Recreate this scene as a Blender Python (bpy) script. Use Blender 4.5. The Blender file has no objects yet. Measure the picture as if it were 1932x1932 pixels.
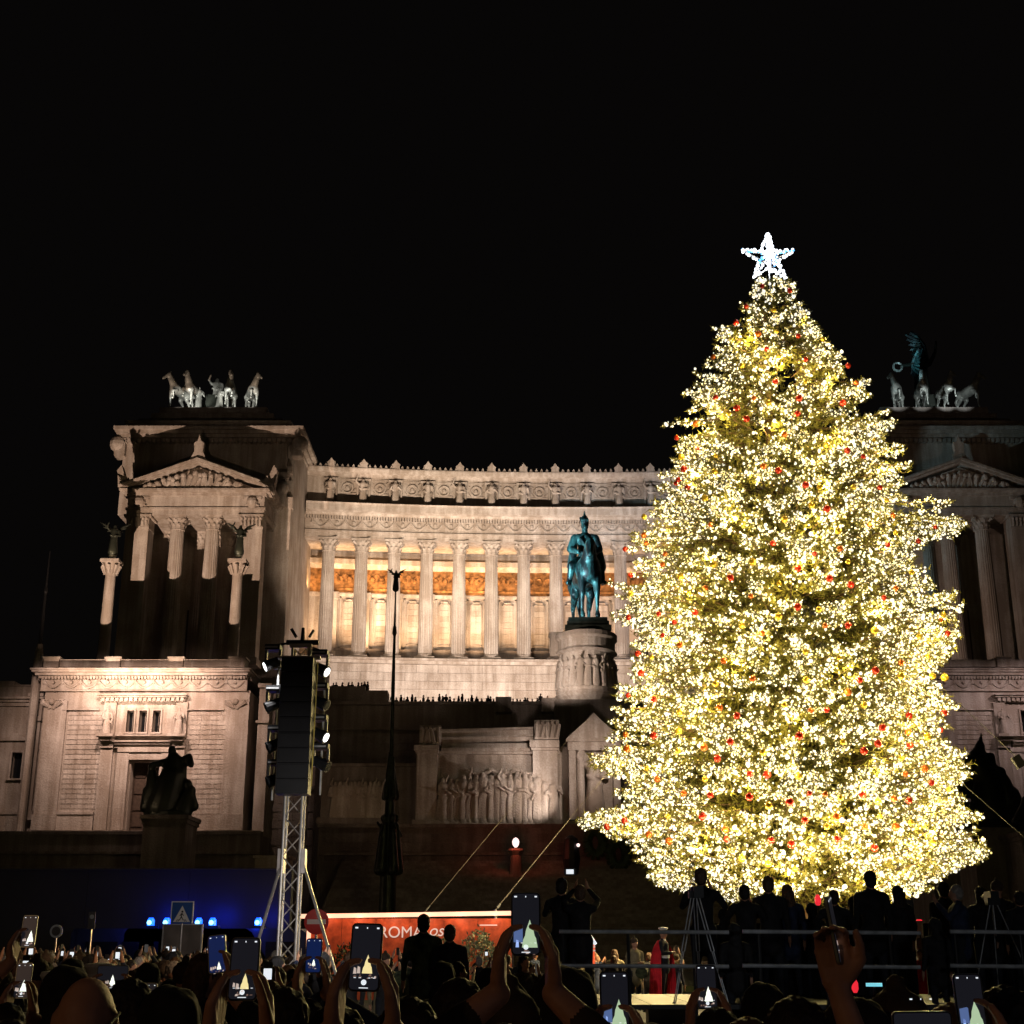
import bpy, math, random
import numpy as np
from mathutils import Vector, Matrix

R = random.Random(7)
NR = np.random.RandomState(7)
sc = bpy.context.scene
col = sc.collection
PI = math.pi

# ------------------------------------------------------------------ camera
F = 2560.0                       # focal length in pixels of a 1932 px wide print
PITCH = math.radians(17.7)
CP, SP = math.cos(PITCH), math.sin(PITCH)
EYE = 1.95
cam_d = bpy.data.cameras.new('camera')
cam = bpy.data.objects.new('camera', cam_d)
col.objects.link(cam)
cam.location = (0, 0, EYE)
cam.rotation_euler = (PI / 2 + PITCH, 0, 0)
cam_d.sensor_width = 36
cam_d.lens = F / 1932 * 36
cam_d.clip_start = 0.1
cam_d.clip_end = 3000
sc.camera = cam

# ------------------------------------------------------------------ world: night sky
w = bpy.data.worlds.new('World')
sc.world = w
w.use_nodes = True
bg = w.node_tree.nodes['Background']
bg.inputs[0].default_value = (0.0021, 0.0018, 0.0017, 1)
bg.inputs[1].default_value = 1.0

sc.view_settings.view_transform = 'Standard'
sc.view_settings.look = 'None'
sc.view_settings.gamma = 1
sc.view_settings.exposure = 0
sc.view_settings.use_curve_mapping = False
sc.cycles.use_denoising = True
sc.cycles.max_bounces = 5
sc.cycles.diffuse_bounces = 2
sc.cycles.glossy_bounces = 2
sc.cycles.transmission_bounces = 2
sc.cycles.sample_clamp_indirect = 4.0
sc.cycles.use_light_tree = True


def lamp(kind, name, loc, power, color, size=0.3, target=None, angle=60, blend=0.3):
    d = bpy.data.lights.new(name, kind)
    d.energy = power
    d.color = color
    if kind == 'SPOT':
        d.spot_size = math.radians(angle)
        d.spot_blend = blend
        d.shadow_soft_size = size
    elif kind == 'POINT':
        d.shadow_soft_size = size
    elif kind == 'AREA':
        d.size = size
    o = bpy.data.objects.new(name, d)
    col.objects.link(o)
    o.location = loc
    if target is not None:
        o.rotation_euler = (Vector(target) - Vector(loc)).to_track_quat('-Z', 'Y').to_euler()
    return o


WARM = (1.0, 0.78, 0.60)
PINK = (1.0, 0.80, 0.73)
ORANGE = (1.0, 0.50, 0.16)


def P(px, py, Y):
    """photo pixel (1932 px wide print) -> the point of the world at depth Y"""
    v = 966 - py
    t = Y / (F * CP - v * SP)
    return Vector((t * (px - 966), Y, EYE + t * (F * SP + v * CP)))


def Z(py, Y):
    return P(966, py, Y).z


def X(px, py, Y):
    return P(px, py, Y).x


# ------------------------------------------------------------------ materials
def nt(name):
    m = bpy.data.materials.new(name)
    m.use_nodes = True
    return m, m.node_tree, m.node_tree.nodes['Principled BSDF']


def mat(name, c, rough=0.6, metal=0.0, var=0.25, scale=3.0, bump=0.0, spec=0.3):
    m, t, b = nt(name)
    n = t.nodes.new('ShaderNodeTexNoise')
    n.inputs['Scale'].default_value = scale
    n.inputs['Detail'].default_value = 6
    tc = t.nodes.new('ShaderNodeTexCoord')
    t.links.new(tc.outputs['Object'], n.inputs['Vector'])
    r = t.nodes.new('ShaderNodeMapRange')
    r.inputs[1].default_value = 0.3
    r.inputs[2].default_value = 0.7
    r.inputs[3].default_value = 1 - var
    r.inputs[4].default_value = 1 + var
    t.links.new(n.outputs[0], r.inputs[0])
    mx = t.nodes.new('ShaderNodeVectorMath')
    mx.operation = 'SCALE'
    mx.inputs[0].default_value = c
    t.links.new(r.outputs[0], mx.inputs['Scale'])
    t.links.new(mx.outputs[0], b.inputs['Base Color'])
    b.inputs['Roughness'].default_value = rough
    b.inputs['Metallic'].default_value = metal
    b.inputs['Specular IOR Level'].default_value = spec
    if bump:
        bp = t.nodes.new('ShaderNodeBump')
        bp.inputs['Strength'].default_value = bump
        bp.inputs['Distance'].default_value = 0.05
        t.links.new(n.outputs[0], bp.inputs['Height'])
        t.links.new(bp.outputs[0], b.inputs['Normal'])
    return m


def stone(name, c, brick=False, dark=1.0):
    """weathered marble: large blotches, streaks and fine grain"""
    m, t, b = nt(name)
    L = t.links.new
    tc = t.nodes.new('ShaderNodeTexCoord')
    geo = t.nodes.new('ShaderNodeNewGeometry')
    n1 = t.nodes.new('ShaderNodeTexNoise'); n1.inputs['Scale'].default_value = 0.35; n1.inputs['Detail'].default_value = 7
    L(geo.outputs['Position'], n1.inputs['Vector'])
    mp = t.nodes.new('ShaderNodeMapping'); mp.inputs['Scale'].default_value = (1.6, 1.6, 0.12)
    L(geo.outputs['Position'], mp.inputs['Vector'])
    n2 = t.nodes.new('ShaderNodeTexNoise'); n2.inputs['Scale'].default_value = 1.0; n2.inputs['Detail'].default_value = 5
    L(mp.outputs[0], n2.inputs['Vector'])
    n3 = t.nodes.new('ShaderNodeTexNoise'); n3.inputs['Scale'].default_value = 6; n3.inputs['Detail'].default_value = 4
    L(geo.outputs['Position'], n3.inputs['Vector'])
    a = t.nodes.new('ShaderNodeMath'); a.operation = 'MULTIPLY_ADD'; a.inputs[1].default_value = 0.8
    L(n1.outputs[0], a.inputs[0]); L(n2.outputs[0], a.inputs[2])
    a2 = t.nodes.new('ShaderNodeMath'); a2.operation = 'MULTIPLY_ADD'; a2.inputs[1].default_value = 0.45
    L(n3.outputs[0], a2.inputs[0]); L(a.outputs[0], a2.inputs[2])
    oi = t.nodes.new('ShaderNodeObjectInfo')
    a3 = t.nodes.new('ShaderNodeMath'); a3.operation = 'MULTIPLY_ADD'; a3.inputs[1].default_value = 0.22 if brick else 0.0
    L(oi.outputs['Random'], a3.inputs[0]); L(a2.outputs[0], a3.inputs[2])
    cr = t.nodes.new('ShaderNodeValToRGB')
    cr.color_ramp.elements[0].position = 0.75
    cr.color_ramp.elements[0].color = (c[0] * .50, c[1] * .46, c[2] * .42, 1)
    cr.color_ramp.elements[1].position = 1.45 if False else 1.0
    e = cr.color_ramp.elements.new(0.98); e.color = (*[k * 0.9 for k in c], 1)
    cr.color_ramp.elements[2].color = (*c, 1)
    mr = t.nodes.new('ShaderNodeMapRange'); mr.inputs[1].default_value = 0.7; mr.inputs[2].default_value = 1.5
    mr.inputs[3].default_value = 0.6; mr.inputs[4].default_value = 1.0
    L(a3.outputs[0], mr.inputs[0]); L(mr.outputs[0], cr.inputs[0])
    L(cr.outputs[0], b.inputs['Base Color'])
    b.inputs['Roughness'].default_value = 0.75
    b.inputs['Specular IOR Level'].default_value = 0.2
    bp = t.nodes.new('ShaderNodeBump'); bp.inputs['Strength'].default_value = 0.5; bp.inputs['Distance'].default_value = 0.12
    L(n3.outputs[0], bp.inputs['Height']); L(bp.outputs[0], b.inputs['Normal'])
    return m


def emis(name, c, s, sample=False):
    m, t, b = nt(name)
    b.inputs['Base Color'].default_value = (*[min(k, 1) * 0.5 for k in c], 1)
    b.inputs['Emission Color'].default_value = (*c, 1)
    b.inputs['Emission Strength'].default_value = s
    b.inputs['Roughness'].default_value = 0.3
    if not sample:
        m.cycles.emission_sampling = 'NONE'
    return m


M = dict(
    marble=stone('white_marble', (0.60, 0.545, 0.49)),
    block=stone('marble_block', (0.58, 0.52, 0.46), brick=True),
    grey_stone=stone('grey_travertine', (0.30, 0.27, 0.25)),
    gilt=mat('gilded_frieze', (0.24, 0.12, 0.045), 0.5, 0.3, 0.7, 1.6, 0.5),
    bronze=mat('dark_bronze', (0.035, 0.04, 0.032), 0.45, 0.6, 0.4, 2.0, 0.3),
    patina=None,
    grey_bronze=mat('weathered_bronze', (0.30, 0.31, 0.28), 0.45, 0.3, 0.45, 1.5, 0.4),
    black=mat('black_paint', (0.012, 0.012, 0.013), 0.5, 0, 0.2),
    glass=mat('dark_glass', (0.01, 0.012, 0.015), 0.15, 0, 0.1, spec=0.6),
    asphalt=mat('asphalt', (0.045, 0.045, 0.047), 0.85, 0, 0.4, 2.0, 0.2),
    steel=mat('aluminium', (0.55, 0.52, 0.50), 0.35, 0.7, 0.2, 6.0),
    rail=mat('galvanised_steel', (0.42, 0.43, 0.44), 0.4, 0.5, 0.3, 8.0),
    wood=mat('dark_oak_door', (0.06, 0.04, 0.028), 0.6, 0, 0.4, 4.0, 0.2),
    needle=mat('fir_needles', (0.12, 0.11, 0.018), 0.6, 0, 0.5, 1.5),
    bark=mat('fir_bark', (0.09, 0.055, 0.03), 0.9, 0, 0.4, 4.0, 0.4),
    hedge=mat('laurel_leaf', (0.035, 0.055, 0.02), 0.6, 0, 0.5, 2.0),
    paleleaf=mat('pale_leaf', (0.22, 0.24, 0.15), 0.6, 0, 0.5, 5.0),
    grass=mat('grass', (0.045, 0.055, 0.022), 0.9, 0, 0.5, 2.0, 0.3),
    red=mat('red_board', (0.48, 0.10, 0.035), 0.5, 0, 0.45, 3.5, 0.2),
    white=mat('white_paint', (0.75, 0.75, 0.75), 0.5, 0, 0.08),
    signblue=mat('sign_blue', (0.02, 0.09, 0.35), 0.4, 0, 0.1),
    signred=mat('sign_red', (0.55, 0.02, 0.02), 0.4, 0, 0.1),
    board=mat('grey_board', (0.16, 0.14, 0.13), 0.7, 0, 0.35, 2.0),
    ballred=mat('red_bauble', (0.42, 0.022, 0.008), 0.18, 0.35, 0.1, 3.0, spec=0.6),
    ballorange=mat('orange_bauble', (0.48, 0.11, 0.012), 0.2, 0.35, 0.1, 3.0, spec=0.6),
    ballgold=mat('gold_bauble', (0.70, 0.47, 0.05), 0.2, 0.6, 0.1, 3.0, spec=0.6),
    skin=mat('skin', (0.42, 0.22, 0.14), 0.55, 0, 0.18, 14.0, 0.1),
    hair=mat('dark_hair', (0.018, 0.012, 0.009), 0.6, 0, 0.4, 20.0, 0.5),
    hair2=mat('brown_hair', (0.09, 0.05, 0.028), 0.6, 0, 0.4, 20.0, 0.5),
    hair3=mat('grey_hair', (0.25, 0.22, 0.19), 0.6, 0, 0.4, 20.0, 0.5),
    coat_black=mat('black_coat', (0.014, 0.013, 0.014), 0.85, 0, 0.4, 10.0, 0.3),
    coat_brown=mat('brown_coat', (0.045, 0.030, 0.020), 0.85, 0, 0.4, 10.0, 0.3),
    coat_blue=mat('navy_coat', (0.02, 0.028, 0.06), 0.85, 0, 0.4, 10.0, 0.3),
    coat_red=mat('red_cloth', (0.60, 0.015, 0.03), 0.8, 0, 0.2, 6.0, 0.3),
    coat_tan=mat('tan_cloth', (0.20, 0.17, 0.10), 0.85, 0, 0.3, 6.0, 0.3),
    coat_camo=mat('camouflage_cloth', (0.05, 0.06, 0.03), 0.85, 0, 0.9, 9.0, 0.3),
    trousers=mat('dark_trousers', (0.016, 0.017, 0.022), 0.85, 0, 0.3, 10.0),
    case=mat('phone_case', (0.03, 0.03, 0.033), 0.3, 0, 0.1, spec=0.5),
    metal_edge=mat('phone_edge', (0.45, 0.50, 0.42), 0.3, 0.6, 0.1),
    screen_dark=emis('dark_screen', (0.008, 0.008, 0.011), 1.0),
    screen_blue=emis('blue_screen', (0.004, 0.012, 0.06), 1.0),
    scr_tree=emis('screen_tree_white', (0.95, 1.0, 0.85), 1.3),
    scr_treey=emis('screen_tree_yellow', (0.9, 0.75, 0.35), 1.0),
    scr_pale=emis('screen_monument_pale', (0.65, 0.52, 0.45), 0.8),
    scr_icon=emis('screen_icon', (0.8, 0.85, 0.9), 1.0),
    scr_dim=emis('screen_crowd_dim', (0.22, 0.13, 0.10), 0.8),
    scr_bl2=emis('screen_blue_grey', (0.10, 0.16, 0.36), 0.8),
    scr_bl=emis('screen_blue_patch', (0.35, 0.5, 0.95), 1.0),
    scr_green=emis('screen_tree_green', (0.45, 0.6, 0.38), 0.9),
    bulb_w=emis('bulb_warm_white', (1.0, 0.88, 0.56), 2.0),
    bulb_y=emis('bulb_yellow', (1.0, 0.80, 0.30), 1.05),
    bulb_b=emis('bulb_soft_white', (1.0, 0.96, 0.84), 1.1),
    star_w=emis('star_bulb_white', (0.85, 0.92, 1.0), 3.0),
    star_b=emis('star_bulb_blue', (0.12, 0.45, 0.95), 1.2),
    neon=emis('pink_neon', (1.0, 0.50, 0.33), 1.5),
    police=emis('blue_beacon', (0.008, 0.09, 1.0), 4.0),
    police_core=emis('beacon_core', (0.2, 0.75, 1.0), 4.0),
    halo_dark=mat('halo_wall_dark', (0.02, 0.02, 0.026), 0.9, 0, 0.15, 0.5),  # for the added wall that catches the beacons' halo
    spotlens=emis('lamp_lens', (1.0, 1.0, 1.0), 4.0),
    redlight=emis('red_light', (1.0, 0.03, 0.05), 0.85),
    flame=emis('small_flame', (1.0, 0.75, 0.7), 1.6),
)


def patina_mat():
    m, t, b = nt('green_bronze')
    L = t.links.new
    tc = t.nodes.new('ShaderNodeTexCoord')
    mp = t.nodes.new('ShaderNodeMapping'); mp.inputs['Scale'].default_value = (5, 5, 1.6)
    L(tc.outputs['Object'], mp.inputs['Vector'])
    n = t.nodes.new('ShaderNodeTexNoise'); n.inputs['Scale'].default_value = 1.0; n.inputs['Detail'].default_value = 8; n.inputs['Roughness'].default_value = .7
    L(mp.outputs[0], n.inputs['Vector'])
    cr = t.nodes.new('ShaderNodeValToRGB')
    cr.color_ramp.elements[0].position = .46; cr.color_ramp.elements[0].color = (.012, .022, .026, 1)
    cr.color_ramp.elements[1].position = .62; cr.color_ramp.elements[1].color = (.09, .29, .30, 1)
    L(n.outputs[0], cr.inputs[0]); L(cr.outputs[0], b.inputs['Base Color'])
    b.inputs['Roughness'].default_value = .45; b.inputs['Metallic'].default_value = .35
    bp = t.nodes.new('ShaderNodeBump'); bp.inputs['Strength'].default_value = .8; bp.inputs['Distance'].default_value = .06
    L(n.outputs[0], bp.inputs['Height']); L(bp.outputs[0], b.inputs['Normal'])
    return m


M['patina'] = patina_mat()


# ------------------------------------------------------------------ mesh builder
class MB:
    def __init__(s):
        s.v = []; s.f = []; s.mi = []

    def add(s, vs, fs, mi=0):
        o = len(s.v)
        s.v.extend([tuple(v) for v in vs])
        for f in fs:
            s.f.append(tuple(i + o for i in f)); s.mi.append(mi)
        return s

    def box(s, x0, x1, y0, y1, z0, z1, mi=0):
        if x0 > x1: x0, x1 = x1, x0
        if y0 > y1: y0, y1 = y1, y0
        if z0 > z1: z0, z1 = z1, z0
        return s.add([(x0, y0, z0), (x1, y0, z0), (x1, y1, z0), (x0, y1, z0), (x0, y0, z1), (x1, y0, z1), (x1, y1, z1), (x0, y1, z1)],
                     [(0, 3, 2, 1), (4, 5, 6, 7), (0, 1, 5, 4), (1, 2, 6, 5), (2, 3, 7, 6), (3, 0, 4, 7)], mi)

    def obox(s, c, h, rot, mi=0):
        """oriented box: centre, half sizes, 3x3 matrix"""
        c = Vector(c)
        pts = [c + rot @ Vector((a * h[0], b * h[1], d * h[2])) for d in (-1, 1) for a, b in ((-1, -1), (1, -1), (1, 1), (-1, 1))]
        return s.add(pts, [(0, 3, 2, 1), (4, 5, 6, 7), (0, 1, 5, 4), (1, 2, 6, 5), (2, 3, 7, 6), (3, 0, 4, 7)], mi)

    def tube(s, p0, p1, r0, r1=None, n=8, mi=0, caps=True):
        r1 = r0 if r1 is None else r1
        p0, p1 = Vector(p0), Vector(p1)
        d = (p1 - p0)
        if d.length < 1e-6: return s
        q = d.to_track_quat('Z', 'Y').to_matrix()
        vs = []
        for p, r in ((p0, r0), (p1, r1)):
            for i in range(n):
                a = 2 * PI * i / n
                vs.append(p + q @ Vector((r * math.cos(a), r * math.sin(a), 0)))
        fs = [(i, (i + 1) % n, n + (i + 1) % n, n + i) for i in range(n)]
        if caps:
            fs += [tuple(range(n - 1, -1, -1)), tuple(range(n, 2 * n))]
        return s.add(vs, fs, mi)

    def path(s, pts, r, n=6, mi=0):
        for a, b in zip(pts[:-1], pts[1:]):
            s.tube(a, b, r, r, n, mi)
        return s

    def lathe(s, prof, c=(0, 0, 0), n=16, mi=0, sx=1, sy=1, flute=0):
        """prof: [(r, z)] bottom to top"""
        vs = []; fs = []
        for r, z in prof:
            for i in range(n):
                a = 2 * PI * i / n
                rr = r * (1 - (flute if i % 2 else 0))
                vs.append((c[0] + sx * rr * math.cos(a), c[1] + sy * rr * math.sin(a), c[2] + z))
        k = len(prof)
        for j in range(k - 1):
            for i in range(n):
                fs.append((j * n + i, j * n + (i + 1) % n, (j + 1) * n + (i + 1) % n, (j + 1) * n + i))
        fs.append(tuple(range(n - 1, -1, -1)))
        fs.append(tuple((k - 1) * n + i for i in range(n)))
        return s.add(vs, fs, mi)

    def prism(s, poly, y0, y1, mi=0):
        """poly in (x, z), extruded along y"""
        n = len(poly)
        vs = [(x, y0, z) for x, z in poly] + [(x, y1, z) for x, z in poly]
        fs = [tuple(range(n)), tuple(range(2 * n - 1, n - 1, -1))]
        fs += [(i, i + n, (i + 1) % n + n, (i + 1) % n) for i in range(n)]
        return s.add(vs, fs, mi)

    def sphere(s, c, r, n=10, m=7, mi=0, sc_=(1, 1, 1)):
        prof = [(max(1e-3, math.sin(PI * j / m)) * r, -math.cos(PI * j / m) * r * sc_[2]) for j in range(m + 1)]
        return s.lathe(prof, c, n, mi, sc_[0], sc_[1])

    def sweep(s, prof, path, mi=0):
        """prof [(d, z)]: d towards the viewer (-y); path [(x, y)]"""
        n = len(prof)
        vs = []; fs = []
        k = len(path)
        for i, (x, y) in enumerate(path):
            a = path[max(0, i - 1)]; b = path[min(k - 1, i + 1)]
            t = Vector((b[0] - a[0], b[1] - a[1])).normalized()
            nrm = Vector((t.y, -t.x))
            for d, z in prof:
                vs.append((x + nrm.x * d, y + nrm.y * d, z))
        for i in range(k - 1):
            for j in range(n):
                fs.append((i * n + j, (i + 1) * n + j, (i + 1) * n + (j + 1) % n, i * n + (j + 1) % n))
        fs.append(tuple(range(n))); fs.append(tuple((k - 1) * n + n - 1 - j for j in range(n)))
        return s.add(vs, fs, mi)

    def mesh(s, name, mats):
        me = bpy.data.meshes.new(name)
        me.from_pydata(s.v, [], s.f)
        if not isinstance(mats, (list, tuple)): mats = [mats]
        for m in mats: me.materials.append(m)
        if len(mats) > 1:
            me.polygons.foreach_set('material_index', s.mi)
        me.update()
        return me

    def build(s, name, mats, parent=None, smooth=False, world=True):
        me = s.mesh(name, mats)
        if smooth:
            me.polygons.foreach_set('use_smooth', [True] * len(me.polygons))
        return put(name, me, parent, world=world)


def put(name, me, parent=None, loc=None, rot=None, scale=None, world=True):
    """link an object; a mesh in world coordinates is kept there under its parent"""
    o = bpy.data.objects.new(name, me)
    col.objects.link(o)
    if loc is not None: o.location = loc
    if rot is not None: o.rotation_euler = rot
    if scale is not None: o.scale = scale
    if parent is not None:
        o.parent = parent
        if world:
            o.matrix_parent_inverse = wm(parent).inverted()
    return o


def wm(o):
    m = Matrix.LocRotScale(o.location, o.rotation_euler, o.scale)
    if o.parent is not None:
        return wm(o.parent) @ o.matrix_parent_inverse @ m
    return m


def tag(o, label=None, cat=None, group=None, kind=None):
    if label: o['label'] = label
    if cat: o['category'] = cat
    if group: o['group'] = group
    if kind: o['kind'] = kind
    return o


def thing(name, label, cat, loc=(0, 0, 0), rz=0, group=None):
    o = bpy.data.objects.new(name, None)
    col.objects.link(o)
    o.location = loc
    o.rotation_euler = (0, 0, rz)
    o.empty_display_size = 0.2
    return tag(o, label, cat, group)


def copy_tree(o, parent=None):
    c = o.copy(); col.objects.link(c)
    c.parent = parent
    for ch in list(KIDS.get(o.name, [])):
        k = copy_tree(ch, c)
    return c


KIDS = {}


def kid(o):
    KIDS.setdefault(o.parent.name, []).append(o)
    return o


# ------------------------------------------------------------------ blobs: one continuous skin over tapered limbs
def cap(p0, p1, r0, r1=None, tag=0):
    return ('c', Vector(p0), Vector(p1), r0, r0 if r1 is None else r1, tag)


def ell(c, r, tag=0, rot=None):
    return ('e', Vector(c), Vector(r), rot or Matrix.Identity(3), 0, tag)


def blobmesh(name, prims, voxel, mats, smooth=3, dec=None, fac=0.5):
    mb = MB()
    for p in prims:
        if p[0] == 'c':
            _, a, b, r0, r1, _t = p
            d = b - a
            L = d.length
            q = d.to_track_quat('Z', 'Y').to_matrix() if L > 1e-6 else Matrix.Identity(3)
            n = 12
            rings = []
            for j in range(5):
                th = PI / 2 * j / 4
                rings.append((max(1e-4, r0 * math.sin(th)), -r0 * math.cos(th)))
            for j in range(5):
                th = PI / 2 * j / 4
                rings.append((max(1e-4, r1 * math.cos(th)), L + r1 * math.sin(th)))
            t = MB().lathe(rings, (0, 0, 0), n)
            mb.add([a + q @ Vector(v) for v in t.v], t.f)
        else:
            _, c, r, rot, _x, _t = p
            t = MB().sphere((0, 0, 0), 1, 14, 10)
            mb.add([c + rot @ Vector((v[0] * r.x, v[1] * r.y, v[2] * r.z)) for v in t.v], t.f)
    me = mb.mesh('tmp', mats[0])
    o = bpy.data.objects.new('tmp', me)
    col.objects.link(o)
    m = o.modifiers.new('r', 'REMESH'); m.mode = 'VOXEL'; m.voxel_size = voxel
    if smooth:
        m = o.modifiers.new('s', 'SMOOTH'); m.factor = fac; m.iterations = smooth
    if dec:
        m = o.modifiers.new('d', 'DECIMATE'); m.ratio = dec
    dg = bpy.context.evaluated_depsgraph_get()
    out = bpy.data.meshes.new_from_object(o.evaluated_get(dg))
    bpy.data.objects.remove(o); bpy.data.meshes.remove(me)
    out.name = name
    out.materials.clear()
    for mm in mats: out.materials.append(mm)
    n = len(out.polygons)
    if len(mats) > 1 and n:
        c = np.empty(n * 3); out.polygons.foreach_get('center', c); c = c.reshape(-1, 3)
        best = np.full(n, 1e9); idx = np.zeros(n, int)
        for p in prims:
            if p[0] == 'c':
                a = np.array(p[1]); b = np.array(p[2]); d = b - a; L2 = max(1e-9, d @ d)
                t = np.clip(((c - a) @ d) / L2, 0, 1)
                dist = np.linalg.norm(c - (a + t[:, None] * d), axis=1) - (p[3] + (p[4] - p[3]) * t)
            else:
                q = (c - np.array(p[1])) @ np.array(p[3]); r = np.array(p[2])
                k = np.linalg.norm(q / r, axis=1)
                dist = (k - 1) * np.linalg.norm(q, axis=1) / np.maximum(k, 1e-6)
            s_ = dist < best
            best[s_] = dist[s_]; idx[s_] = p[5]
        out.polygons.foreach_set('material_index', idx)
    out.polygons.foreach_set('use_smooth', [True] * n)
    return out

# ================================================================== THE GROUND
XA = 8.7                      # axis of symmetry of the monument
g = MB().box(-600, 600, -40, 900, -0.5, 0).build('ground', M['asphalt'])
g['kind'] = 'structure'
gr = MB().box(-70, 70, 62, 96, 0.02, 0.25).build('lawn', M['grass'])
gr['kind'] = 'structure'

# ================================================================== LIGHT of the floodlit monument (lamps hidden on the terraces)
YW = 150.0                    # front of the wings
YP = 166.0                    # front of the propylaea
YC = 190.0                    # colonnade, deepest point

# ================================================================== THE MONUMENT
mon = thing('monument', 'huge floodlit white marble monument with curved colonnade and two temple-fronted corner blocks', 'building', (XA, YC, 0))


def part(name, mb, m='marble', parent=None, smooth=False, kind=None, label=None):
    o = mb.build(name, M[m] if isinstance(m, str) else m, parent or mon, smooth)
    if kind: o['kind'] = kind
    if label: o['label'] = label
    return o


# ---------- statue figure used all over the monument (draped standing figure, 1 m tall unit)
def draped(name, mats, arm=0, vox=0.022, wings=False):
    pr = [cap((0, 0, .02), (0, 0, .5), .17, .12), cap((0, 0, .5), (0, 0, .78), .11, .13), cap((-.13, 0, .80), (.13, 0, .80), .055, .055),
          cap((0, 0, .84), (0, -.01, .88), .045, .04), ell((0, -.01, .93), (.058, .068, .075)),
          cap((-.06, -.1, .04), (-.05, -.08, .45), .07, .05), cap((.08, -.07, .04), (.05, -.05, .5), .06, .05),
          cap((.1, -.04, .5), (-.12, -.1, .62), .035, .03)]
    if arm == 0:
        pr += [cap((-.16, 0, .79), (-.19, -.03, .6), .042, .035), cap((-.19, -.03, .6), (-.06, -.14, .56), .034, .026),
               cap((.16, 0, .79), (.2, 0, .58), .042, .035), cap((.2, 0, .58), (.17, -.08, .42), .034, .026)]
    elif arm == 1:
        pr += [cap((-.16, 0, .79), (-.26, -.05, .92), .042, .034), cap((-.26, -.05, .92), (-.2, -.08, 1.08), .034, .024),
               cap((.16, 0, .79), (.19, -.06, .6), .042, .035), cap((.19, -.06, .6), (.05, -.14, .6), .034, .026)]
    else:
        pr += [cap((-.16, 0, .79), (-.2, -.05, .62), .042, .034), cap((-.2, -.05, .62), (-.12, -.14, .72), .034, .024),
               cap((.16, 0, .79), (.2, -.05, .62), .042, .034), cap((.2, -.05, .62), (.1, -.16, .7), .034, .024)]
    if wings:
        for s in (-1, 1):
            pr += [cap((s * .07, .07, .76), (s * .26, .12, .98), .05, .045), cap((s * .26, .12, .98), (s * .52, .14, 1.12), .05, .015),
                   cap((s * .22, .12, .92), (s * .40, .13, .94), .05, .015), cap((s * .14, .1, .82), (s * .28, .12, .80), .045, .012)]
    return blobmesh(name, pr, vox, mats, 1)


STAT = [draped('marble_figure', [M['marble']], a) for a in (0, 1, 2)]
VICT = draped('winged_figure', [M['bronze']], 1, wings=True)


# ---------- profile helper: cornice outline going towards the viewer (d) by height
def cornice_prof(z0, z1, d, back=-1.0, steps=3):
    pr = [(back, z0)]
    for k in range(steps):
        a = d * (k + 1) / steps
        za = z0 + (z1 - z0) * k / steps
        zb = z0 + (z1 - z0) * (k + 1) / steps
        pr += [(a * 0.92, za), (a, zb - (zb - za) * .25)]
    pr += [(d, z1), (back, z1)]
    return pr


def festoon(mb, x0, x1, y, z, n, drop, r=0.16, ypath=None):
    """hanging garlands with small discs"""
    wd = (x1 - x0) / n
    for i in range(n):
        pts = []
        for k in range(9):
            t = k / 8
            xx = x0 + wd * (i + t)
            yy = ypath(xx) if ypath else y
            pts.append((xx, yy, z - drop * math.sin(PI * t)))
        mb.path(pts, r, 5)
        xx = x0 + wd * (i + .5)
        yy = ypath(xx) if ypath else y
        mb.tube((xx, yy + .05, z - drop * .25), (xx, yy - .18, z - drop * .25), drop * .28, drop * .2, 8)
        xx = x0 + wd * i
        yy = ypath(xx) if ypath else y
        mb.tube((xx, yy, z - .35), (xx, yy, z + .35), r * 1.5, r, 5)


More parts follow.
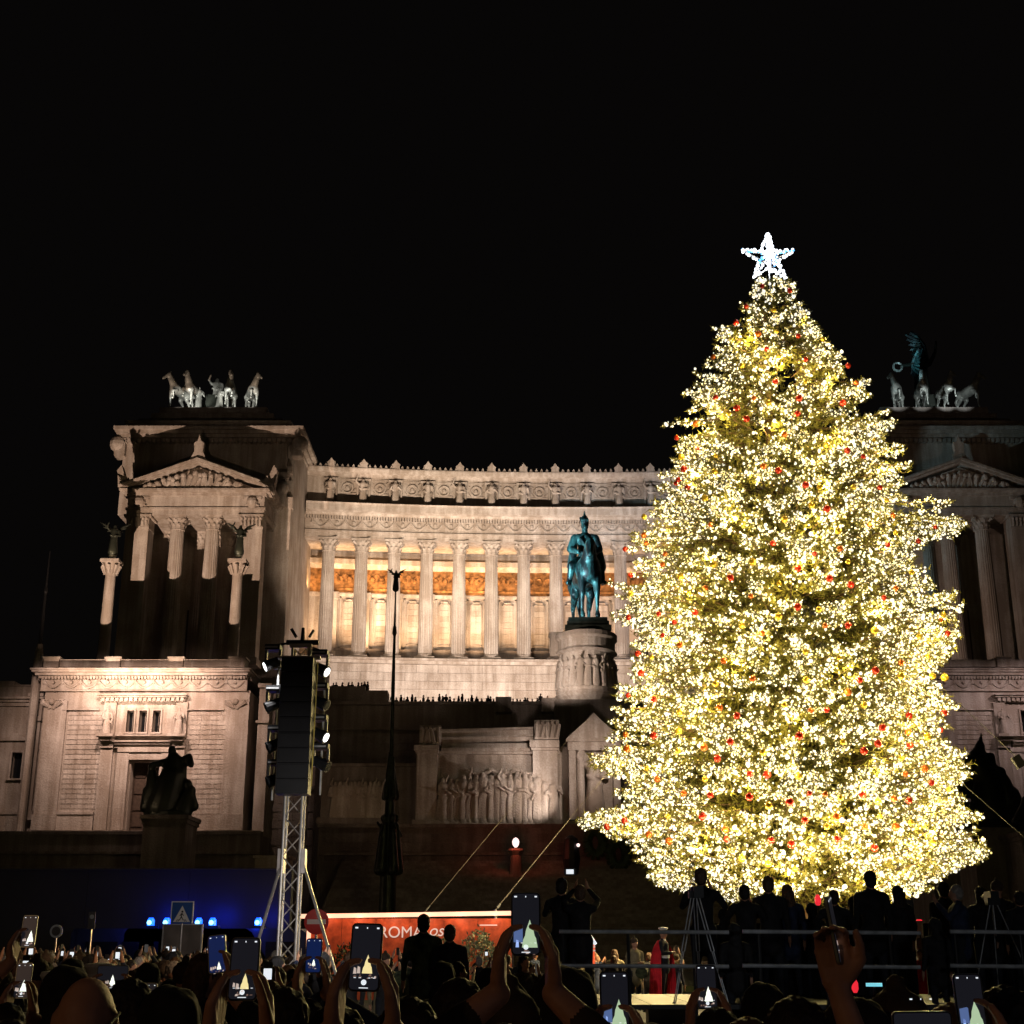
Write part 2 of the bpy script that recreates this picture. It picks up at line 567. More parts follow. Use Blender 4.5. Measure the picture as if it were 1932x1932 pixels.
def column_mesh(name, h, r, cap_h, base_h, n=20, square=False):
    """origin at the foot: base, fluted shaft, leafy capital"""
    mb = MB()
    mb.box(-r * 1.4, r * 1.4, -r * 1.4, r * 1.4, 0, base_h * .4)
    mb.lathe([(r * 1.32, base_h * .4), (r * 1.36, base_h * .6), (r * 1.12, base_h * .75), (r * 1.2, base_h * .9), (r * 1.0, base_h)], n=n)
    hs = h - cap_h
    mb.lathe([(r, base_h), (r * .985, base_h + (hs - base_h) * .4), (r * .85, hs)], n=n * 2, flute=.07)
    mb.lathe([(r * .86, hs), (r * .95, hs + cap_h * .03), (r * .88, hs + cap_h * .08)], n=n)
    bell = [(r * .86, hs + cap_h * .06), (r * .9, hs + cap_h * .5), (r * 1.15, hs + cap_h * .82)]
    mb.lathe(bell, n=n)
    # two rings of acanthus leaves
    for ring, (za, zb, ra, rb, k) in enumerate(((.05, .42, .92, 1.16, 10), (.32, .72, .95, 1.25, 10))):
        for i in range(k):
            a = 2 * PI * (i + ring * .5) / k
            ca, sa = math.cos(a), math.sin(a)
            w_ = r * .22
            z0, z1 = hs + cap_h * za, hs + cap_h * zb
            pts = []
            for rr, zz, ww in ((ra * r, z0, w_), (ra * r * 1.04, (z0 + z1) / 2, w_ * 1.1), (rb * r, z1, w_ * .5), (rb * r * 1.0, z1 - cap_h * .07, w_ * .3)):
                pts += [(rr * ca - ww * sa, rr * sa + ww * ca, zz), (rr * ca + ww * sa, rr * sa - ww * ca, zz)]
            mb.add(pts, [(0, 1, 3, 2), (2, 3, 5, 4), (4, 5, 7, 6)])
    # volutes and abacus
    for sx in (-1, 1):
        for sy in (-1, 1):
            mb.tube((sx * r * .7, sy * r * .7, hs + cap_h * .62), (sx * r * 1.12, sy * r * 1.12, hs + cap_h * .8), r * .16, r * .24, 6)
    ab = r * 1.34
    q = r * 1.08
    oct_ = [(-ab, -ab * .98), (-q * .6, -q), (q * .6, -q), (ab, -ab * .98), (ab * .98, -ab * .98), (q, -q * .6), (q, q * .6), (ab * .98, ab * .98), (q * .6, q), (-q * .6, q), (-ab * .98, ab * .98), (-q, q * .6), (-q, -q * .6)]
    z0, z1 = hs + cap_h * .84, h
    k = len(oct_)
    mb.add([(x, y, z0) for x, y in oct_] + [(x, y, z1) for x, y in oct_],
           [tuple(range(k - 1, -1, -1)), tuple(range(k, 2 * k))] + [(i, (i + 1) % k, k + (i + 1) % k, k + i) for i in range(k)])
    me = mb.mesh(name, M['marble'])
    return me


# ================================================================== COLONNADE
YM = 187.5
SPC = 62 / (F * CP - (966 - 1130) * SP) * YM
NC = 16


def yarc(x):
    u = (x - XA) / (SPC * 8.3)
    return YC - 3.2 * min(u * u, 1.4)


xs_col = [XA + (k - 7.5) * SPC for k in range(NC)]
z_foot, z_top = Z(1242, YM), Z(1017, YM)
H = z_top - z_foot
colm = column_mesh('colonnade_column', H, 1.02, 2.0, 0.75)
xe0, xe1 = XA - SPC * 8.25, XA + SPC * 8.25
xs_path = [xe0 + (xe1 - xe0) * i / 48 for i in range(49)]
path = [(x, yarc(x)) for x in xs_path]
path_back = [(x, y + 7) for x, y in path]

zA0, zA1 = z_top, Z(1007, YM)
zF1, zK0, zK1 = Z(975, YM), Z(972, YM), Z(960, YM)
zT1 = Z(900, YM)     # attic top (below cornice)
zC1 = Z(886, YM)

cw = part('colonnade', MB().sweep([(-7.4, z_foot - .2), (-6.8, z_foot - .2), (-6.8, zA0 + .1), (-7.4, zA0 + .1)], path), 'marble')
S = lambda nm, mb, m='marble', kind=None, smooth=False: part(nm, mb, m, cw, smooth, kind)
for k, x in enumerate(xs_col):
    o = put('column', colm, cw, (x, yarc(x), z_foot))
# architrave with two fasciae
S('architrave', MB().sweep([(-1.0, zA0), (.82, zA0), (.82, zA0 + (zA1 - zA0) * .5), (.95, zA0 + (zA1 - zA0) * .5), (.95, zA1), (1.1, zA1), (1.1, zA1 + .25), (-1.0, zA1 + .25)], path))
S('frieze', MB().sweep([(-1.0, zA1 + .25), (.8, zA1 + .25), (.8, zF1 - .6), (-1.0, zF1 - .6)], path))
mb = MB()
zmid = zA1 + (zF1 - zA1) * .50
festoon(mb, xs_col[0] - SPC / 2, xs_col[-1] + SPC / 2, 0, zmid + .4, 32, .95, .15, lambda xx: yarc(xx) - .9)
S('garland', mb, kind='stuff')
mb = MB()
nd = 200
for i in range(nd):
    x = xe0 + (xe1 - xe0) * (i + .5) / nd
    y = yarc(x)
    mb.box(x - .14, x + .14, y - 1.25, y - .8, zF1 - .6, zF1 - .1)
S('dentil_row', mb, kind='stuff')
S('main_cornice', MB().sweep([(-1.0, zF1 - .1), (1.3, zF1 - .1), (1.5, zF1 + .2), (2.3, zF1 + .35), (2.4, zK1), (2.55, zK1 + .25), (-1.0, zK1 + .25)], path))
S('attic_wall', MB().sweep([(-1.4, zK1 + .25), (.1, zK1 + .25), (.1, zT1), (-1.4, zT1)], path))
S('attic_cornice', MB().sweep([(-1.4, zT1), (.35, zT1), (.45, zT1 + .35), (1.15, zT1 + .55), (1.3, zC1 - .2), (1.3, zC1), (-1.4, zC1)], path))
# antefixes on the top edge
mb = MB()
small = int((xe1 - xe0) / 0.78)
for i in range(small):
    x = xe0 + (xe1 - xe0) * (i + .5) / small
    y = yarc(x) - 1.1
    mb.prism([(x - .22, zC1), (x + .22, zC1), (x + .16, zC1 + .35), (x, zC1 + .6), (x - .16, zC1 + .35)], y, y + .25)
S('antefix_row', mb, kind='stuff')
ant = MB().prism([(-.62, 0), (.62, 0), (.5, .4), (.62, .75), (.3, 1.0), (0, 1.45), (-.3, 1.0), (-.62, .75), (-.5, .4)], -.2, .2)
ant = ant.mesh('antefix', M['marble'])
for x in xs_col:
    put('antefix', ant, cw, (x, yarc(x) - 1.0, zC1))
# attic: niche statues over each column and wreath panels between
statz = Z(957, YM)
niche = MB()
hst = Z(906, YM) - statz
niche.box(-1.05, 1.05, -.45, 0, hst * .98, hst * 1.05)
niche.box(-.95, -.72, -.35, 0, 0, hst * .98).box(.72, .95, -.35, 0, 0, hst * .98).box(-1.0, 1.0, -1.5, 0, -.5, .15)
niche = niche.mesh('statue_niche', M['marble'])
wre = MB()
hp = zT1 - statz
wre.box(-1.25, 1.25, -.12, 0, hp * .42, hp * .47).box(-1.25, 1.25, -.12, 0, hp * .9, hp * .94)
for a in range(14):
    a0, a1 = 2 * PI * a / 14, 2 * PI * (a + 1) / 14
    wre.tube((.75 * math.cos(a0), -.12, hp * .64 + .75 * math.sin(a0)), (.75 * math.cos(a1), -.12, hp * .64 + .75 * math.sin(a1)), .16, .16, 6)
wre.tube((0, 0, hp * .64), (0, -.3, hp * .64), .38, .22, 10)
for s in (-1, 1):
    wre.tube((s * .9, -.1, hp * .8), (s * 1.25, -.1, hp * .86), .1, .05, 5).tube((s * .8, -.1, hp * .5), (s * 1.2, -.1, hp * .62), .12, .06, 5)
wre = wre.mesh('wreath_panel', M['marble'])
for k, x in enumerate(xs_col):
    y = yarc(x) - .1
    put('statue_niche', niche, cw, (x, y, statz))
    put('statue', STAT[k % 3], cw, (x, y - .85, statz + .15), None, (hst * .97,) * 3)
    if k < NC - 1:
        xm = x + SPC / 2
        put('wreath_panel', wre, cw, (xm, yarc(xm) - .1, statz))
# stylobate and the tall base wall
zs0 = Z(1252, YM)
S('stylobate', MB().sweep([(-8, z_foot - .35), (1.9, z_foot - .35), (1.9, z_foot - .05), (1.6, z_foot), (-8, z_foot)], path))
S('stylobate_step', MB().sweep([(-8, zs0), (1.3, zs0), (1.4, z_foot - .35), (-8, z_foot - .35)], path))
zb0 = 22.0
S('base_wall', MB().sweep([(-8, zb0), (.7, zb0), (.7, zs0), (-8, zs0)], path))
# facing blocks of the base wall
bl = MB().box(-1.52, 1.52, -.12, 0, 0, 1.12).mesh('stone_block', M['block'])
for r_ in range(6):
    z = zs0 - 1.16 * (r_ + 1)
    for i in range(23):
        x = XA - 36 + 3.08 * i + (1.54 if r_ % 2 else 0)
        if x < -34 or x > 30: continue
        t = yarc(x + .1) - yarc(x - .1)
        put('stone_block', bl, cw, (x, yarc(x) - .70, z), (0, 0, math.atan2(t, .2)))
# inner gallery: gilded frieze, ledge, coffered ceiling, wall panels
zg0, zg1 = Z(1097, YM), Z(1050, YM)
S('gilded_frieze', MB().sweep([(-6.8, zg0), (-6.66, zg0), (-6.66, zg1), (-6.8, zg1)], path), 'gilt')
mb = MB()
for k in range(NC - 1):
    xm = xs_col[k] + SPC / 2
    for s in (-1, 0, 1):
        x = xm + s * 1.35
        y = yarc(x) + 6.62
        zc = (zg0 + zg1) / 2 + .3
        if k < 6 or k > 8:
            mb.tube((x, y, zc), (x, y - .35, zc), .48, .3, 8)
            mb.path([(x - .6, y - .1, zc + .8), (x - .2, y - .15, zc + .3), (x + .2, y - .15, zc + .3), (x + .6, y - .1, zc + .8)], .12, 5)
        else:
            for a in range(10):
                a0, a1 = 2 * PI * a / 10, 2 * PI * (a + 1) / 10
                mb.tube((x + .5 * math.cos(a0), y - .1, zc + .6 * math.sin(a0)), (x + .5 * math.cos(a1), y - .1, zc + .6 * math.sin(a1)), .11, .11, 5)
    mb.box(xm - 1.9, xm + 1.9, yarc(xm) + 6.2, yarc(xm) + 6.6, zg0 + .35, zg0 + .7)
S('frieze_relief', mb, 'gilt', kind='stuff')
S('inner_cornice', MB().sweep([(-6.8, zg1), (-6.3, zg1), (-5.9, zg1 + .5), (-5.6, zg1 + .55), (-5.6, zg1 + 1.3), (-6.8, zg1 + 1.3)], path))
S('inner_ledge', MB().sweep([(-6.8, zg0 - .5), (-6.45, zg0 - .5), (-6.2, zg0 - .15), (-6.2, zg0), (-6.8, zg0)], path))
S('ceiling', MB().sweep([(-7.4, zA0 + .1), (-1.0, zA0 + .1), (-1.0, zA0 + .8), (-7.4, zA0 + .8)], path))
S('roof', MB().sweep([(-9, zK1 + .2), (-1.4, zK1 + .2), (-1.4, zT1), (-9, zT1 - 2)], path))
zp0, zp1 = Z(1205, YM), Z(1103, YM)
pan = MB()
for (a, b, c_, d) in ((-1.35, 1.35, zp1 - .25, zp1), (-1.35, 1.35, zp0, zp0 + .3), (-1.35, -1.1, zp0, zp1), (1.1, 1.35, zp0, zp1), (-.85, .85, zp0 + .8, zp0 + .95), (-.85, .85, zp1 - .95, zp1 - .8), (-.85, -.72, zp0 + .8, zp1 - .8), (.72, .85, zp0 + .8, zp1 - .8)):
    pan.box(a, b, -.28, 0, c_ - zp0, d - zp0)
pan.tube((-.5, -.25, zp1 - zp0 - .55), (.5, -.25, zp1 - zp0 - .55), .2, .2, 6)
pan = pan.mesh('wall_panel', M['marble'])
pil = MB().box(-.75, .75, -.75, 0, 0, zp1 + .5 - z_foot).box(-.9, .9, -.9, 0, zp1 - z_foot - .6, zp1 - z_foot + .45).box(-.95, .95, -1, 0, 0, 1.4).mesh('pilaster', M['marble'])
bench = MB().box(-1.7, 1.7, -1.1, 0, 0, zp0 - z_foot - .25).box(-1.85, 1.85, -1.25, 0, zp0 - z_foot - .5, zp0 - z_foot - .1).mesh('wall_plinth', M['grey_stone'])
slab = MB().box(-.83, .83, -.1, 0, 0, (zp1 - zp0 - 1.8) / 7 - .05).mesh('stone_block', M['block'])
for k in range(NC):
    x = xs_col[k]
    put('pilaster', pil, cw, (x, yarc(x) + 6.75, z_foot))
    if k < NC - 1:
        xm = x + SPC / 2
        put('wall_panel', pan, cw, (xm, yarc(xm) + 6.8, zp0))
        put('wall_plinth', bench, cw, (xm, yarc(xm) + 6.8, z_foot))
        for r_ in range(7):
            put('stone_block', slab, cw, (xm, yarc(xm) + 6.8, zp0 + .95 + r_ * (zp1 - zp0 - 1.8) / 7))

# lamps of the gallery: one warm floor lamp and one amber cornice lamp per bay
for k in range(-1, NC):
    x = xs_col[k] + SPC / 2 if k >= 0 else xs_col[0] - SPC / 2
    t = (x - XA) / (SPC * 8)
    if x > 22: continue
    fade = 1.0 if x < -4 else (.72 if x < 3 else .5)
    off = (1.0, 1.3, -1.2, -1.1, -.2, .1, .9, .2, .1, 0, 0, 0, 0, 0, 0, 0, 0)[k + 1]
    lamp('SPOT', 'gallery_floor_lamp', (x + off * .8, yarc(x) + 1.7, z_foot + .4), 7000 * fade, (1.0, .62, .34), .12, (x + off, yarc(x) + 6.9, z_foot + 9.6), 76 if abs(off) > .5 or k > 4 else 82, 1.0)
    lamp('SPOT', 'gallery_frieze_lamp', (x, yarc(x) + 2.9, z_foot + 10.6), (1700, 2900)[k % 3 == 1] * fade, (1.0, .56, .22), .2, (x, yarc(x) + 6.9, zg1 + .9), 95, .6)


# ================================================================== PROPYLAEUM (temple-fronted corner block), s=-1 left, +1 right
def propylaeum(s):
    def xm(px, py, Y):              # left-hand photo x -> mirrored world x
        x = X(px, py, Y)
        return x if s < 0 else 2 * XA - x
    Y = YP
    xl, xr = xm(237, 1000, Y), xm(495, 1000, Y)
    lo, hi = min(xl, xr), max(xl, xr)
    xc = (lo + hi) / 2
    zf = Z(1245, Y) - .6
    zct, zcb = Z(971, Y), Z(997, Y)
    root = part('corner_block', MB().box(lo - .2, xm(542, 1100, Y + 8), Y + 9, Y + 34, 24, Z(815, Y + 8)) if s < 0 else
                MB().box(xm(542, 1100, Y + 8), hi + .2, Y + 9, Y + 34, 24, Z(815, Y + 8)))
    S = lambda nm, mb, m='marble', kind=None, smooth=False: part(nm, mb, m, root, smooth, kind)
    Hc = zct - zf
    # corner piers and two columns
    pw = X(280, 1000, Y) - X(237, 1000, Y)
    for x in (lo + pw / 2, hi - pw / 2):
        mb = MB().box(x - pw / 2, x + pw / 2, Y, Y + 2.6, zf + .9, zcb).box(x - pw / 2 - .25, x + pw / 2 + .25, Y - .25, Y + 2.8, zf, zf + .9)
        mb.box(x - pw / 2 - .05, x + pw / 2 + .05, Y - .05, Y + 2.65, zcb, zcb + .25)
        mb.box(x - pw / 2 - .3, x + pw / 2 + .3, Y - .3, Y + 2.9, zct - .35, zct)
        mb.box(x - pw / 2, x + pw / 2, Y, Y + 2.6, zcb + .25, zct - .35)
        for i in range(6):
            xx = x - pw / 2 + pw * (i + .5) / 6
            mb.tube((xx, Y - .05, zcb + .3), (xx, Y - .32, zcb + .95), .22, .1, 5)
            mb.tube((xx, Y - .05, zct - 1.0), (xx, Y - .3, zct - .45), .15, .2, 5)
        S('corner_pier', mb)
    cm = bpy.data.meshes.get('propylaeum_column') or column_mesh('propylaeum_column', Hc, 1.0, zct - zcb, .95)
    for px in (330, 397):
        put('column', cm, root, (xm(px, 1000, Y), Y + 1.3, zf))
    for px in (300, 350, 400, 440):
        put('column', cm, root, (xm(px + 2, 1000, Y), Y + 8.6, zf))
    # side row seen obliquely
    ze0, zfr, zco0, zco1 = Z(971, Y), Z(962, Y), Z(936, Y), Z(929, Y)
    a = .35
    S('architrave', MB().box(lo - .1, hi + .1, Y - .05, Y + 9, zct, zfr).box(lo - .25, hi + .25, Y - .2, Y + 9, zfr, zfr + .3))
    S('frieze', MB().box(lo - .05, hi + .05, Y, Y + 9, zfr + .3, zco0))
    for x in (lo + 1.5, hi - 1.5):
        S('trophy_relief', MB().sphere((x, Y - .05, (zfr + zco0) / 2 + .1), .8, 8, 6).box(x - 1.2, x + 1.2, Y - .25, Y, zco0 - .5, zco0 - .1)
          .tube((x - .9, Y - .15, zfr + .5), (x + .8, Y - .15, zco0 - .3), .14, .1, 5).tube((x + .9, Y - .15, zfr + .5), (x - .8, Y - .15, zco0 - .3), .14, .1, 5))
    S('cornice', MB().box(lo - .3, hi + .3, Y - .3, Y + 9, zco0, zco0 + .35).box(lo - .8, hi + .8, Y - .8, Y + 9, zco0 + .35, zco1).box(lo - 1.0, hi + 1.0, Y - 1.0, Y + 9, zco1, zco1 + .25))
    # pediment
    zb = zco1 + .25
    zap = Z(863, Y)
    o_ = 1.1
    S('pediment', MB().prism([(lo + .3, zb), (hi - .3, zb), (xc, zap - 1.3)], Y + .1, Y + 9))
    mb = MB()
    for sg, ex in ((-1, lo - o_), (1, hi + o_)):
        ang = math.atan2(zap - zb, xc - lo + o_)
        L = math.hypot(zap - zb, xc - lo + o_)
        for k, (dd, hh, off) in enumerate(((.75, .28, -.15), (1.15, .30, .18), (1.0, .2, .45))):
            p = [(ex, zb - .3 + off + 0.3), (xc, zap - 1.0 + off + .1), (xc, zap - 1.0 + off + hh + .12), (ex, zb - .3 + off + hh + .3)]
            if sg > 0: p = p[::-1]
            mb.prism(p, Y - dd, Y + 9)
    S('raking_cornice', mb)
    # tympanum sculpture: reclining and standing figures
    mb = MB()
    rr = random.Random(3)
    for i in range(26):
        t = (i + .5) / 26 * 2 - 1
        x = xc + t * (hi - lo) * .36
        hmax = (1 - abs(t) * .86) * (zap - zb - 1.6) * .85
        x2 = x + rr.uniform(-.9, .9)
        mb.tube((x, Y - .1, zb + .2), (x2, Y - .5, zb + hmax * rr.uniform(.6, 1)), .5, .3, 7)
        mb.sphere((x2, Y - .55, zb + hmax * rr.uniform(.75, 1)), .36, 7, 5)
    S('tympanum_sculpture', mb, kind='stuff')
    # acroteria
    mb = MB().prism([(xc - 1.1, zap - .7), (xc + 1.1, zap - .7), (xc + .55, zap + .6), (xc + .65, zap + 1.8), (xc + .25, zap + 2.0), (xc, zap + 2.9), (xc - .25, zap + 2.0), (xc - .65, zap + 1.8), (xc - .55, zap + .6)], Y - .7, Y + .1)
    S('acroterion', mb)
    for ex, sg in ((lo - .6, -1), (hi + .6, 1)):
        S('acroterion', MB().prism([(ex - sg * .9, zb + .5), (ex + sg * .7, zb + .3), (ex + sg * 1.0, zb + 2.6), (ex + sg * .5, zb + 3.3), (ex + sg * .1, zb + 2.2), (ex - sg * .5, zb + 1.6)][::(1 if sg < 0 else -1)], Y - .6, Y + .6))
    # door wall at the back of the porch
    S('porch_wall', MB().box(lo + .2, hi - .2, Y + 8.9, Y + 9.6, zf, zct))
    S('porch_door', MB().box(xc - 2.2, xc + 2.2, Y + 8.6, Y + 8.9, zf, zf + 9), 'wood')
    # attic
    YB = Y + 8
    al, ar = xm(233, 850, YB), xm(542, 850, YB)
    al, ar = min(al, ar), max(al, ar)
    z1, z2, z3, z4 = Z(835, YB), Z(811, YB), Z(806, YB), Z(793, YB)
    S('attic', MB().box(al, ar, YB, YB + 22, zco0, z1 + .5))
    cl, crr = xm(213, 820, YB - 1.5), xm(572, 820, YB - 1.5)
    cl, crr = min(cl, crr), max(cl, crr)
    mb = MB()
    for k in range(4):
        f = (k + 1) / 4
        za, zb_ = z1 + (z2 - z1) * k / 4, z1 + (z2 - z1) * (k + 1) / 4
        mb.box(al + (cl - al) * f, ar + (crr - ar) * f, YB - 1.6 * f, YB + 22 + f, za, zb_)
    S('great_cornice', mb)
    for ex, sg in ((cl, -1), (crr, 1)):
        S('scroll_bracket', MB().sphere((ex - sg * .5, YB - .4, z1 - .4), 1.15, 10, 7).box(ex - sg * 1.6, ex - sg * .2, YB - .9, YB + 1, z1 - 2.2, z1 + .1))
    S('attic_step', MB().box(al + .1, ar - .0, YB + .3, YB + 21, z2, z4 - .35).box(al - .2, ar + .3, YB, YB + 21.3, z4 - .35, z4))
    mb = MB()
    for i in range(34):
        x = al + (ar - al) * (i + .5) / 34
        mb.box(x - .2, x + .2, YB - .9, YB, z1 - .25, z1 + .3)
    S('modillion_row', mb, kind='stuff')
    # stepped base under the chariot
    bl_, br_ = xm(300, 780, YB + 4), xm(503, 780, YB + 4)
    bl_, br_ = min(bl_, br_), max(bl_, br_)
    ztop = Z(768, YB + 4)
    S('chariot_base', MB().box(bl_ - 2.5, br_ + 2.5, YB + 3, YB + 14, z4, z4 + (ztop - z4) * .4).box(bl_ - 1, br_ + 1, YB + 3.6, YB + 13, z4 + (ztop - z4) * .4, z4 + (ztop - z4) * .7).box(bl_, br_, YB + 4, YB + 12, z4 + (ztop - z4) * .7, ztop), 'grey_stone')
    # inner flank of the block with tall pilasters and its own cornices
    f0, f1 = xm(497, 1100, YB + 1), xm(540, 1100, YB)
    zr = Z(905, YB)
    for px, w_ in ((508, .8), (531, .8)):
        x = xm(px, 1100, YB)
        S('pilaster', MB().box(x - w_, x + w_, YB - .3, YB + 1, zf, Z(960, YB)).box(x - w_ - .2, x + w_ + .2, YB - .5, YB + 1, Z(960, YB), Z(940, YB)).box(x - w_ - .2, x + w_ + .2, YB - .5, YB + 1, zf, zf + 1))
    fa, fb = min(f0, f1), max(f0, f1)
    S('flank_wall', MB().box(fa, fb, YB + .4, YB + 12, zf, zr))
    S('flank_cornice', MB().box(fa, fb - .4, YB - .6, YB + 12, Z(905, YB), Z(893, YB)).box(fa, fb, YB - .1, YB + 12, Z(893, YB), Z(880, YB)))
    S('flank_statue_group', MB().sphere((xm(534, 925, YB), YB - .9, Z(925, YB)), 1.0, 9, 7).box(xm(526, 930, YB), xm(541, 930, YB), YB - 1.4, YB, Z(958, YB), Z(930, YB)))
    return root, ztop, (bl_, br_), YB, zf, lo, hi


PL = propylaeum(-1)
PR = propylaeum(1)

# ================================================================== WINGS (lower blocks with the great door)
def wing(s):
    Y = YW
    def xm(px, py, Yy=YW):
        x = X(px, py, Yy)
        return x if s < 0 else 2 * XA - x
    def bx(mb, pa, pb, py0, py1, d0, d1, pyx=1400, mi=0):
        """front box from photo columns pa..pb, rows py0..py1; d: how far it stands proud"""
        return mb.box(xm(pa, pyx), xm(pb, pyx), Y - d0, Y - d1, Z(py1, Y), Z(py0, Y), mi)
    z0 = Z(1567, Y)
    dl, dr, dt = xm(243, 1500), xm(299, 1500), Z(1437, Y)
    a, b = xm(76, 1400), xm(466, 1400)
    ztop = Z(1303, Y)
    w0, w1 = Z(1382, Y), Z(1341, Y)
    # wall with a real door opening and three real window openings
    mb = MB()
    xs = sorted([a, b])
    if s < 0: e = [a, dl, dr, b]
    else: e = [b, dr, dl, a]
    mb.box(e[0], e[1], Y, Y + 12, z0, dt).box(e[2], e[3], Y, Y + 12, z0, dt)
    mb.box(e[0], e[3], Y, Y + 12, dt, w0)
    cols_ = sorted([(min(xm(p, 1360), xm(q, 1360)), max(xm(p, 1360), xm(q, 1360))) for p, q in ((239.5, 253.5), (263, 277.5), (288.5, 303))])
    cur = e[0]
    for c0, c1 in cols_:
        mb.box(cur, c0, Y, Y + 12, w0, w1); cur = c1
    mb.box(cur, e[3], Y, Y + 12, w0, w1)
    mb.box(e[0], e[3], Y, Y + 12, w1, ztop)
    mb.box(e[0] + 1, e[3] - 1, Y + 12, Y + 15, z0, ztop + 1)
    root = part('wing_wall', mb)
    S = lambda nm, mb, m='marble', kind=None, smooth=False: part(nm, mb, m, root, smooth, kind)
    for c0, c1 in cols_:
        S('window', MB().box(c0, c1, Y + 1.0, Y + 1.1, w0, w1), 'glass')
        S('window_frame', MB().box(c0 - .16, c0, Y - .25, Y + .3, w0, w1).box(c1, c1 + .16, Y - .25, Y + .3, w0, w1).box(c0 - .16, c1 + .16, Y - .25, Y + .3, w1, w1 + .16)
          .box(c0 - .22, c1 + .22, Y - .32, Y + .3, w0 - .18, w0).box((c0 + c1) / 2 - .03, (c0 + c1) / 2 + .03, Y + .85, Y + .95, w0, w1))
    for q in (0, 1):
        xa = dl + (dr - dl) * q / 2
        xb = dl + (dr - dl) * (q + 1) / 2
        d = MB().box(xa, xb, Y + 1.2, Y + 1.5, z0, dt)
        lo_, hi_ = min(xa, xb), max(xa, xb)
        for r_ in range(4):
            za = z0 + .5 + r_ * (dt - z0) / 4.2
            d.box(lo_ + .25, hi_ - .25, Y + 1.08, Y + 1.2, za, za + (dt - z0) / 4.2 - .5)
        S('door_leaf', d, 'wood')
    # parapet with corner blocks
    mb = bx(MB(), 84, 461, 1248, 1259, .35, -1.2, 1250)
    bx(mb, 82, 463, 1246, 1248, .5, -1.3, 1250)
    S('parapet', mb)
    for pa, pb in ((87, 115), (203, 230), (321, 348), (436, 464)):
        mb = bx(MB(), pa, pb, 1243, 1261, .7, -1.5, 1250)
        bx(mb, pa - 2.5, pb + 2.5, 1241.5, 1245, .85, -1.6, 1250)
        S('parapet_block', mb)
    S('roof_terrace', MB().box(min(xm(70, 1262), xm(474, 1262)), max(xm(70, 1262), xm(474, 1262)), Y + .5, YP + 3, Z(1266, Y) - 1, Z(1264, Y)), 'grey_stone')
    # cornice, garland frieze, string courses
    mb = bx(MB(), 67, 478, 1266, 1269, 1.9, -2, 1268)
    bx(mb, 69, 476, 1269, 1272.5, 1.65, -2, 1268); bx(mb, 73, 471, 1272.5, 1277, 1.1, -2, 1268); bx(mb, 77, 468, 1277, 1281, .6, -2, 1268)
    S('cornice', mb)
    mb = MB()
    xa, xb = sorted([xm(82, 1290), xm(466, 1290)])
    for i in range(64):
        x = xa + (xb - xa) * (i + .5) / 64
        mb.box(x - .1, x + .1, Y - .85, Y - .3, Z(1281, Y) - .15, Z(1278, Y))
    S('dentil_row', mb, kind='stuff')
    bx_ = bx(MB(), 79, 467, 1281, 1303, .3, 0, 1290)
    S('frieze', bx_)
    mb = MB()
    festoon(mb, xa + .2, xb - .2, Y - .42, Z(1286, Y), 11, .75, .11)
    S('garland', mb, kind='stuff')
    mb = bx(MB(), 78, 468, 1303, 1305, .45, 0, 1304)
    S('frieze_ledge', mb)
    for pa, pb, py in ((79, 121, 1320), (424, 468, 1320), (121, 190, 1338.5), (355, 424, 1338.5)):
        S('string_course', bx(MB(), pa, pb, py, py + 2.2, .38, 0, 1330))
    # corner pilasters with small capitals
    for pa, pb in ((79, 121), (424, 467)):
        S('corner_pilaster', bx(bx(MB(), pa, pb, 1322.3, 1537, .3, 0), pa - 1.5, pb + 1.5, 1537, 1567, .55, 0))
        x = xm((pa + pb) / 2, 1328)
        mb = MB()
        for sg in (-1, 1):
            mb.tube((x + sg * .4, Y - .35, Z(1334, Y)), (x + sg * 1.1, Y - .5, Z(1325, Y)), .2, .28, 6)
            mb.tube((x + sg * .2, Y - .35, Z(1338, Y)), (x + sg * .5, Y - .45, Z(1326, Y)), .18, .12, 6)
        mb.sphere((x, Y - .4, Z(1325, Y)), .38, 7, 5)
        S('pilaster_capital', mb)
    # base mouldings
    S('plinth', bx(bx(MB(), 121, 190, 1533, 1537, .42, 0), 121, 190, 1537, 1567, .3, 0))
    S('plinth', bx(MB(), 353, 424, 1537, 1567, .3, 0))
    # door surround: hood, jambs, ledge, statues on brackets
    mb = bx(MB(), 188, 357, 1312.5, 1315, 1.3, 0, 1314); bx(mb, 190, 355, 1315, 1318, 1.0, 0, 1314); bx(mb, 193, 352, 1318, 1326, .5, 0, 1314)
    S('door_hood', mb)
    mb = MB()
    for i in range(18):
        x = xm(194 + (351 - 194) * (i + .5) / 18, 1322)
        mb.box(x - .17, x + .17, Y - .85, Y - .5, Z(1325, Y), Z(1318.3, Y))
    S('hood_bracket', mb, kind='stuff')
    for pa, pb in ((193, 216), (329, 351)):
        S('door_pilaster', bx(bx(MB(), pa, pb, 1326, 1567, .45, 0, 1400), pa - 1, pb + 1, 1395, 1412, .7, 0, 1400))
        x = xm((pa + pb) / 2 - (0 if pa < 250 else 1), 1390)
        S('statue_bracket', MB().box(x - .95, x + .95, Y - 1.7, Y - .4, Z(1393, Y), Z(1388, Y)).box(x - .7, x + .7, Y - 1.3, Y - .4, Z(1400, Y), Z(1393, Y)))
        put('statue', STAT[0 if pa < 250 else 2], root, (x, Y - 1.0, Z(1388, Y)), None, (Z(1339, Y) - Z(1388, Y),) * 3)
    S('window_ledge', bx(MB(), 217, 328, 1388, 1390.5, .9, 0, 1390))
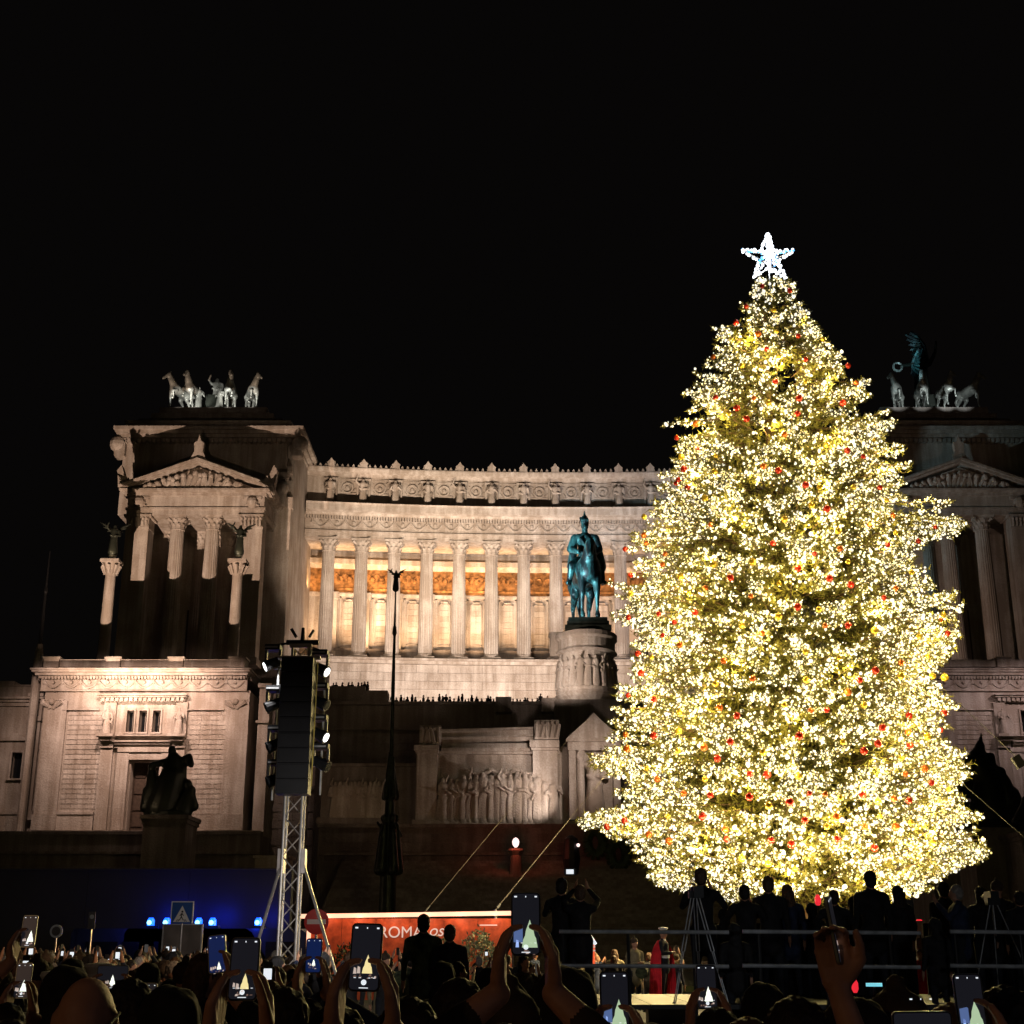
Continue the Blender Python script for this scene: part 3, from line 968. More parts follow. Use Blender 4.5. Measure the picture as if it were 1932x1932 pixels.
    mb = bx(MB(), 219, 241, 1420, 1567, .5, 0, 1480); bx(mb, 301, 323, 1420, 1567, .5, 0, 1480)
    bx(mb, 219, 323, 1412, 1420, .62, 0, 1480); bx(mb, 226, 316, 1420, 1434, .42, 0, 1480)
    bx(mb, 237, 241.5, 1434, 1567, .66, .5, 1480); bx(mb, 301, 305, 1434, 1567, .66, .5, 1480)
    S('door_frame', mb)
    S('door_entablature', bx(bx(bx(MB(), 216, 326, 1399, 1402, 1.0, 0, 1400), 218, 324, 1402, 1406, .8, 0, 1400), 219, 323, 1406, 1412, .5, 0, 1400))
    # ashlar facing
    rows = 21
    zt = Z(1340.7, Y) - .02
    zb_ = Z(1536, Y)
    rh = (zt - zb_) / rows
    me = MB().box(0, 1, -.07, 0, .035, rh - .035).mesh('stone_block', M['block'])
    rr = random.Random(5)
    for k in range(rows):
        z = zb_ + k * rh
        for pa, pb in ((121, 192), (353, 424)):
            x0, x1 = sorted([xm(pa, 1440), xm(pb, 1440)])
            x = x0
            first = True
            while x < x1 - .1:
                L = rr.uniform(.9, 1.5) if not first else rr.choice((.6, 1.2))
                first = False
                L = min(L, x1 - x)
                if x1 - x - L < .35: L = x1 - x
                o = put('stone_block', me, root, (x + .015, Y - rr.uniform(0, .02) , z), None, (L - .03, rr.uniform(.7, 1.2), 1))
                x += L
    # dark base terrace in front of the wing
    zl = Z(1574, Y - 3)
    S('terrace_ledge', MB().box(min(xm(60, 1570, Y - 3), xm(490, 1570, Y - 3)), max(xm(60, 1570, Y - 3), xm(490, 1570, Y - 3)), Y - 3, Y, Z(1574, Y - 3), Z(1567, Y - 3)))
    return root


WL = wing(-1)
WR = wing(1)

# ---------- left annexe beyond the wing
def annexe():
    Y = YW + 4
    q = lambda pa, pb, py0, py1, d0, d1, mb, pyx=1420: mb.box(X(pa, pyx, Y), X(pb, pyx, Y), Y - d0, Y - d1, Z(py1, Y), Z(py0, Y))
    mb = MB()
    zz = Z(1575, Y)
    w = (X(22, 1440, Y), X(41.5, 1440, Y)); w0, w1 = Z(1469, Y), Z(1420, Y)
    xl = X(-60, 1420, Y); xr = X(80, 1420, Y)
    mb.box(xl, w[0], Y, Y + 10, zz, Z(1318, Y)).box(w[1], xr, Y, Y + 10, zz, Z(1318, Y)).box(w[0], w[1], Y, Y + 10, zz, w0).box(w[0], w[1], Y, Y + 10, w1, Z(1318, Y))
    root = part('annexe_wall', mb)
    S = lambda nm, mb, m='marble', kind=None: part(nm, mb, m, root, False, kind)
    S('window', MB().box(w[0], w[1], Y + .8, Y + .9, w0, w1), 'glass')
    S('window_frame', MB().box(w[0] - .2, w[0], Y - .2, Y + .3, w0, w1).box(w[1], w[1] + .2, Y - .2, Y + .3, w0, w1).box(w[0] - .2, w[1] + .2, Y - .2, Y + .3, w1, w1 + .25).box(w[0] - .3, w[1] + .3, Y - .35, Y + .3, w0 - .2, w0))
    c_ = X(31, 1390, Y)
    S('window_pediment', MB().prism([(c_ - 1.7, Z(1398, Y)), (c_ + 1.7, Z(1398, Y)), (c_ + 1.7, Z(1396, Y)), (c_ + .8, Z(1391, Y)), (c_ + .3, Z(1384, Y)), (c_ - .3, Z(1384, Y)), (c_ - .8, Z(1391, Y)), (c_ - 1.7, Z(1396, Y))], Y - .35, Y))
    mb = MB(); q(-60, 79, 1317, 1321, 1.0, -1, mb); q(-60, 77, 1321, 1326, .6, -1, mb); q(-60, 76, 1326, 1333, .3, -1, mb); q(48, 78, 1311, 1317, 1.2, -1, mb)
    S('cornice', mb)
    mb = MB(); q(-60, 46, 1290, 1292, -.6, -4, mb); q(-60, 43, 1292, 1314, -1, -4, mb); q(-60, 8, 1283, 1290, -.6, -4, mb)
    S('attic', mb)
    mb = MB(); q(53, 73, 1362, 1530, .5, 0, mb); q(49, 75, 1354, 1362, .8, 0, mb); q(53, 73, 1333, 1354, .4, 0, mb); q(49, 77, 1530, 1548, .7, 0, mb)
    S('corner_pilaster', mb)
    mb = MB(); q(-60, 49, 1533, 1537, .5, 0, mb); q(-60, 49, 1537, 1575, .35, 0, mb)
    S('plinth', mb)


annexe()

# ================================================================== LOWER TERRACES
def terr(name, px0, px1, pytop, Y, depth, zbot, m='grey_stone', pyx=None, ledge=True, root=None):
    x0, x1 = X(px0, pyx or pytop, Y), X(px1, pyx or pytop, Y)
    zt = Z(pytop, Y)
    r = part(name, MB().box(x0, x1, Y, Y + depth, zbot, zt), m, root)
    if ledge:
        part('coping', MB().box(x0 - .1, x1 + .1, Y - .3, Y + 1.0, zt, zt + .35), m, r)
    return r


def coursed(root, x0, x1, y, z0, z1, bw, bh, m='block_dark', lim=260):
    me = MB().box(.03, bw - .03, -.1, 0, .03, bh - .03).mesh('stone_block', M[m])
    n = 0
    r_ = 0
    z = z0
    while z + bh <= z1 + .01 and n < lim:
        x = x0 - (bw / 2 if r_ % 2 else 0)
        while x + bw <= x1 + .01 and n < lim:
            if x >= x0 - .01:
                put('stone_block', me, root, (x, y - .002, z)); n += 1
            x += bw
        z += bh; r_ += 1


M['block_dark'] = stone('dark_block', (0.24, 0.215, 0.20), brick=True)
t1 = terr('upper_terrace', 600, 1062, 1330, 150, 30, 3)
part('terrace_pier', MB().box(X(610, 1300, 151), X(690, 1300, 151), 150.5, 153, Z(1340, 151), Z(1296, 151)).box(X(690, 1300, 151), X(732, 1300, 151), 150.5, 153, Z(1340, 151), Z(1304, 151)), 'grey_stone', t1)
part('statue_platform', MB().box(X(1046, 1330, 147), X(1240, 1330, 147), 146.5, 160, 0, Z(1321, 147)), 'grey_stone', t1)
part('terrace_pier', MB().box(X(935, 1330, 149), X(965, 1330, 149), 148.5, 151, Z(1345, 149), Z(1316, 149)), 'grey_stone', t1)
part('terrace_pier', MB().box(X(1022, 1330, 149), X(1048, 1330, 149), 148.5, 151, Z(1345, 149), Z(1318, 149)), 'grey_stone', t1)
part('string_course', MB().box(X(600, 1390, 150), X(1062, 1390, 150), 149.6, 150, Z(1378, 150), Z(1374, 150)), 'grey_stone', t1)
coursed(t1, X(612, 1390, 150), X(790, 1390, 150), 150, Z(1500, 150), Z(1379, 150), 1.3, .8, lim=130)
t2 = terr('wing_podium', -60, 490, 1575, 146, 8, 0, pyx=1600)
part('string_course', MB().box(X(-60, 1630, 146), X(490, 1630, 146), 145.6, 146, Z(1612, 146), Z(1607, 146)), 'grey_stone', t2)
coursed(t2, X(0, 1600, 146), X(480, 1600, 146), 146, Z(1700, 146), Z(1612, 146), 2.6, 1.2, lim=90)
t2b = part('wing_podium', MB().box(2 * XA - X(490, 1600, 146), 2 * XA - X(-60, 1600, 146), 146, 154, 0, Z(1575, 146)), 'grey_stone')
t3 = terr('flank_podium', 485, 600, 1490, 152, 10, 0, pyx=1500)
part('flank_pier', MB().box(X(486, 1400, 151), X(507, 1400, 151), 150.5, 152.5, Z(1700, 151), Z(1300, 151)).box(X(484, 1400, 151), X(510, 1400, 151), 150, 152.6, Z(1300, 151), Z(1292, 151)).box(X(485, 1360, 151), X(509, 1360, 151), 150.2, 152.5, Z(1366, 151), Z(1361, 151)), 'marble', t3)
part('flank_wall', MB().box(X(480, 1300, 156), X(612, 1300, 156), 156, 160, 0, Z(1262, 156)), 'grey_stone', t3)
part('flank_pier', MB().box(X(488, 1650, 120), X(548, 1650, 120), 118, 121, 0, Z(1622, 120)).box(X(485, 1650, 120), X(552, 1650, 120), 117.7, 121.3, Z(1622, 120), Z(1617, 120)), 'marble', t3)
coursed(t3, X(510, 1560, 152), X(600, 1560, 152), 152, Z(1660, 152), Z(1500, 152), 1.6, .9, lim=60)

# altar wall with the relief of standing figures
YA = 135
al0, al1 = X(784, 1500, YA), X(1056, 1500, YA)
altar = part('altar_wall', MB().box(al0, al1, YA, YA + 14, 2, Z(1424, YA)), 'marble')
S = lambda nm, mb, m='marble', kind=None, smooth=False: part(nm, mb, m, altar, smooth, kind)
S('altar_cornice', MB().box(al0 + .3, al1, YA - .5, YA + 14, Z(1424, YA), Z(1419, YA)).box(al0 + 2.5, al1, YA - .8, YA + 14, Z(1419, YA), Z(1413, YA)).box(al0 + 2.5, al1, YA - .3, YA + 14, Z(1413, YA), Z(1403, YA)))
for pa, pb, t_, b_ in ((783, 829, 1410, 1424), (999, 1054, 1401, 1419)):
    S('altar_pier', MB().box(X(pa + 6, 1440, YA), X(pb - 3, 1440, YA), YA - 1.1, YA, Z(1548, YA) if pa > 900 else Z(1560, YA), Z(b_, YA)).box(X(pa, 1420, YA), X(pb, 1420, YA), YA - 1.7, YA, Z(b_ - 5, YA), Z(t_, YA)).box(X(pa + 3, 1420, YA), X(pb - 1, 1420, YA), YA - 1.4, YA, Z(b_, YA), Z(b_ - 5, YA)))
for pa, pb, t_, b_ in ((793, 833, 1372, 1408), (1008, 1054, 1362, 1398)):
    x0, x1 = X(pa, 1390, YA), X(pb, 1390, YA)
    r = S('altar_block', MB().box(x0, x1, YA - 1.2, YA + 2, Z(b_, YA), Z(t_, YA)))
    mb = MB()
    rr = random.Random(pa)
    for i in range(5):
        xx = x0 + (x1 - x0) * (i + .5) / 5
        mb.tube((xx, YA - 1.3, Z(b_ - 3, YA)), (xx + rr.uniform(-.3, .3), YA - 1.4, Z(t_ + 8, YA)), .24, .17, 6).sphere((xx, YA - 1.4, Z(t_ + 6, YA)), .2, 6, 5)
    S('block_relief', mb, kind='stuff')
xa, xb = X(833, 1390, YA), X(1006, 1390, YA)
mb = MB()
for k, (pa, pb, d) in enumerate(((1378, 1382, .7), (1382, 1392, .35), (1392, 1395, .55), (1395, 1403, .25))):
    za, zb_ = Z(pb, YA), Z(pa, YA)
    mb.add([(xa, YA - d, za), (xb, YA - d, za + .25), (xb, YA + 2, za + .25), (xa, YA + 2, za), (xa, YA - d, zb_), (xb, YA - d, zb_ + .25), (xb, YA + 2, zb_ + .25), (xa, YA + 2, zb_)],
           [(0, 3, 2, 1), (4, 5, 6, 7), (0, 1, 5, 4), (1, 2, 6, 5), (2, 3, 7, 6), (3, 0, 4, 7)])
S('altar_parapet', mb)
zr0 = Z(1549, YA)
hr = Z(1452, YA) - zr0
for i in range(17):
    px = 838 + i * 12.6 + R.uniform(-3, 3)
    x = X(px, 1500, YA)
    sc_ = hr * R.uniform(.80, .95)
    o = put('relief_figure', STAT[R.randint(0, 2)], altar, (x, YA - .75, zr0), (0, 0, R.uniform(-.5, .5)), (sc_ * 1.1, sc_ * 1.1, sc_))
mb = MB()
for i in range(3):       # garland of boughs carried above the figures
    x = X(905 + i * 45, 1460, YA)
    mb.path([(x - 1.4, YA - .5, zr0 + hr * 1.0), (x - .5, YA - .7, zr0 + hr * .9), (x + .5, YA - .7, zr0 + hr * .9), (x + 1.4, YA - .5, zr0 + hr * 1.0)], .2, 6)
S('bough_garland', mb)
S('relief_ledge', MB().box(al0 - .2, al1 + .2, YA - 1.4, YA, Z(1560, YA), Z(1549, YA)))
# aedicule of the goddess
S('link_wall', MB().box(X(1052, 1500, YA), X(1078, 1500, YA), YA + .4, YA + 8, 2, Z(1408, YA)))
ac = X(1120, 1450, YA)
hw = X(1153, 1450, YA) - ac
zz = lambda p: Z(p, YA)
S('aedicule', MB().box(ac - hw * 1.45, ac - hw * 1.05, YA - 1.6, YA, zz(1549), zz(1420)).box(ac + hw * 1.05, ac + hw * 1.45, YA - 1.6, YA, zz(1549), zz(1420))
  .box(ac - hw * 1.45, ac + hw * 1.45, YA - .2, YA + 2, zz(1560), zz(1400)))
S('aedicule_entablature', MB().box(ac - hw * 1.5, ac + hw * 1.5, YA - 1.8, YA, zz(1420), zz(1405)).box(ac - hw * 1.6, ac + hw * 1.6, YA - 2.2, YA, zz(1405), zz(1399)))
S('aedicule_pediment', MB().prism([(ac - hw * 1.6, zz(1399)), (ac + hw * 1.6, zz(1399)), (ac + hw * .35, zz(1362)), (ac, zz(1350)), (ac - hw * .35, zz(1362))], YA - 1.9, YA))
put('statue', STAT[1], altar, (ac, YA - 1.2, zz(1545)), None, ((zz(1432) - zz(1545)) * 1.1,) * 3)
S('aedicule_column', MB().lathe([(.45, zz(1549)), (.4, zz(1430)), (.5, zz(1420))], (ac - hw * .8, YA - 1.2, 0), 12))
# wall left of the altar with a second, dim relief
sec = part('side_relief_wall', MB().box(X(606, 1500, 140), X(790, 1500, 140), 140, 150, 0, Z(1447, 140)), 'grey_stone')
part('coping', MB().box(X(606, 1500, 140), X(790, 1500, 140), 139.6, 141, Z(1447, 140), Z(1441, 140)), 'grey_stone', sec)
for i in range(12):
    px = 632 + i * 9.5 + R.uniform(-2, 2)
    put('relief_figure', STAT[i % 3], sec, (X(px, 1500, 140), 139.7, Z(1543, 140)), (0, 0, R.uniform(-.5, .5)), ((Z(1478, 140) - Z(1543, 140)) * 1.05,) * 3)
part('relief_ledge', MB().box(X(600, 1550, 140), X(790, 1550, 140), 138.8, 140, Z(1556, 140), Z(1545, 140)), 'grey_stone', sec)
# lower podium and steps down to the square
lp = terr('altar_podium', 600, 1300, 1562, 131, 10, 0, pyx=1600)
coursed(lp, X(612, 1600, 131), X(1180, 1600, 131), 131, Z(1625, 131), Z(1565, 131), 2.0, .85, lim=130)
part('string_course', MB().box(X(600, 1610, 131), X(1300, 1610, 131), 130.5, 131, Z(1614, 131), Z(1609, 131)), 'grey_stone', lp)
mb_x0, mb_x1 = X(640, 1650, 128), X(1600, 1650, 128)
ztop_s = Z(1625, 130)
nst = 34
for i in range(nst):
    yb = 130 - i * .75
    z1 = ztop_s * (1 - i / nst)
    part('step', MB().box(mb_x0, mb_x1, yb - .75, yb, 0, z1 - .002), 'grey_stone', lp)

# ================================================================== LIGHTS ON THE STONE
def wlamps(s, k):
    m_ = lambda x: x if s < 0 else 2 * XA - x
    zt = Z(1310, YW)
    xd = m_(X(265, 1350, YW))
    c = (1, .68, .55) if s < 0 else (1, .74, .72)
    for dx, e in ((-9.5, .7), (-2.5, 1.25), (3.5, 1.25), (9.5, .75)):
        lamp('SPOT', 'wing_floodlight', (xd + dx, YW - 9.0, zt + 2.0), 7600 * k * e, c, .5, (xd + dx * .9, YW, zt - 3.5), 96, .7)


wlamps(-1, .66)
wlamps(1, .16)


# propylaea: lamps low in front, so the wing parapet shades the foot of the columns
def plamps(s, k):
    m_ = lambda x: x if s < 0 else 2 * XA - x
    xc = m_(X(365, 1000, YP))
    zcut_c = Z(1082, YP)
    zpar = Z(1246, YW)
    sl = (zcut_c - zpar) / (YP - YW)
    return xc, zpar - sl * 22, YW - 22


xc, zl, yl = plamps(-1, 1)
sl_ = (Z(1104, YP) - Z(1246, YW)) / (YP - YW)
lamp('SPOT', 'porch_floodlight', (xc - 3, YW - 33, Z(1246, YW) - sl_ * 33), 235000, (1, .70, .52), .08, (xc, YP, Z(935, YP)), 34, .8)
lamp('SPOT', 'attic_floodlight', (xc + 12, 100, 34), 8000, (1, .70, .50), .1, (xc + 2.5, YP + 8, Z(818, YP + 8)), 17, .9)
lamp('SPOT', 'attic_floodlight', (2 * XA - xc - 12, 100, 34), 4500, (1, .66, .50), .1, (2 * XA - xc, YP + 8, Z(818, YP + 8)), 17, .9)
xr = 2 * XA - xc
lamp('SPOT', 'porch_floodlight', (xr - 14, 150, 36), 4200, (1, .72, .60), .2, (xr, YP + 3, Z(1060, YP)), 95, .8)
# colonnade: floods behind the terrace edge, low enough for the cornice to shade the attic foot
for x, k, c in ((-18.5, 1.15, (1, .74, .54)), (-10, 1.15, (1, .78, .58)), (-1, 1.1, (1, .81, .64)), (8, 1.0, (1, .82, .76)), (17, 1.0, (1, .82, .78))):
    lamp('SPOT', 'colonnade_floodlight', (x, 151.6, 33.0), 50000 * k, c, .12, (x, 189, z_foot + 19), 56, .8)
for x in (-20, -8, 4, 12):
    lamp('SPOT', 'terrace_floodlight', (x, 170, z_foot - 12), 15500, (1, .79, .66), .3, (x, 187, z_foot - 5), 130, .9)
lamp('SPOT', 'white_searchlight', (X(1105, 1000, 150) + 3, 162, z_foot + 4), 14000, (.80, .92, 1.0), .2, (X(1120, 995, 188), 188, Z(990, 188)), 26, 1.0)
# altar
lamp('SPOT', 'altar_floodlight', (X(1030, 1500, 118), 127, 20.0), 1500, (1, .80, .70), .3, (X(985, 1450, YA), YA, Z(1440, YA)), 75, .9)
lamp('SPOT', 'altar_floodlight', (X(1072, 1500, YA), 130.5, 14.5), 1500, (1, .80, .68), .12, (X(960, 1500, YA), YA - .5, Z(1490, YA)), 80, .9)
lamp('SPOT', 'altar_floodlight', (X(1170, 1500, 118), 122, 19.5), 4200, (1, .78, .66), .3, (X(1090, 1450, YA), YA, Z(1440, YA)), 60, .9)
# dim point lights around the podiums, no fitting built
for x, y, z, e in ((-12, 128, 17, 90), (-24, 136, 20, 90), (-38, 134, 16, 90), (0, 112, 12, 90), (-18, 105, 6, 90), (-13, 144, 30, 70), (-17, 134, 15, 70)):
    lamp('POINT', 'podium_light', (x, y, z), e, (1, .66, .42), .3)

# ================================================================== STATUES
def horse_prims(head=0.0, lift=0):
    h = head
    pr = [cap((0, .62, 1.22), (0, -.45, 1.26), .33, .34), ell((0, -.55, 1.25), (.29, .28, .40)), ell((0, .72, 1.28), (.31, .3, .34)),
          cap((0, -.6, 1.42), (h * .5, -.92, 1.98), .24, .15), cap((0, -.6, 1.2), (h * .3, -.85, 1.7), .18, .14),
          cap((h * .5, -.94, 2.06), (h * 1.1, -1.22, 1.72), .13, .085), cap((h * .5, -.98, 1.98), (h * 1.0, -1.16, 1.78), .12, .08),
          cap((h * .5 - .06, -.88, 2.14), (h * .5 - .075, -.9, 2.27), .04, .015), cap((h * .5 + .06, -.88, 2.14), (h * .5 + .075, -.9, 2.27), .04, .015),
          cap((0, -.5, 1.62), (h * .45, -.8, 2.16), .07, .05),
          cap((0, .98, 1.4), (0, 1.2, .95), .08, .12), cap((0, 1.2, .95), (.03, 1.15, .45), .12, .04)]
    for s in (-1, 1):
        if s * lift > 0:
            fl = [(s * .19, -.6, 1.08), (s * .2, -.95, .95), (s * .2, -.85, .55), (s * .2, -.95, .45)]
        else:
            fl = [(s * .19, -.55, 1.08), (s * .2, -.6, .6), (s * .2, -.57, .17), (s * .2, -.64, .06)]
        pr += [cap(fl[0], fl[1], .14, .08), cap(fl[1], fl[2], .07, .045), cap(fl[2], fl[3], .055, .075)]
        hl = [(s * .21, .62, 1.05), (s * .22, .5, .85), (s * .22, .86, .55), (s * .22, .78, .14), (s * .22, .70, .06)]
        pr += [cap(hl[0], hl[1], .2, .13), cap(hl[1], hl[2], .12, .07), cap(hl[2], hl[3], .06, .045), cap(hl[3], hl[4], .05, .075)]
    return pr


HORSES = [blobmesh('horse_statue', horse_prims(h, l), .045, [M['grey_bronze']], 2) for h, l in ((-.35, 1), (-.1, -1), (.12, 1), (.3, -1))]
chariot = MB()
chariot.box(-.55, .55, 0, .9, .55, .62).box(-.6, -.5, 0, .9, .62, 1.2).box(.5, .6, 0, .9, .62, 1.2).box(-.6, .6, -.06, .04, .62, 1.4)
for s in (-1, 1):
    for a in range(12):
        a0, a1 = 2 * PI * a / 12, 2 * PI * (a + 1) / 12
        chariot.tube((s * .75, .5 + .5 * math.cos(a0), .5 + .5 * math.sin(a0)), (s * .75, .5 + .5 * math.cos(a1), .5 + .5 * math.sin(a1)), .05, .05, 5)
        if a % 2 == 0: chariot.tube((s * .75, .5, .5), (s * .75, .5 + .5 * math.cos(a0), .5 + .5 * math.sin(a0)), .03, .03, 4)
chariot = chariot.mesh('chariot', M['bronze'])
driver = draped('driver_figure', [M['grey_bronze']], 1)
HORSEMAN = draped('groom_figure', [M['grey_bronze']], 2)
vr = [cap((0, 0, .02), (0, 0, .5), .17, .12), cap((0, 0, .5), (0, 0, .78), .11, .13), cap((-.13, 0, .8), (.13, 0, .8), .055, .055), cap((0, 0, .84), (0, -.01, .88), .045, .04),
      ell((0, -.01, .93), (.058, .068, .075)), cap((-.16, 0, .79), (-.34, -.06, .74), .042, .03), cap((.16, 0, .79), (.27, -.04, 1.0), .042, .03), cap((.27, -.04, 1.0), (.3, -.05, 1.2), .03, .02)]
VQ = blobmesh('victory_figure', vr, .022, [M['bronze']], 1)
wg = MB()
for i in range(9):
    t = i / 8
    p0 = Vector((-.1 - .28 * t, .1, .78 + .32 * t - .05 * t * t))
    p1 = p0 + Vector((-.10 - .22 * t, .03, -.30 + .38 * t))
    wg.tube(p0, p1, .05, .022, 5)
wg.path([(-.07, .1, .76), (-.22, .11, 1.0), (-.42, .12, 1.12), (-.6, .13, 1.17)], .045, 6)
VWING = wg.mesh('wing', M['patina'])
wreath = MB()
for a in range(12):
    a0, a1 = 2 * PI * a / 12, 2 * PI * (a + 1) / 12
    wreath.tube((.075 * math.cos(a0), 0, .075 * math.sin(a0)), (.075 * math.cos(a1), 0, .075 * math.sin(a1)), .02, .02, 5)
wreath = wreath.mesh('wreath', M['grey_bronze'])


def quadriga(hx, vx, Y, z, label, big, wing):
    q = thing('chariot_statue', label, 'statue', ((hx[0] + hx[-1]) / 2, Y, z), 0)
    sc_ = 2.3
    cx = (hx[0] + hx[-1]) / 2
    for i, x in enumerate(hx):
        o = put('horse', HORSES[i], q, (x - cx, -1.5 if i in (1, 2) else -.8, 0), (0, 0, (-.35, -.12, .1, .35)[i]), (sc_,) * 3, world=False)
    put('chariot', chariot, q, (vx - cx, .6, 0), None, (2.1,) * 3, world=False)
    if wing:
        v = put('winged_victory', VQ, q, (vx - cx, 2.9, 1.9), None, (big,) * 3, world=False)
        put('wing', VWING, v, (-.02, 0, .06), (0, .28, 0), (.72, 1, 1.12), world=False)
        put('wing', VWING, v, (0, 0, 0), (0, .2, PI / 2 + .5), (.6, 1, .8), world=False)
        put('wreath', wreath, v, (-.4, -.06, .72), world=False)
    else:
        put('driver', driver, q, (vx - cx, 1.5, 1.3), None, (big,) * 3, world=False)
        put('groom', HORSEMAN, q, (vx - cx - 2.0, -.6, 0), (0, 0, .3), (3.6,) * 3, world=False)
        put('groom', HORSEMAN, q, (vx - cx + 1.1, -.9, 0), (0, 0, -.4), (3.3,) * 3, world=False)
    return q


YQ = YP + 14
quadriga([X(p, 730, YQ) for p in (342, 368, 440, 479)], X(405, 730, YQ), YQ, PL[1], 'four white-lit bronze horses pulling a chariot on the block left of the colonnade', 4.6, False)
quadriga([X(p, 730, YQ) for p in (1688, 1731, 1776, 1822)], X(1752, 730, YQ), YQ, PR[1], 'bronze chariot with a raised teal wing behind four horses, right of the Christmas tree', 8.6, True)
for px, k in ((345, 1), (372, 1.3), (406, .6), (437, 1.4), (480, .9)):
    x = X(px, 767, YQ)
    lamp('SPOT', 'statue_lamp', (x - .3, YQ - 7.5, PL[1] - .9), 2900 * k, (1, .96, .9), .06, (x, YQ - 1, PL[1] + 1.9), 32, .6)
for px, k in ((1686, .9), (1730, .9), (1776, 1.2), (1808, .8)):
    x = X(px, 760, YQ)
    lamp('SPOT', 'statue_lamp', (x, YQ - 7.5, PR[1] - .9), 1300 * k, (.88, .97, 1.0), .06, (x, YQ - 1, PR[1] + 1.7), 42, .6)
lamp('SPOT', 'wing_lamp', (X(1700, 700, YQ), YQ - 7, PR[1] + 1), 2600, (.5, .85, 1.0), .1, (X(1705, 640, YQ), YQ + 3, Z(640, YQ)), 40, .6)

# ---------- equestrian statue: horse and rider seen from the front
YE = 152.0
ex = X(1105, 1100, YE)
hp_ = [p for p in horse_prims(-.12, 0) if not (p[0] == 'c' and max(p[1].z, p[2].z) > 1.55)]
hp_ += [cap((0, -.6, 1.36), (-.03, -.95, 1.72), .22, .15), cap((-.04, -1.0, 1.76), (-.08, -1.2, 1.40), .125, .08), cap((-.09, -.98, 1.84), (-.1, -1.0, 1.95), .035, .012), cap((.01, -.98, 1.84), (.03, -1.0, 1.95), .035, .012)]
hor = blobmesh('horse_body', hp_, .035, [M['patina']], 2)
z_e = Z(1177, YE)
es = thing('equestrian_statue', 'teal bronze king in a plumed helmet riding a horse on the carved pedestal', 'statue', (ex, YE, z_e))
HS = 4.75
put('horse', hor, es, (0, 0, 0), (0, 0, .10), (HS * .9, HS, HS), world=False)
rd = [cap((0, .05, 1.50), (0, .02, 1.86), .17, .19), cap((0, .02, 1.86), (0, .02, 2.10), .19, .20), cap((-.20, 0, 2.16), (.20, 0, 2.16), .11, .11), cap((0, 0, 2.25), (0, -.02, 2.36), .085, .08),
      ell((0, -.04, 2.47), (.105, .125, .135)), cap((0, -.03, 2.56), (0, -.02, 2.66), .12, .09), cap((-.06, -.16, 2.58), (.06, -.16, 2.58), .05, .05),
      cap((0, 0, 2.66), (.0, .02, 2.86), .045, .02), cap((-.07, -.02, 2.6), (-.12, 0, 2.68), .06, .03),
      cap((0, -.16, 2.40), (0, -.15, 2.38), .06, .06),
      cap((-.28, 0, 2.14), (-.40, -.04, 1.86), .11, .095), cap((-.40, -.04, 1.86), (-.2, -.35, 1.70), .085, .06),
      cap((.28, 0, 2.14), (.38, -.04, 1.86), .11, .095), cap((.38, -.04, 1.86), (.22, -.3, 1.66), .085, .06),
      cap((-.2, .05, 1.55), (-.38, -.3, 1.36), .15, .12), cap((-.38, -.3, 1.36), (-.44, -.15, .98), .11, .07), cap((-.44, -.15, .98), (-.5, -.36, .93), .065, .05),
      cap((.2, .05, 1.55), (.38, -.3, 1.36), .15, .12), cap((.38, -.3, 1.36), (.44, -.15, .98), .11, .07), cap((.44, -.15, .98), (.5, -.36, .93), .065, .05),
      cap((.3, .15, 2.1), (.42, .25, 1.5), .12, .16), cap((.42, .25, 1.5), (.46, .2, 1.15), .14, .05), cap((-.28, .2, 2.05), (-.36, .3, 1.5), .1, .12),
      cap((-.14, -.2, 2.1), (.16, -.24, 1.7), .035, .035)]
put('rider', blobmesh('rider_body', rd, .022, [M['patina']], 1), es, (0, 0, 0), None, (HS * .92, HS, HS), world=False)
plx0, plx1 = X(1069, 1185, YE), X(1144, 1185, YE)
put('bronze_plinth', MB().box(-2.2, 2.2, -3.4, 4.2, -.5, 0).box(-2.35, 2.35, -3.7, 4.4, -1.0, -.5).box(-2.6, 2.6, -4.0, 4.7, -1.5, -1.0).mesh('bronze_plinth', M['bronze']), es, (0, 0, 0), world=False)
# pedestal
pz1, pz0 = z_e - 1.5, Z(1322, YE)
ped = thing('pedestal', 'carved marble drum pedestal with a ring of relief figures under the horseman', 'pedestal', (ex - .1, YE, pz0))
Hh = pz1 - pz0
rr_ = 3.15
zf_ = lambda p: Z(p, YE) - pz0
put('drum', MB().lathe([(rr_ * .98, zf_(1310)), (rr_ * .98, zf_(1238))], (0, 0, 0), 28, sy=1.3).mesh('drum', M['marble']), ped, (0, 0, 0), world=False)
put('base_moulding', MB().lathe([(rr_ * .8, -1.0), (rr_ * 1.1, 0), (rr_ * 1.16, .3), (rr_ * 1.1, .6), (rr_ * 1.12, zf_(1307)), (rr_ * 1.0, zf_(1304))], (0, 0, 0), 28, sy=1.3).mesh('base_moulding', M['marble']), ped, (0, 0, 0), world=False)
put('cap_moulding', MB().lathe([(rr_ * 1.0, zf_(1240)), (rr_ * 1.13, zf_(1236)), (rr_ * 1.05, zf_(1231)), (rr_ * 1.05, zf_(1215)), (rr_ * 1.14, zf_(1211)), (rr_ * 1.14, zf_(1203)), (rr_ * 1.0, Hh)], (0, 0, 0), 28, sy=1.3).mesh('cap_moulding', M['marble']), ped, (0, 0, 0), world=False)
put('corner_block', MB().box(-.75, .75, -.9, .9, zf_(1241), zf_(1198)).box(-.9, .9, -1, 1, zf_(1201), zf_(1196)).mesh('corner_block', M['marble']), ped, (-rr_ * 1.05, 0, 0), world=False)
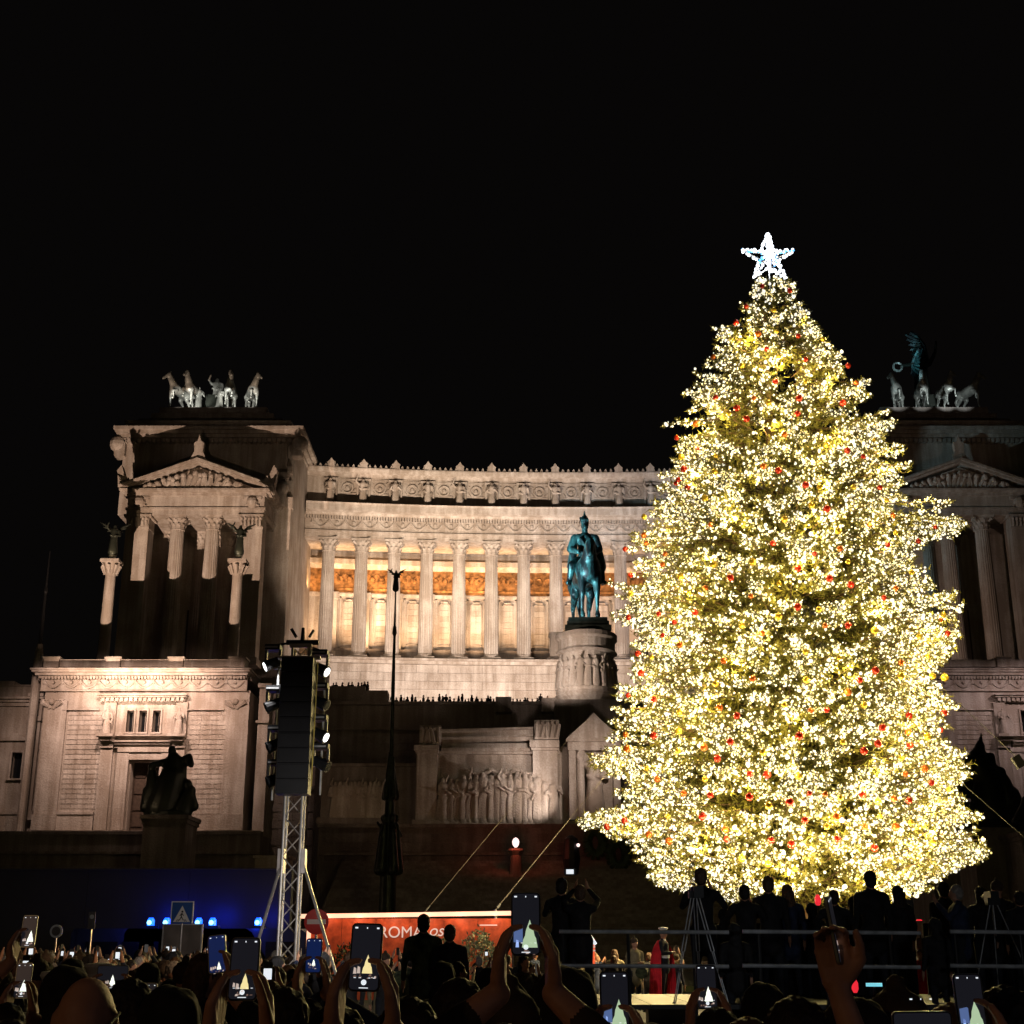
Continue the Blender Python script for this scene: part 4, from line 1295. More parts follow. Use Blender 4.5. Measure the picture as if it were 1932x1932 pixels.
put('corner_block', bpy.data.meshes['corner_block'], ped, (rr_ * 1.05, 0, 0), world=False)
hf = zf_(1244) - zf_(1302)
for i in range(11):
    a = PI * (.06 + .88 * i / 10)
    put('relief_figure', STAT[(i * 2) % 3], ped, (-math.cos(a) * rr_ * .99, -math.sin(a) * rr_ * 1.29, zf_(1302)), (0, 0, (a - PI / 2) * 1.0), (hf * .98, hf * .9, hf * .93), world=False)
lamp('SPOT', 'horseman_lamp', (ex - 14, YE - 12, z_e - 1), 34000, (.60, .90, 1.0), .2, (ex, YE, z_e + 7), 50, .6)
lamp('SPOT', 'pedestal_lamp', (ex - 8, YE - 13, pz0 + 1), 9000, (1, .8, .68), .2, (ex, YE, pz0 + 4), 55, .7)

# ---------- victory columns beside the left porch
YV = 157.0


def victory_column(px, label):
    x = X(px, 1060, YV)
    zt = Z(1058, YV)
    zb = Z(1245, YV) - 1
    t = thing('victory_column', label, 'column', (x, YV, zb))
    H_ = zt - zb
    put('shaft', MB().box(-1.1, 1.1, -1.1, 1.1, 0, .5).lathe([(.95, .5), (.72, 1.0), (.70, 1.1), (.60, H_ - 2.0)], (0, 0, 0), 20).mesh('shaft', M['marble']), t, (0, 0, 0), world=False)
    mb = MB().lathe([(.62, H_ - 2.0), (.7, H_ - 1.2), (1.0, H_ - .35)], (0, 0, 0), 12)
    for i in range(8):
        a = 2 * PI * i / 8
        mb.tube((.7 * math.cos(a), .7 * math.sin(a), H_ - 1.7), (1.1 * math.cos(a), 1.1 * math.sin(a), H_ - .7), .14, .2, 5)
    mb.box(-1.1, 1.1, -1.1, 1.1, H_ - .35, H_)
    put('capital', mb.mesh('capital', M['marble']), t, (0, 0, 0), world=False)
    put('globe', MB().sphere((0, 0, H_ + .55), .45, 12, 9).lathe([(.3, H_), (.2, H_ + .2)], (0, 0, 0), 8).mesh('globe', M['grey_bronze']), t, (0, 0, 0), world=False)
    put('winged_victory', VICT, t, (0, 0, H_ + .95), (0, 0, .2), (3.5,) * 3, world=False)
    return t


victory_column(211, 'tall column topped by a winged bronze figure, at the outer corner of the left porch')
victory_column(450, 'tall column topped by a winged bronze figure, between the left porch and the colonnade')
for px in (211, 450):
    x_ = X(px, 1020, YV)
    lamp('SPOT', 'column_statue_lamp', (x_ + 1, YV - 6, Z(1075, YV)), 1500, (1, .68, .40), .06, (x_, YV, Z(1020, YV)), 34, .6)

# ---------- flagpoles with bronze bases
def flagpole(px, py_top, Y, r, label, dark=True, pyb=1500):
    x = X(px, (py_top + pyb) / 2, Y)
    zt, z0 = Z(py_top, Y), 0
    t = thing('flagpole', label, 'flagpole', (x, Y, z0))
    k = 'bronze' if dark else 'black'
    zb = Z(pyb, Y)
    put('pole', MB().lathe([(r * 1.25, 0.0), (r * 1.25, zb), (r, zb + (zt - zb) * .45), (r * .45, zt - 2.2), (r * .3, zt)], (0, 0, 0), 12).lathe([(r * .4, zt - 5.2), (r * 1.3, zt - 4.9), (r * 1.0, zt - 4.4), (r * .4, zt - 4.2)], (0, 0, 0), 10).mesh('pole', M[k]), t, (0, 0, 0), world=False)
    return t, x, zt, zb


fp, fx, fzt, fzb = flagpole(742, 1085, 108, .15, 'tall dark bronze flagpole topped by a winged figure, standing before the colonnade', True, 1480)
put('winged_figure', VICT, fp, (0, 0, fzt - 1.2), None, (1.6,) * 3, world=False)
mb = [cap((0, 0, 0), (0, 0, fzb - 5), .75, .6), cap((0, 0, fzb - 5), (0, 0, fzb + 2), .5, .3)]
for i in range(5):
    a = 2 * PI * i / 5 + .3
    c_, s_ = math.cos(a), math.sin(a)
    mb += [cap((.8 * c_, .8 * s_, fzb - 6.5), (.55 * c_, .55 * s_, fzb - 3.2), .42, .25), ell((.55 * c_, .55 * s_, fzb - 2.6), (.22, .22, .3)),
           cap((.6 * c_, .6 * s_, fzb - 3.4), (1.0 * c_, 1.0 * s_, fzb - 3.9 + (i % 3) * .5), .17, .12), cap((.5 * c_, .5 * s_, fzb - 1.0), (.2 * c_, .2 * s_, fzb + 1.5 + i % 2), .25, .1)]
put('bronze_base', blobmesh('bronze_base', mb, .09, [M['bronze']], 2), fp, (0, 0, 0), world=False)
fp2, _, z2, zb2 = flagpole(84, 1040, 152, .18, 'thin flagpole in the dark beyond the left wing', False, 1235)
put('foot', MB().lathe([(.5, 0), (.5, zb2), (.3, zb2 + 1.2)], (0, 0, 0), 10).mesh('foot', M['marble']), fp2, (0, 0, 0), world=False)


# ---------- bronze groups on pedestals in front of the doors
def group_statue(label, px0, px1, pyt, pyb, Y, prims, pp0, pp1, ppb):
    xc = X((px0 + px1) / 2, (pyt + pyb) / 2, Y)
    z0 = Z(pyb, Y)
    k = Z(pyt, Y) - z0
    g_ = thing('bronze_group', label, 'statue', (xc, Y, z0))
    put('figures', blobmesh('bronze_figures', prims, .022, [M['bronze']], 1), g_, (0, 0, 0), None, (k,) * 3, world=False)
    put('rock_base', MB().lathe([(.36 * k, -.03 * k), (.34 * k, .04 * k), (.2 * k, .10 * k)], (0, 0, 0), 9, sy=.7).mesh('rock_base', M['bronze']), g_, (0, 0, 0), world=False)
    p0, p1 = X(pp0, pyb + 20, Y), X(pp1, pyb + 20, Y)
    xm_ = (p0 + p1) / 2
    hw_ = (p1 - p0) / 2
    pd = thing('statue_pedestal', 'plain stone pedestal under the ' + label.split(',')[0], 'pedestal', (xm_, Y, 0))
    zt = z0 - .03 * k
    put('shaft', MB().box(-hw_ * .88, hw_ * .88, -2.5, 2.5, 0, zt - .8).mesh('pedestal_shaft', M['grey_stone']), pd, (0, 0, 0), world=False)
    put('cap_moulding', MB().box(-hw_ * .94, hw_ * .94, -2.7, 2.7, zt - .8, zt - .4).box(-hw_, hw_, -2.9, 2.9, zt - .4, zt).mesh('pedestal_cap', M['grey_stone']), pd, (0, 0, 0), world=False)


pr = [cap((-.08, 0, .08), (.02, 0, .55), .24, .18), cap((.02, 0, .55), (.03, 0, .78), .16, .12), ell((.0, -.02, .93), (.06, .07, .075)), cap((0, 0, .78), (0, 0, .88), .05, .045),
      cap((-.1, 0, .76), (-.26, -.04, .72), .06, .045), cap((.12, 0, .76), (.26, -.03, .84), .06, .05), cap((.26, -.03, .84), (.3, -.05, .72), .05, .05),
      cap((-.24, 0, .1), (-.27, 0, .6), .13, .07), ell((-.28, -.02, .69), (.055, .06, .07)), cap((.2, 0, .05), (.3, 0, .34), .16, .09), ell((.27, -.02, .44), (.06, .06, .07)),
      cap((.3, 0, .3), (.38, -.02, .12), .08, .07), cap((-.3, 0, .35), (-.33, -.05, .1), .09, .07), cap((.16, 0, .7), (.2, 0, .42), .07, .05)]
group_statue('dark bronze figure group with a standing man, before the left wing door', 285, 357, 1407, 1538, 138, pr, 277, 367, 1640)
pr = [cap((.0, 0, .05), (.05, 0, .5), .2, .15), cap((-.02, 0, .5), (-.05, 0, .72), .12, .10), cap((-.05, 0, .7), (0, 0, .86), .10, .05), cap((0, 0, .86), (.03, 0, 1.0), .035, .012),
      cap((-.12, 0, .66), (-.2, 0, .5), .1, .08), cap((-.2, 0, .5), (-.36, 0, .2), .09, .12), ell((.18, 0, .56), (.07, .07, .08)), cap((.18, 0, .46), (.26, 0, .15), .11, .13), cap((.1, 0, .74), (.1, 0, .6), .05, .06),
      cap((.3, 0, .35), (.36, 0, .1), .07, .07), cap((-.25, 0, .1), (.25, 0, .1), .15, .15)]
group_statue('dark bronze group rising to a tall point, right of the Christmas tree', 1812, 1900, 1382, 1560, 138, pr, 1815, 1905, 1650)
group_statue('dark bronze group cut by the right edge of the photo', 1905, 1990, 1480, 1570, 132, STATB if False else pr, 1905, 1995, 1650)

# ================================================================== THE CHRISTMAS TREE
YT = 50.0
Lo = [(512, 1440), (530, 1434), (560, 1414), (590, 1388), (620, 1350), (680, 1322), (740, 1290), (772, 1285), (800, 1256), (830, 1262), (862, 1272), (885, 1248), (940, 1230), (960, 1215), (1010, 1175), (1060, 1160), (1100, 1148),
      (1150, 1150), (1180, 1168), (1180, 1182), (1230, 1172), (1300, 1148), (1370, 1132), (1420, 1112), (1440, 1118), (1465, 1160), (1515, 1160), (1540, 1092), (1560, 1100), (1582, 1172), (1640, 1195), (1668, 1235), (1692, 1345)]
Ro = [(512, 1470), (530, 1490), (560, 1505), (590, 1520), (620, 1548), (650, 1562), (680, 1600), (720, 1640), (750, 1645), (772, 1645), (795, 1690), (830, 1660), (880, 1735), (905, 1715), (950, 1715), (978, 1722), (985, 1820),
      (1010, 1800), (1035, 1752), (1060, 1732), (1095, 1735), (1125, 1800), (1150, 1812), (1190, 1808), (1240, 1790), (1280, 1785), (1308, 1752), (1340, 1802), (1370, 1795), (1400, 1765), (1430, 1800), (1455, 1830), (1490, 1800),
      (1530, 1815), (1580, 1852), (1620, 1855), (1650, 1790), (1670, 1765), (1692, 1735)]
lp_ = [P(px, py, YT) for py, px in Lo]
rp_ = [P(px, py, YT) for py, px in Ro]
lz = np.array([p.z for p in lp_])[::-1]; lx = np.array([p.x for p in lp_])[::-1]
rz_ = np.array([p.z for p in rp_])[::-1]; rx = np.array([p.x for p in rp_])[::-1]
TZ0 = float(Z(1690, YT)); TZ1 = float(Z(510, YT))
xa_top = X(1455, 480, YT)


def axis_x(z):
    return xa_top - 0.5 * np.clip((TZ1 - z) / (TZ1 - TZ0), 0, 1)


def radius(z, a):
    """outline radius by height and direction (a=0 to the right, seen from the front)"""
    ax = axis_x(z)
    l = ax - np.interp(z, lz, lx)
    r = np.interp(z, rz_, rx) - ax
    c = np.cos(a)
    k = 0.5 + 0.5 * np.sign(c) * np.abs(c) ** 0.6
    base = l + (r - l) * k
    sm = (TZ1 - z) * 0.325 + 0.5
    f = np.abs(c) ** 1.5
    return base * f + np.minimum(sm, (l + r) / 2 * 1.02) * (1 - f)


tree = thing('christmas_tree', 'giant fir tree covered in thousands of warm white lights', 'christmas tree', (float(axis_x(TZ0)), YT, 0))
trunk = MB().lathe([(.55, 0), (.45, 2), (.4, 8), (.22, 20), (.05, TZ1 - .1)], (tree.location.x, YT, 0), 12)
trunk.build('trunk', M['bark'], tree)
NB = 2500
zz_ = TZ0 + (TZ1 - TZ0) * (1 - np.sqrt(NR.rand(NB)) ** 1.0) ** 1.0
zz_ = TZ1 - (TZ1 - TZ0) * (NR.rand(NB) * .9995 + .0005) ** .56
aa = (np.arange(NB) * 2.399963 + NR.rand(NB) * .8) % (2 * PI)
# extra boughs that stand out of the outline
ex_ = [(py + dy, px + dx, a) for py, px, a in ((985, 1822, 0), (1543, 1088, PI), (1598, 1856, 0), (1458, 1832, 0), (795, 1692, 0), (1190, 1812, 0), (1430, 1108, PI)) for dy, dx in ((4, 0), (12, -12), (22, -22), (8, -30), (16, -42), (30, -40))] + [(985, 1820, 0.0), (990, 1815, .05), (995, 1810, -.08), (1543, 1090, PI), (1550, 1094, PI + .06), (1425, 1108, PI), (1438, 1115, PI - .08), (795, 1692, 0), (1458, 1832, .05), (1598, 1855, 0), (1610, 1850, -.1),
       (1125, 1806, .1), (1190, 1808, -.05), (800, 1254, PI), (740, 1283, PI), (1100, 1146, PI), (1155, 1815, 0), (720, 1642, .0), (620, 1350, PI), (1340, 1803, .1)]
zz_ = np.concatenate([zz_, [P(px, py, YT).z - .0 for py, px, a in ex_]])
aa = np.concatenate([aa, [a for _, _, a in ex_]])
NBt = len(zz_)
tw_p0 = []; tw_p1 = []
bmesh_ = MB()
bulbs = []
for i in range(NBt):
    z1, a = zz_[i], aa[i]
    extra = i >= NB
    Rr = float(radius(z1, a)) * ((NR.uniform(.70, .90) if i % 3 == 0 else NR.uniform(.88, .985)) if not extra else 1.0)
    if NR.rand() < .05 and not extra: Rr *= .8
    ax = float(axis_x(z1))
    zroot = max(z1 - Rr * .18, 1.5) if NR.rand() < .6 else z1 + Rr * .1
    root_ = np.array([ax, YT, min(zroot, TZ1 - .1)])
    tip = np.array([ax + Rr * math.cos(a), YT - Rr * math.sin(a), z1])
    d = tip - root_
    L = np.linalg.norm(d) + 1e-6
    dn = d / L
    side = np.array([-dn[1], dn[0], 0]); side /= (np.linalg.norm(side) + 1e-6)
    if not (tip[1] > YT + 2):
        bmesh_.tube(root_ + d * .35, tip, .035, .012, 4, caps=False)
    nt_ = max(8, int(L * 3.0))
    for k in range(nt_):
        t = .30 + .70 * (k + .5) / nt_ + NR.uniform(-.03, .03)
        t = min(t, 1.0)
        p0 = root_ + d * t
        ln = (.24 + (1 - t) * .85) * NR.uniform(.7, 1.15) * min(1.0, .35 + L / 3.5)
        if extra: ln *= .75
        s_ = NR.choice((-1, 1))
        dirn = dn * NR.uniform(.35, .9) + side * s_ * NR.uniform(.4, 1) + np.array([0, 0, NR.uniform(-.35, .45)])
        dirn /= np.linalg.norm(dirn)
        p1 = p0 + dirn * ln
        tw_p0.append(p0); tw_p1.append(p1)
    tw_p0.append(root_ + d * .8); tw_p1.append(tip)
bmesh_.build('bough', M['bark'], tree)['kind'] = 'stuff'
tp0 = np.array(tw_p0); tp1 = np.array(tw_p1)
NT = len(tp0)
# needles: thin triangles along each twig
K = 13
t = NR.rand(NT, K, 1) * 1.08
base = tp0[:, None, :] + (tp1 - tp0)[:, None, :] * t
tdir = (tp1 - tp0); tdir /= np.linalg.norm(tdir, axis=1, keepdims=True)
rnd = NR.normal(size=(NT, K, 3))
rnd -= (rnd * tdir[:, None, :]).sum(-1, keepdims=True) * tdir[:, None, :]
rnd /= np.linalg.norm(rnd, axis=-1, keepdims=True)
dr = rnd + tdir[:, None, :] * .75
dr /= np.linalg.norm(dr, axis=-1, keepdims=True)
wv = np.cross(dr, NR.normal(size=(NT, K, 3)))
wv /= np.linalg.norm(wv, axis=-1, keepdims=True)
ln = NR.uniform(.13, .26, size=(NT, K, 1))
A = base - wv * .028; B = base + wv * .028; C_ = base + dr * ln
V = np.stack([A, B, C_], axis=2).reshape(-1, 3)
me = bpy.data.meshes.new('needles')
nf = NT * K
me.vertices.add(nf * 3); me.vertices.foreach_set('co', V.ravel())
me.loops.add(nf * 3); me.loops.foreach_set('vertex_index', np.arange(nf * 3, dtype=np.int32))
me.polygons.add(nf); me.polygons.foreach_set('loop_start', np.arange(0, nf * 3, 3, dtype=np.int32))
me.materials.append(M['needle']); me.update(calc_edges=True)
o = put('foliage', me, tree); o['kind'] = 'stuff'

# bulbs along the twigs, thickest near the surface
rb = []
for q in range(8):
    tt = NR.rand(NT, 1) ** .7 * 1.02
    p = tp0 + (tp1 - tp0) * tt + NR.normal(size=(NT, 3)) * .05
    rb.append(p)
bp_ = np.concatenate(rb)
rad = np.hypot(bp_[:, 0] - axis_x(bp_[:, 2]), bp_[:, 1] - YT)
ang = np.arctan2(-(bp_[:, 1] - YT), bp_[:, 0] - axis_x(bp_[:, 2]))
rel = rad / np.maximum(radius(np.clip(bp_[:, 2], TZ0, TZ1), ang), .3)
keep = NR.rand(len(bp_)) < np.clip((rel - .55) / .35, 0.0, 1) * np.where(bp_[:, 1] > YT + 2.5, .12, .70)
# patchy strings: fewer lights in some clumps
cl = np.sin(bp_[:, 0] * 2.1 + 1.3 * np.sin(bp_[:, 2] * 1.7)) * np.sin(bp_[:, 2] * 2.4 + bp_[:, 1] * 1.9) 
keep &= ~((cl > .75) & (NR.rand(len(bp_)) < .6))
bp_ = bp_[keep]
print('bulbs', len(bp_), 'twigs', NT)
ico = MB().sphere((0, 0, 0), 1, 5, 4)
iv = np.array(ico.v); fcs = [f for f in ico.f if len(set(f)) > 2]
BM = []
for nm, mt in (('bulb', 'bulb_w'), ('bulb', 'bulb_y'), ('bulb', 'bulb_b')):
    BM.append(ico.mesh(nm, M[mt]))
kindb = NR.choice(3, len(bp_), p=(.50, .26, .24))
sizes = np.where(kindb == 1, NR.uniform(.024, .042, len(bp_)), np.where(kindb == 0, NR.uniform(.020, .048, len(bp_)), .024 + .058 * NR.rand(len(bp_)) ** 3))
order = np.argsort((bp_[:, 1]) - sizes * 30)
for i in order[:280]:
    put('bulb', BM[kindb[i]], tree, tuple(bp_[i]), None, (float(sizes[i] * 1.1),) * 3)
rest = order[280:]
for k in range(3):
    idx = rest[kindb[rest] == k]
    vv = (bp_[idx][:, None, :] + iv[None] * sizes[idx][:, None, None]).reshape(-1, 3)
    tri = []
    for f in fcs:
        for j in range(1, len(f) - 1): tri.append((f[0], f[j], f[j + 1]))
    tri = np.array(tri)
    ff = (tri[None] + (np.arange(len(idx)) * len(iv))[:, None, None]).reshape(-1, 3)
    me = bpy.data.meshes.new('bulbs')
    me.vertices.add(len(vv)); me.vertices.foreach_set('co', vv.ravel())
    me.loops.add(len(ff) * 3); me.loops.foreach_set('vertex_index', ff.ravel().astype(np.int32))
    me.polygons.add(len(ff)); me.polygons.foreach_set('loop_start', np.arange(0, len(ff) * 3, 3, dtype=np.int32))
    me.materials.append(M[('bulb_w', 'bulb_y', 'bulb_b')[k]]); me.update(calc_edges=True)
    o = put(('warm_white_bulb', 'yellow_bulb', 'soft_white_bulb')[k], me, tree); o['kind'] = 'stuff'

# the light the strings throw: lamps among the bulbs
for i in range(64):
    f = (i + .5) / 64
    z = TZ1 - (TZ1 - TZ0) * math.sqrt(f)
    a = (i * 2.39996) % PI if i % 4 else (i * 2.39996) % (2 * PI)
    r = float(radius(z, a)) * .80
    lamp('POINT', 'string_light_glow', (float(axis_x(z)) + r * math.cos(a), YT - r * math.sin(a), z), 270, (1.0, .76, .27), .12)
for i in range(30):      # in front of the needles, just outside the crown
    f = (i + .5) / 30
    z = TZ1 - (TZ1 - TZ0) * math.sqrt(f) * .98
    a = PI * (.08 + .84 * ((i * .618) % 1))
    r = float(radius(z, a)) + .5
    lamp('POINT', 'string_light_glow', (float(axis_x(z)) + r * math.cos(a), YT - r * math.sin(a), z), 215, (1.0, .78, .30), .12)


for i in range(6):       # lowest strings over the heads of the people
    lamp('POINT', 'string_light_glow', (X(1230 + i * 105, 1660, 43), 43.2, Z(1655, 43.2)), 600, (1.0, .74, .36), .3)


# ---------- baubles
def surf(px, py, out=.12):
    """point of the crown surface seen at a photo spot"""
    c = P(px, py, YT)
    for _ in range(6):
        z = c.z
        ax = float(axis_x(z))
        dx = c.x - ax
        Rm = float(radius(z, 0.0 if dx > 0 else PI)) if abs(dx) > 1e-3 else 1
        Rm = Rm * .96
        dx = max(-Rm * .97, min(Rm * .97, dx))
        Rf = float(radius(z, PI / 2)) * .98
        y = YT - math.sqrt(max(0, 1 - (dx / Rm) ** 2)) * Rf - out
        c = P(px, py, y)
        c.x = max(ax - Rm, min(ax + Rm, c.x)) if abs(c.x - ax) > Rm else c.x
    return c


bb = MB().sphere((0, 0, 0), 1, 14, 10)
BB = {}
for k in ('ballred', 'ballgold', 'ballorange'):
    m_ = bb.mesh('bauble', M[k]); m_.polygons.foreach_set('use_smooth', [True] * len(m_.polygons)); BB[k] = m_
capm = MB().lathe([(.22, .94), (.22, 1.12), (.08, 1.16), (.06, 1.3)], (0, 0, 0), 8).mesh('bauble_cap', M['ballgold'])
reds = [(1438, 540), (1490, 548), (1520, 678), (1506, 634), (1408, 578), (1430, 630), (1350, 750), (1315, 847), (1480, 820), (1280, 905), (1297, 920), (1275, 912), (1290, 885), (1440, 880), (1520, 915), (1660, 920), (1220, 1025),
        (1255, 1045), (1250, 1065), (1156, 1036), (1215, 1010), (1458, 1025), (1537, 1045), (1585, 1035), (1675, 1028), (1378, 1090), (1172, 1165), (1283, 1217), (1203, 1233), (1243, 1158), (1438, 1195), (1605, 1103), (1690, 1110),
        (1788, 1195), (1775, 1170), (1600, 1180), (1622, 1283), (1185, 1312), (1233, 1388), (1328, 1410), (1508, 1388), (1715, 1350), (1775, 1378), (1782, 1345), (1657, 1403), (1178, 1548), (1130, 1560), (1290, 1497), (1340, 1500),
        (1527, 1497), (1557, 1498), (1627, 1500), (1368, 1565), (1371, 1583), (1262, 1587), (1325, 1540), (1455, 1585), (1493, 1593), (1715, 1510), (1708, 1460), (1580, 1583), (1505, 780), (1390, 770), (1272, 826), (1600, 690), (1590, 760),
        (1340, 990), (1560, 960), (1640, 990), (1190, 1085), (1505, 1145), (1420, 1280), (1700, 1250), (1390, 1350), (1560, 1340), (1240, 1470), (1415, 1460), (1650, 1600), (1690, 1560), (1210, 1270)]
golds = [(1553, 640), (1700, 1275), (1760, 1275), (1785, 1278), (1690, 1005), (1640, 745), (1285, 862), (1460, 585), (1400, 690), (1520, 720), (1350, 860), (1450, 760), (1560, 840), (1650, 830), (1330, 940), (1480, 980), (1600, 1060),
         (1300, 1120), (1400, 1180), (1520, 1230), (1650, 1190), (1720, 1080), (1230, 1240), (1350, 1290), (1480, 1330), (1590, 1400), (1700, 1430), (1790, 1490), (1220, 1450), (1330, 1470), (1450, 1520), (1560, 1560), (1660, 1540), (1760, 1590),
         (1260, 1540), (1400, 1620), (1500, 1640), (1190, 1120), (1420, 1060), (1545, 1150), (1630, 1330), (1280, 1380), (1440, 1420), (1750, 1390), (1375, 780), (1610, 920), (1215, 975), (1780, 1160)]
rq = random.Random(77)
for lst_, n_ in ((reds, 48), (golds, 22)):
    while n_:
        py = rq.uniform(600, 1640); u = rq.uniform(.06, .94)
        z = P(1450, py, YT).z
        xx = float(np.interp(z, lz, lx)) * (1 - u) + float(np.interp(z, rz_, rx)) * u
        px = 966 + xx * (F * CP - (966 - py) * SP) / YT
        if all(math.hypot(px - a, py - b) > 26 for a, b in reds + golds):
            lst_.append((px, py)); n_ -= 1
bright = {(1438, 540): 'red bauble hanging just below the star, left of centre', (1490, 548): 'red bauble just under the right foot of the star', (1156, 1036): 'red bauble at the left edge of the tree beside the bronze rider',
          (1172, 1165): 'red bauble at the left edge of the tree, right of the statue plinth', (1788, 1195): 'big orange-red bauble at the right edge of the tree, mid height', (1272, 826): 'red bauble on a tip at the upper left edge of the tree',
          (1130, 1560): 'red bauble near the tip of the lowest left bough', (1178, 1548): 'orange-red bauble at the base of the lowest left bough',
          (1553, 640): 'large gold bauble on the upper right edge of the tree', (1785, 1278): 'outer of two gold baubles on the right edge of the tree', (1760, 1275): 'inner of two gold baubles on the right edge of the tree',
          (1520, 678): 'orange-red bauble in the upper part of the tree, below the gold one', (1790, 1490): 'gold bauble low on the right edge of the tree, near the bronze group'}
levels = [(600, 'just under the star'), (700, 'in the narrow upper crown'), (790, 'level with the bronze horses'), (880, 'level with the left pediment'), (960, 'level with the colonnade attic'),
          (1050, 'level with the plumed rider'), (1130, 'level with the bronze horse'), (1200, 'level with the statue plinth'), (1300, 'level with the carved pedestal'), (1400, 'level with the altar roofline'), (1480, 'level with the relief wall'), (1560, 'by the lowest left bough'), (1700, 'in the bottom fringe')]


def bzone(px, py):
    z = P(px, py, YT).z
    c = P(px, py, YT).x
    a = float(axis_x(z)); l = float(np.interp(z, lz, lx)); r = float(np.interp(z, rz_, rx))
    u = (c - l) / max(.1, r - l)
    h = 'at the left edge' if u < .12 else 'left of centre' if u < .42 else 'near the middle' if u < .60 else 'right of centre' if u < .88 else 'at the right edge'
    return h + ', ' + next(n for lim, n in levels if py < lim)


for lst, k, cn in ((reds, 'ballred', 'red'), (golds, 'ballgold', 'gold')):
    cells = {}
    for pxy in lst: cells.setdefault(bzone(*pxy), []).append(pxy)
    for zn, members in cells.items():
        members.sort(key=lambda q: q[0])
        for j, (px, py) in enumerate(members):
            m_ = len(members)
            pre = f'{cn} bauble' if m_ == 1 else (('left', 'right')[j] + f' {cn} bauble of two' if m_ == 2 else (('leftmost', 'middle', 'rightmost')[j] + f' {cn} bauble of three' if m_ == 3 else f'{("first", "second", "third", "fourth", "fifth", "sixth", "seventh", "eighth", "ninth")[j]} {cn} bauble from the left'))
            p = surf(px, py, .0)
            p = p + (Vector((0, 0, EYE)) - p).normalized() * .22
            r = R.uniform(.085, .135) * (1.12 if (px, py) in bright else 1)
            orange = k == 'ballred' and (px, py) not in bright and R.random() < .35
            b = put('bauble', BB['ballorange' if orange else k], None, p, None, (r,) * 3)
            pre_ = pre.replace('red bauble', 'orange-red bauble') if orange else pre
            tag(b, bright.get((px, py), f'{pre_}, {zn}'), 'bauble', f'{cn} baubles on the Christmas tree')
            put('bauble_cap', capm, b, (0, 0, 0), world=False)

# ---------- the star
sx, sz_ = X(1447, 480, YT), Z(492, YT)
ys = YT - .2
star = thing('tree_star', 'five-pointed star of white and blue lights on top of the tree', 'star', (sx, ys, sz_ - 1.1))
ro, ri = 1.14, .43
pts = []
for i in range(10):
    a = PI / 2 + i * PI / 5
    r = ro if i % 2 == 0 else ri
    pts.append((sx + r * math.cos(a), sz_ + r * math.sin(a)))
fr = MB()
for i in range(10):
    (x0, z0), (x1, z1) = pts[i], pts[(i + 1) % 10]
    fr.tube((x0, ys, z0), (x1, ys, z1), .022, .022, 5)
    fr.tube((sx, ys - .3, sz_), (x0, ys, z0), .018, .018, 4).tube((sx, ys + .3, sz_), (x0, ys, z0), .018, .018, 4)
fr.tube((sx, ys, sz_ - 1.4), (sx, ys, sz_), .03, .03, 6)
fr.build('frame', M['steel'], star)
SW = ico.mesh('star_bulb', M['star_w']); SB = ico.mesh('star_bulb', M['star_b'])
n = 0
for i in range(10):
    for k in range(5):
        t_ = (k + R.uniform(.2, .8)) / 5
        x = pts[i][0] + (pts[(i + 1) % 10][0] - pts[i][0]) * t_; z = pts[i][1] + (pts[(i + 1) % 10][1] - pts[i][1]) * t_
        put('star_bulb', SW, star, (x + R.uniform(-.03, .03), ys - .03, z + R.uniform(-.03, .03)), None, (R.uniform(.05, .085),) * 3)
    for k in range(11):
        t_ = .12 + (k + .5) / 12.5
        x = sx + (pts[i][0] - sx) * t_; z = sz_ + (pts[i][1] - sz_) * t_
        blue = i in (3, 5, 7, 8, 2) and R.random() < .6
        put('star_bulb', SB if blue else SW, star, (x + R.uniform(-.05, .05), ys - .3 * (1 - t_) - .03, z + R.uniform(-.05, .05)), None, (R.uniform(.035, .06) if i not in (0,) else .085,) * 3)
for k in range(46):
    i_ = R.randrange(10); t_ = R.random() * .8; q_ = R.random()
    x = sx + ((pts[i_][0] - sx) * q_ + (pts[(i_ + 1) % 10][0] - sx) * (1 - q_)) * t_; z = sz_ + ((pts[i_][1] - sz_) * q_ + (pts[(i_ + 1) % 10][1] - sz_) * (1 - q_)) * t_
    put('star_bulb', SB if R.random() < .4 else SW, star, (x, ys - .3 * (1 - t_) - .03, z), None, (R.uniform(.03, .055),) * 3)
for k in range(12):
    put('star_bulb', SW, star, (sx + R.uniform(-.07, .07), ys - .33, sz_ + .8 - k * .14), None, (.085,) * 3)
lamp('POINT', 'star_glow', (sx, ys - .8, sz_), 150, (.85, .92, 1), .3)

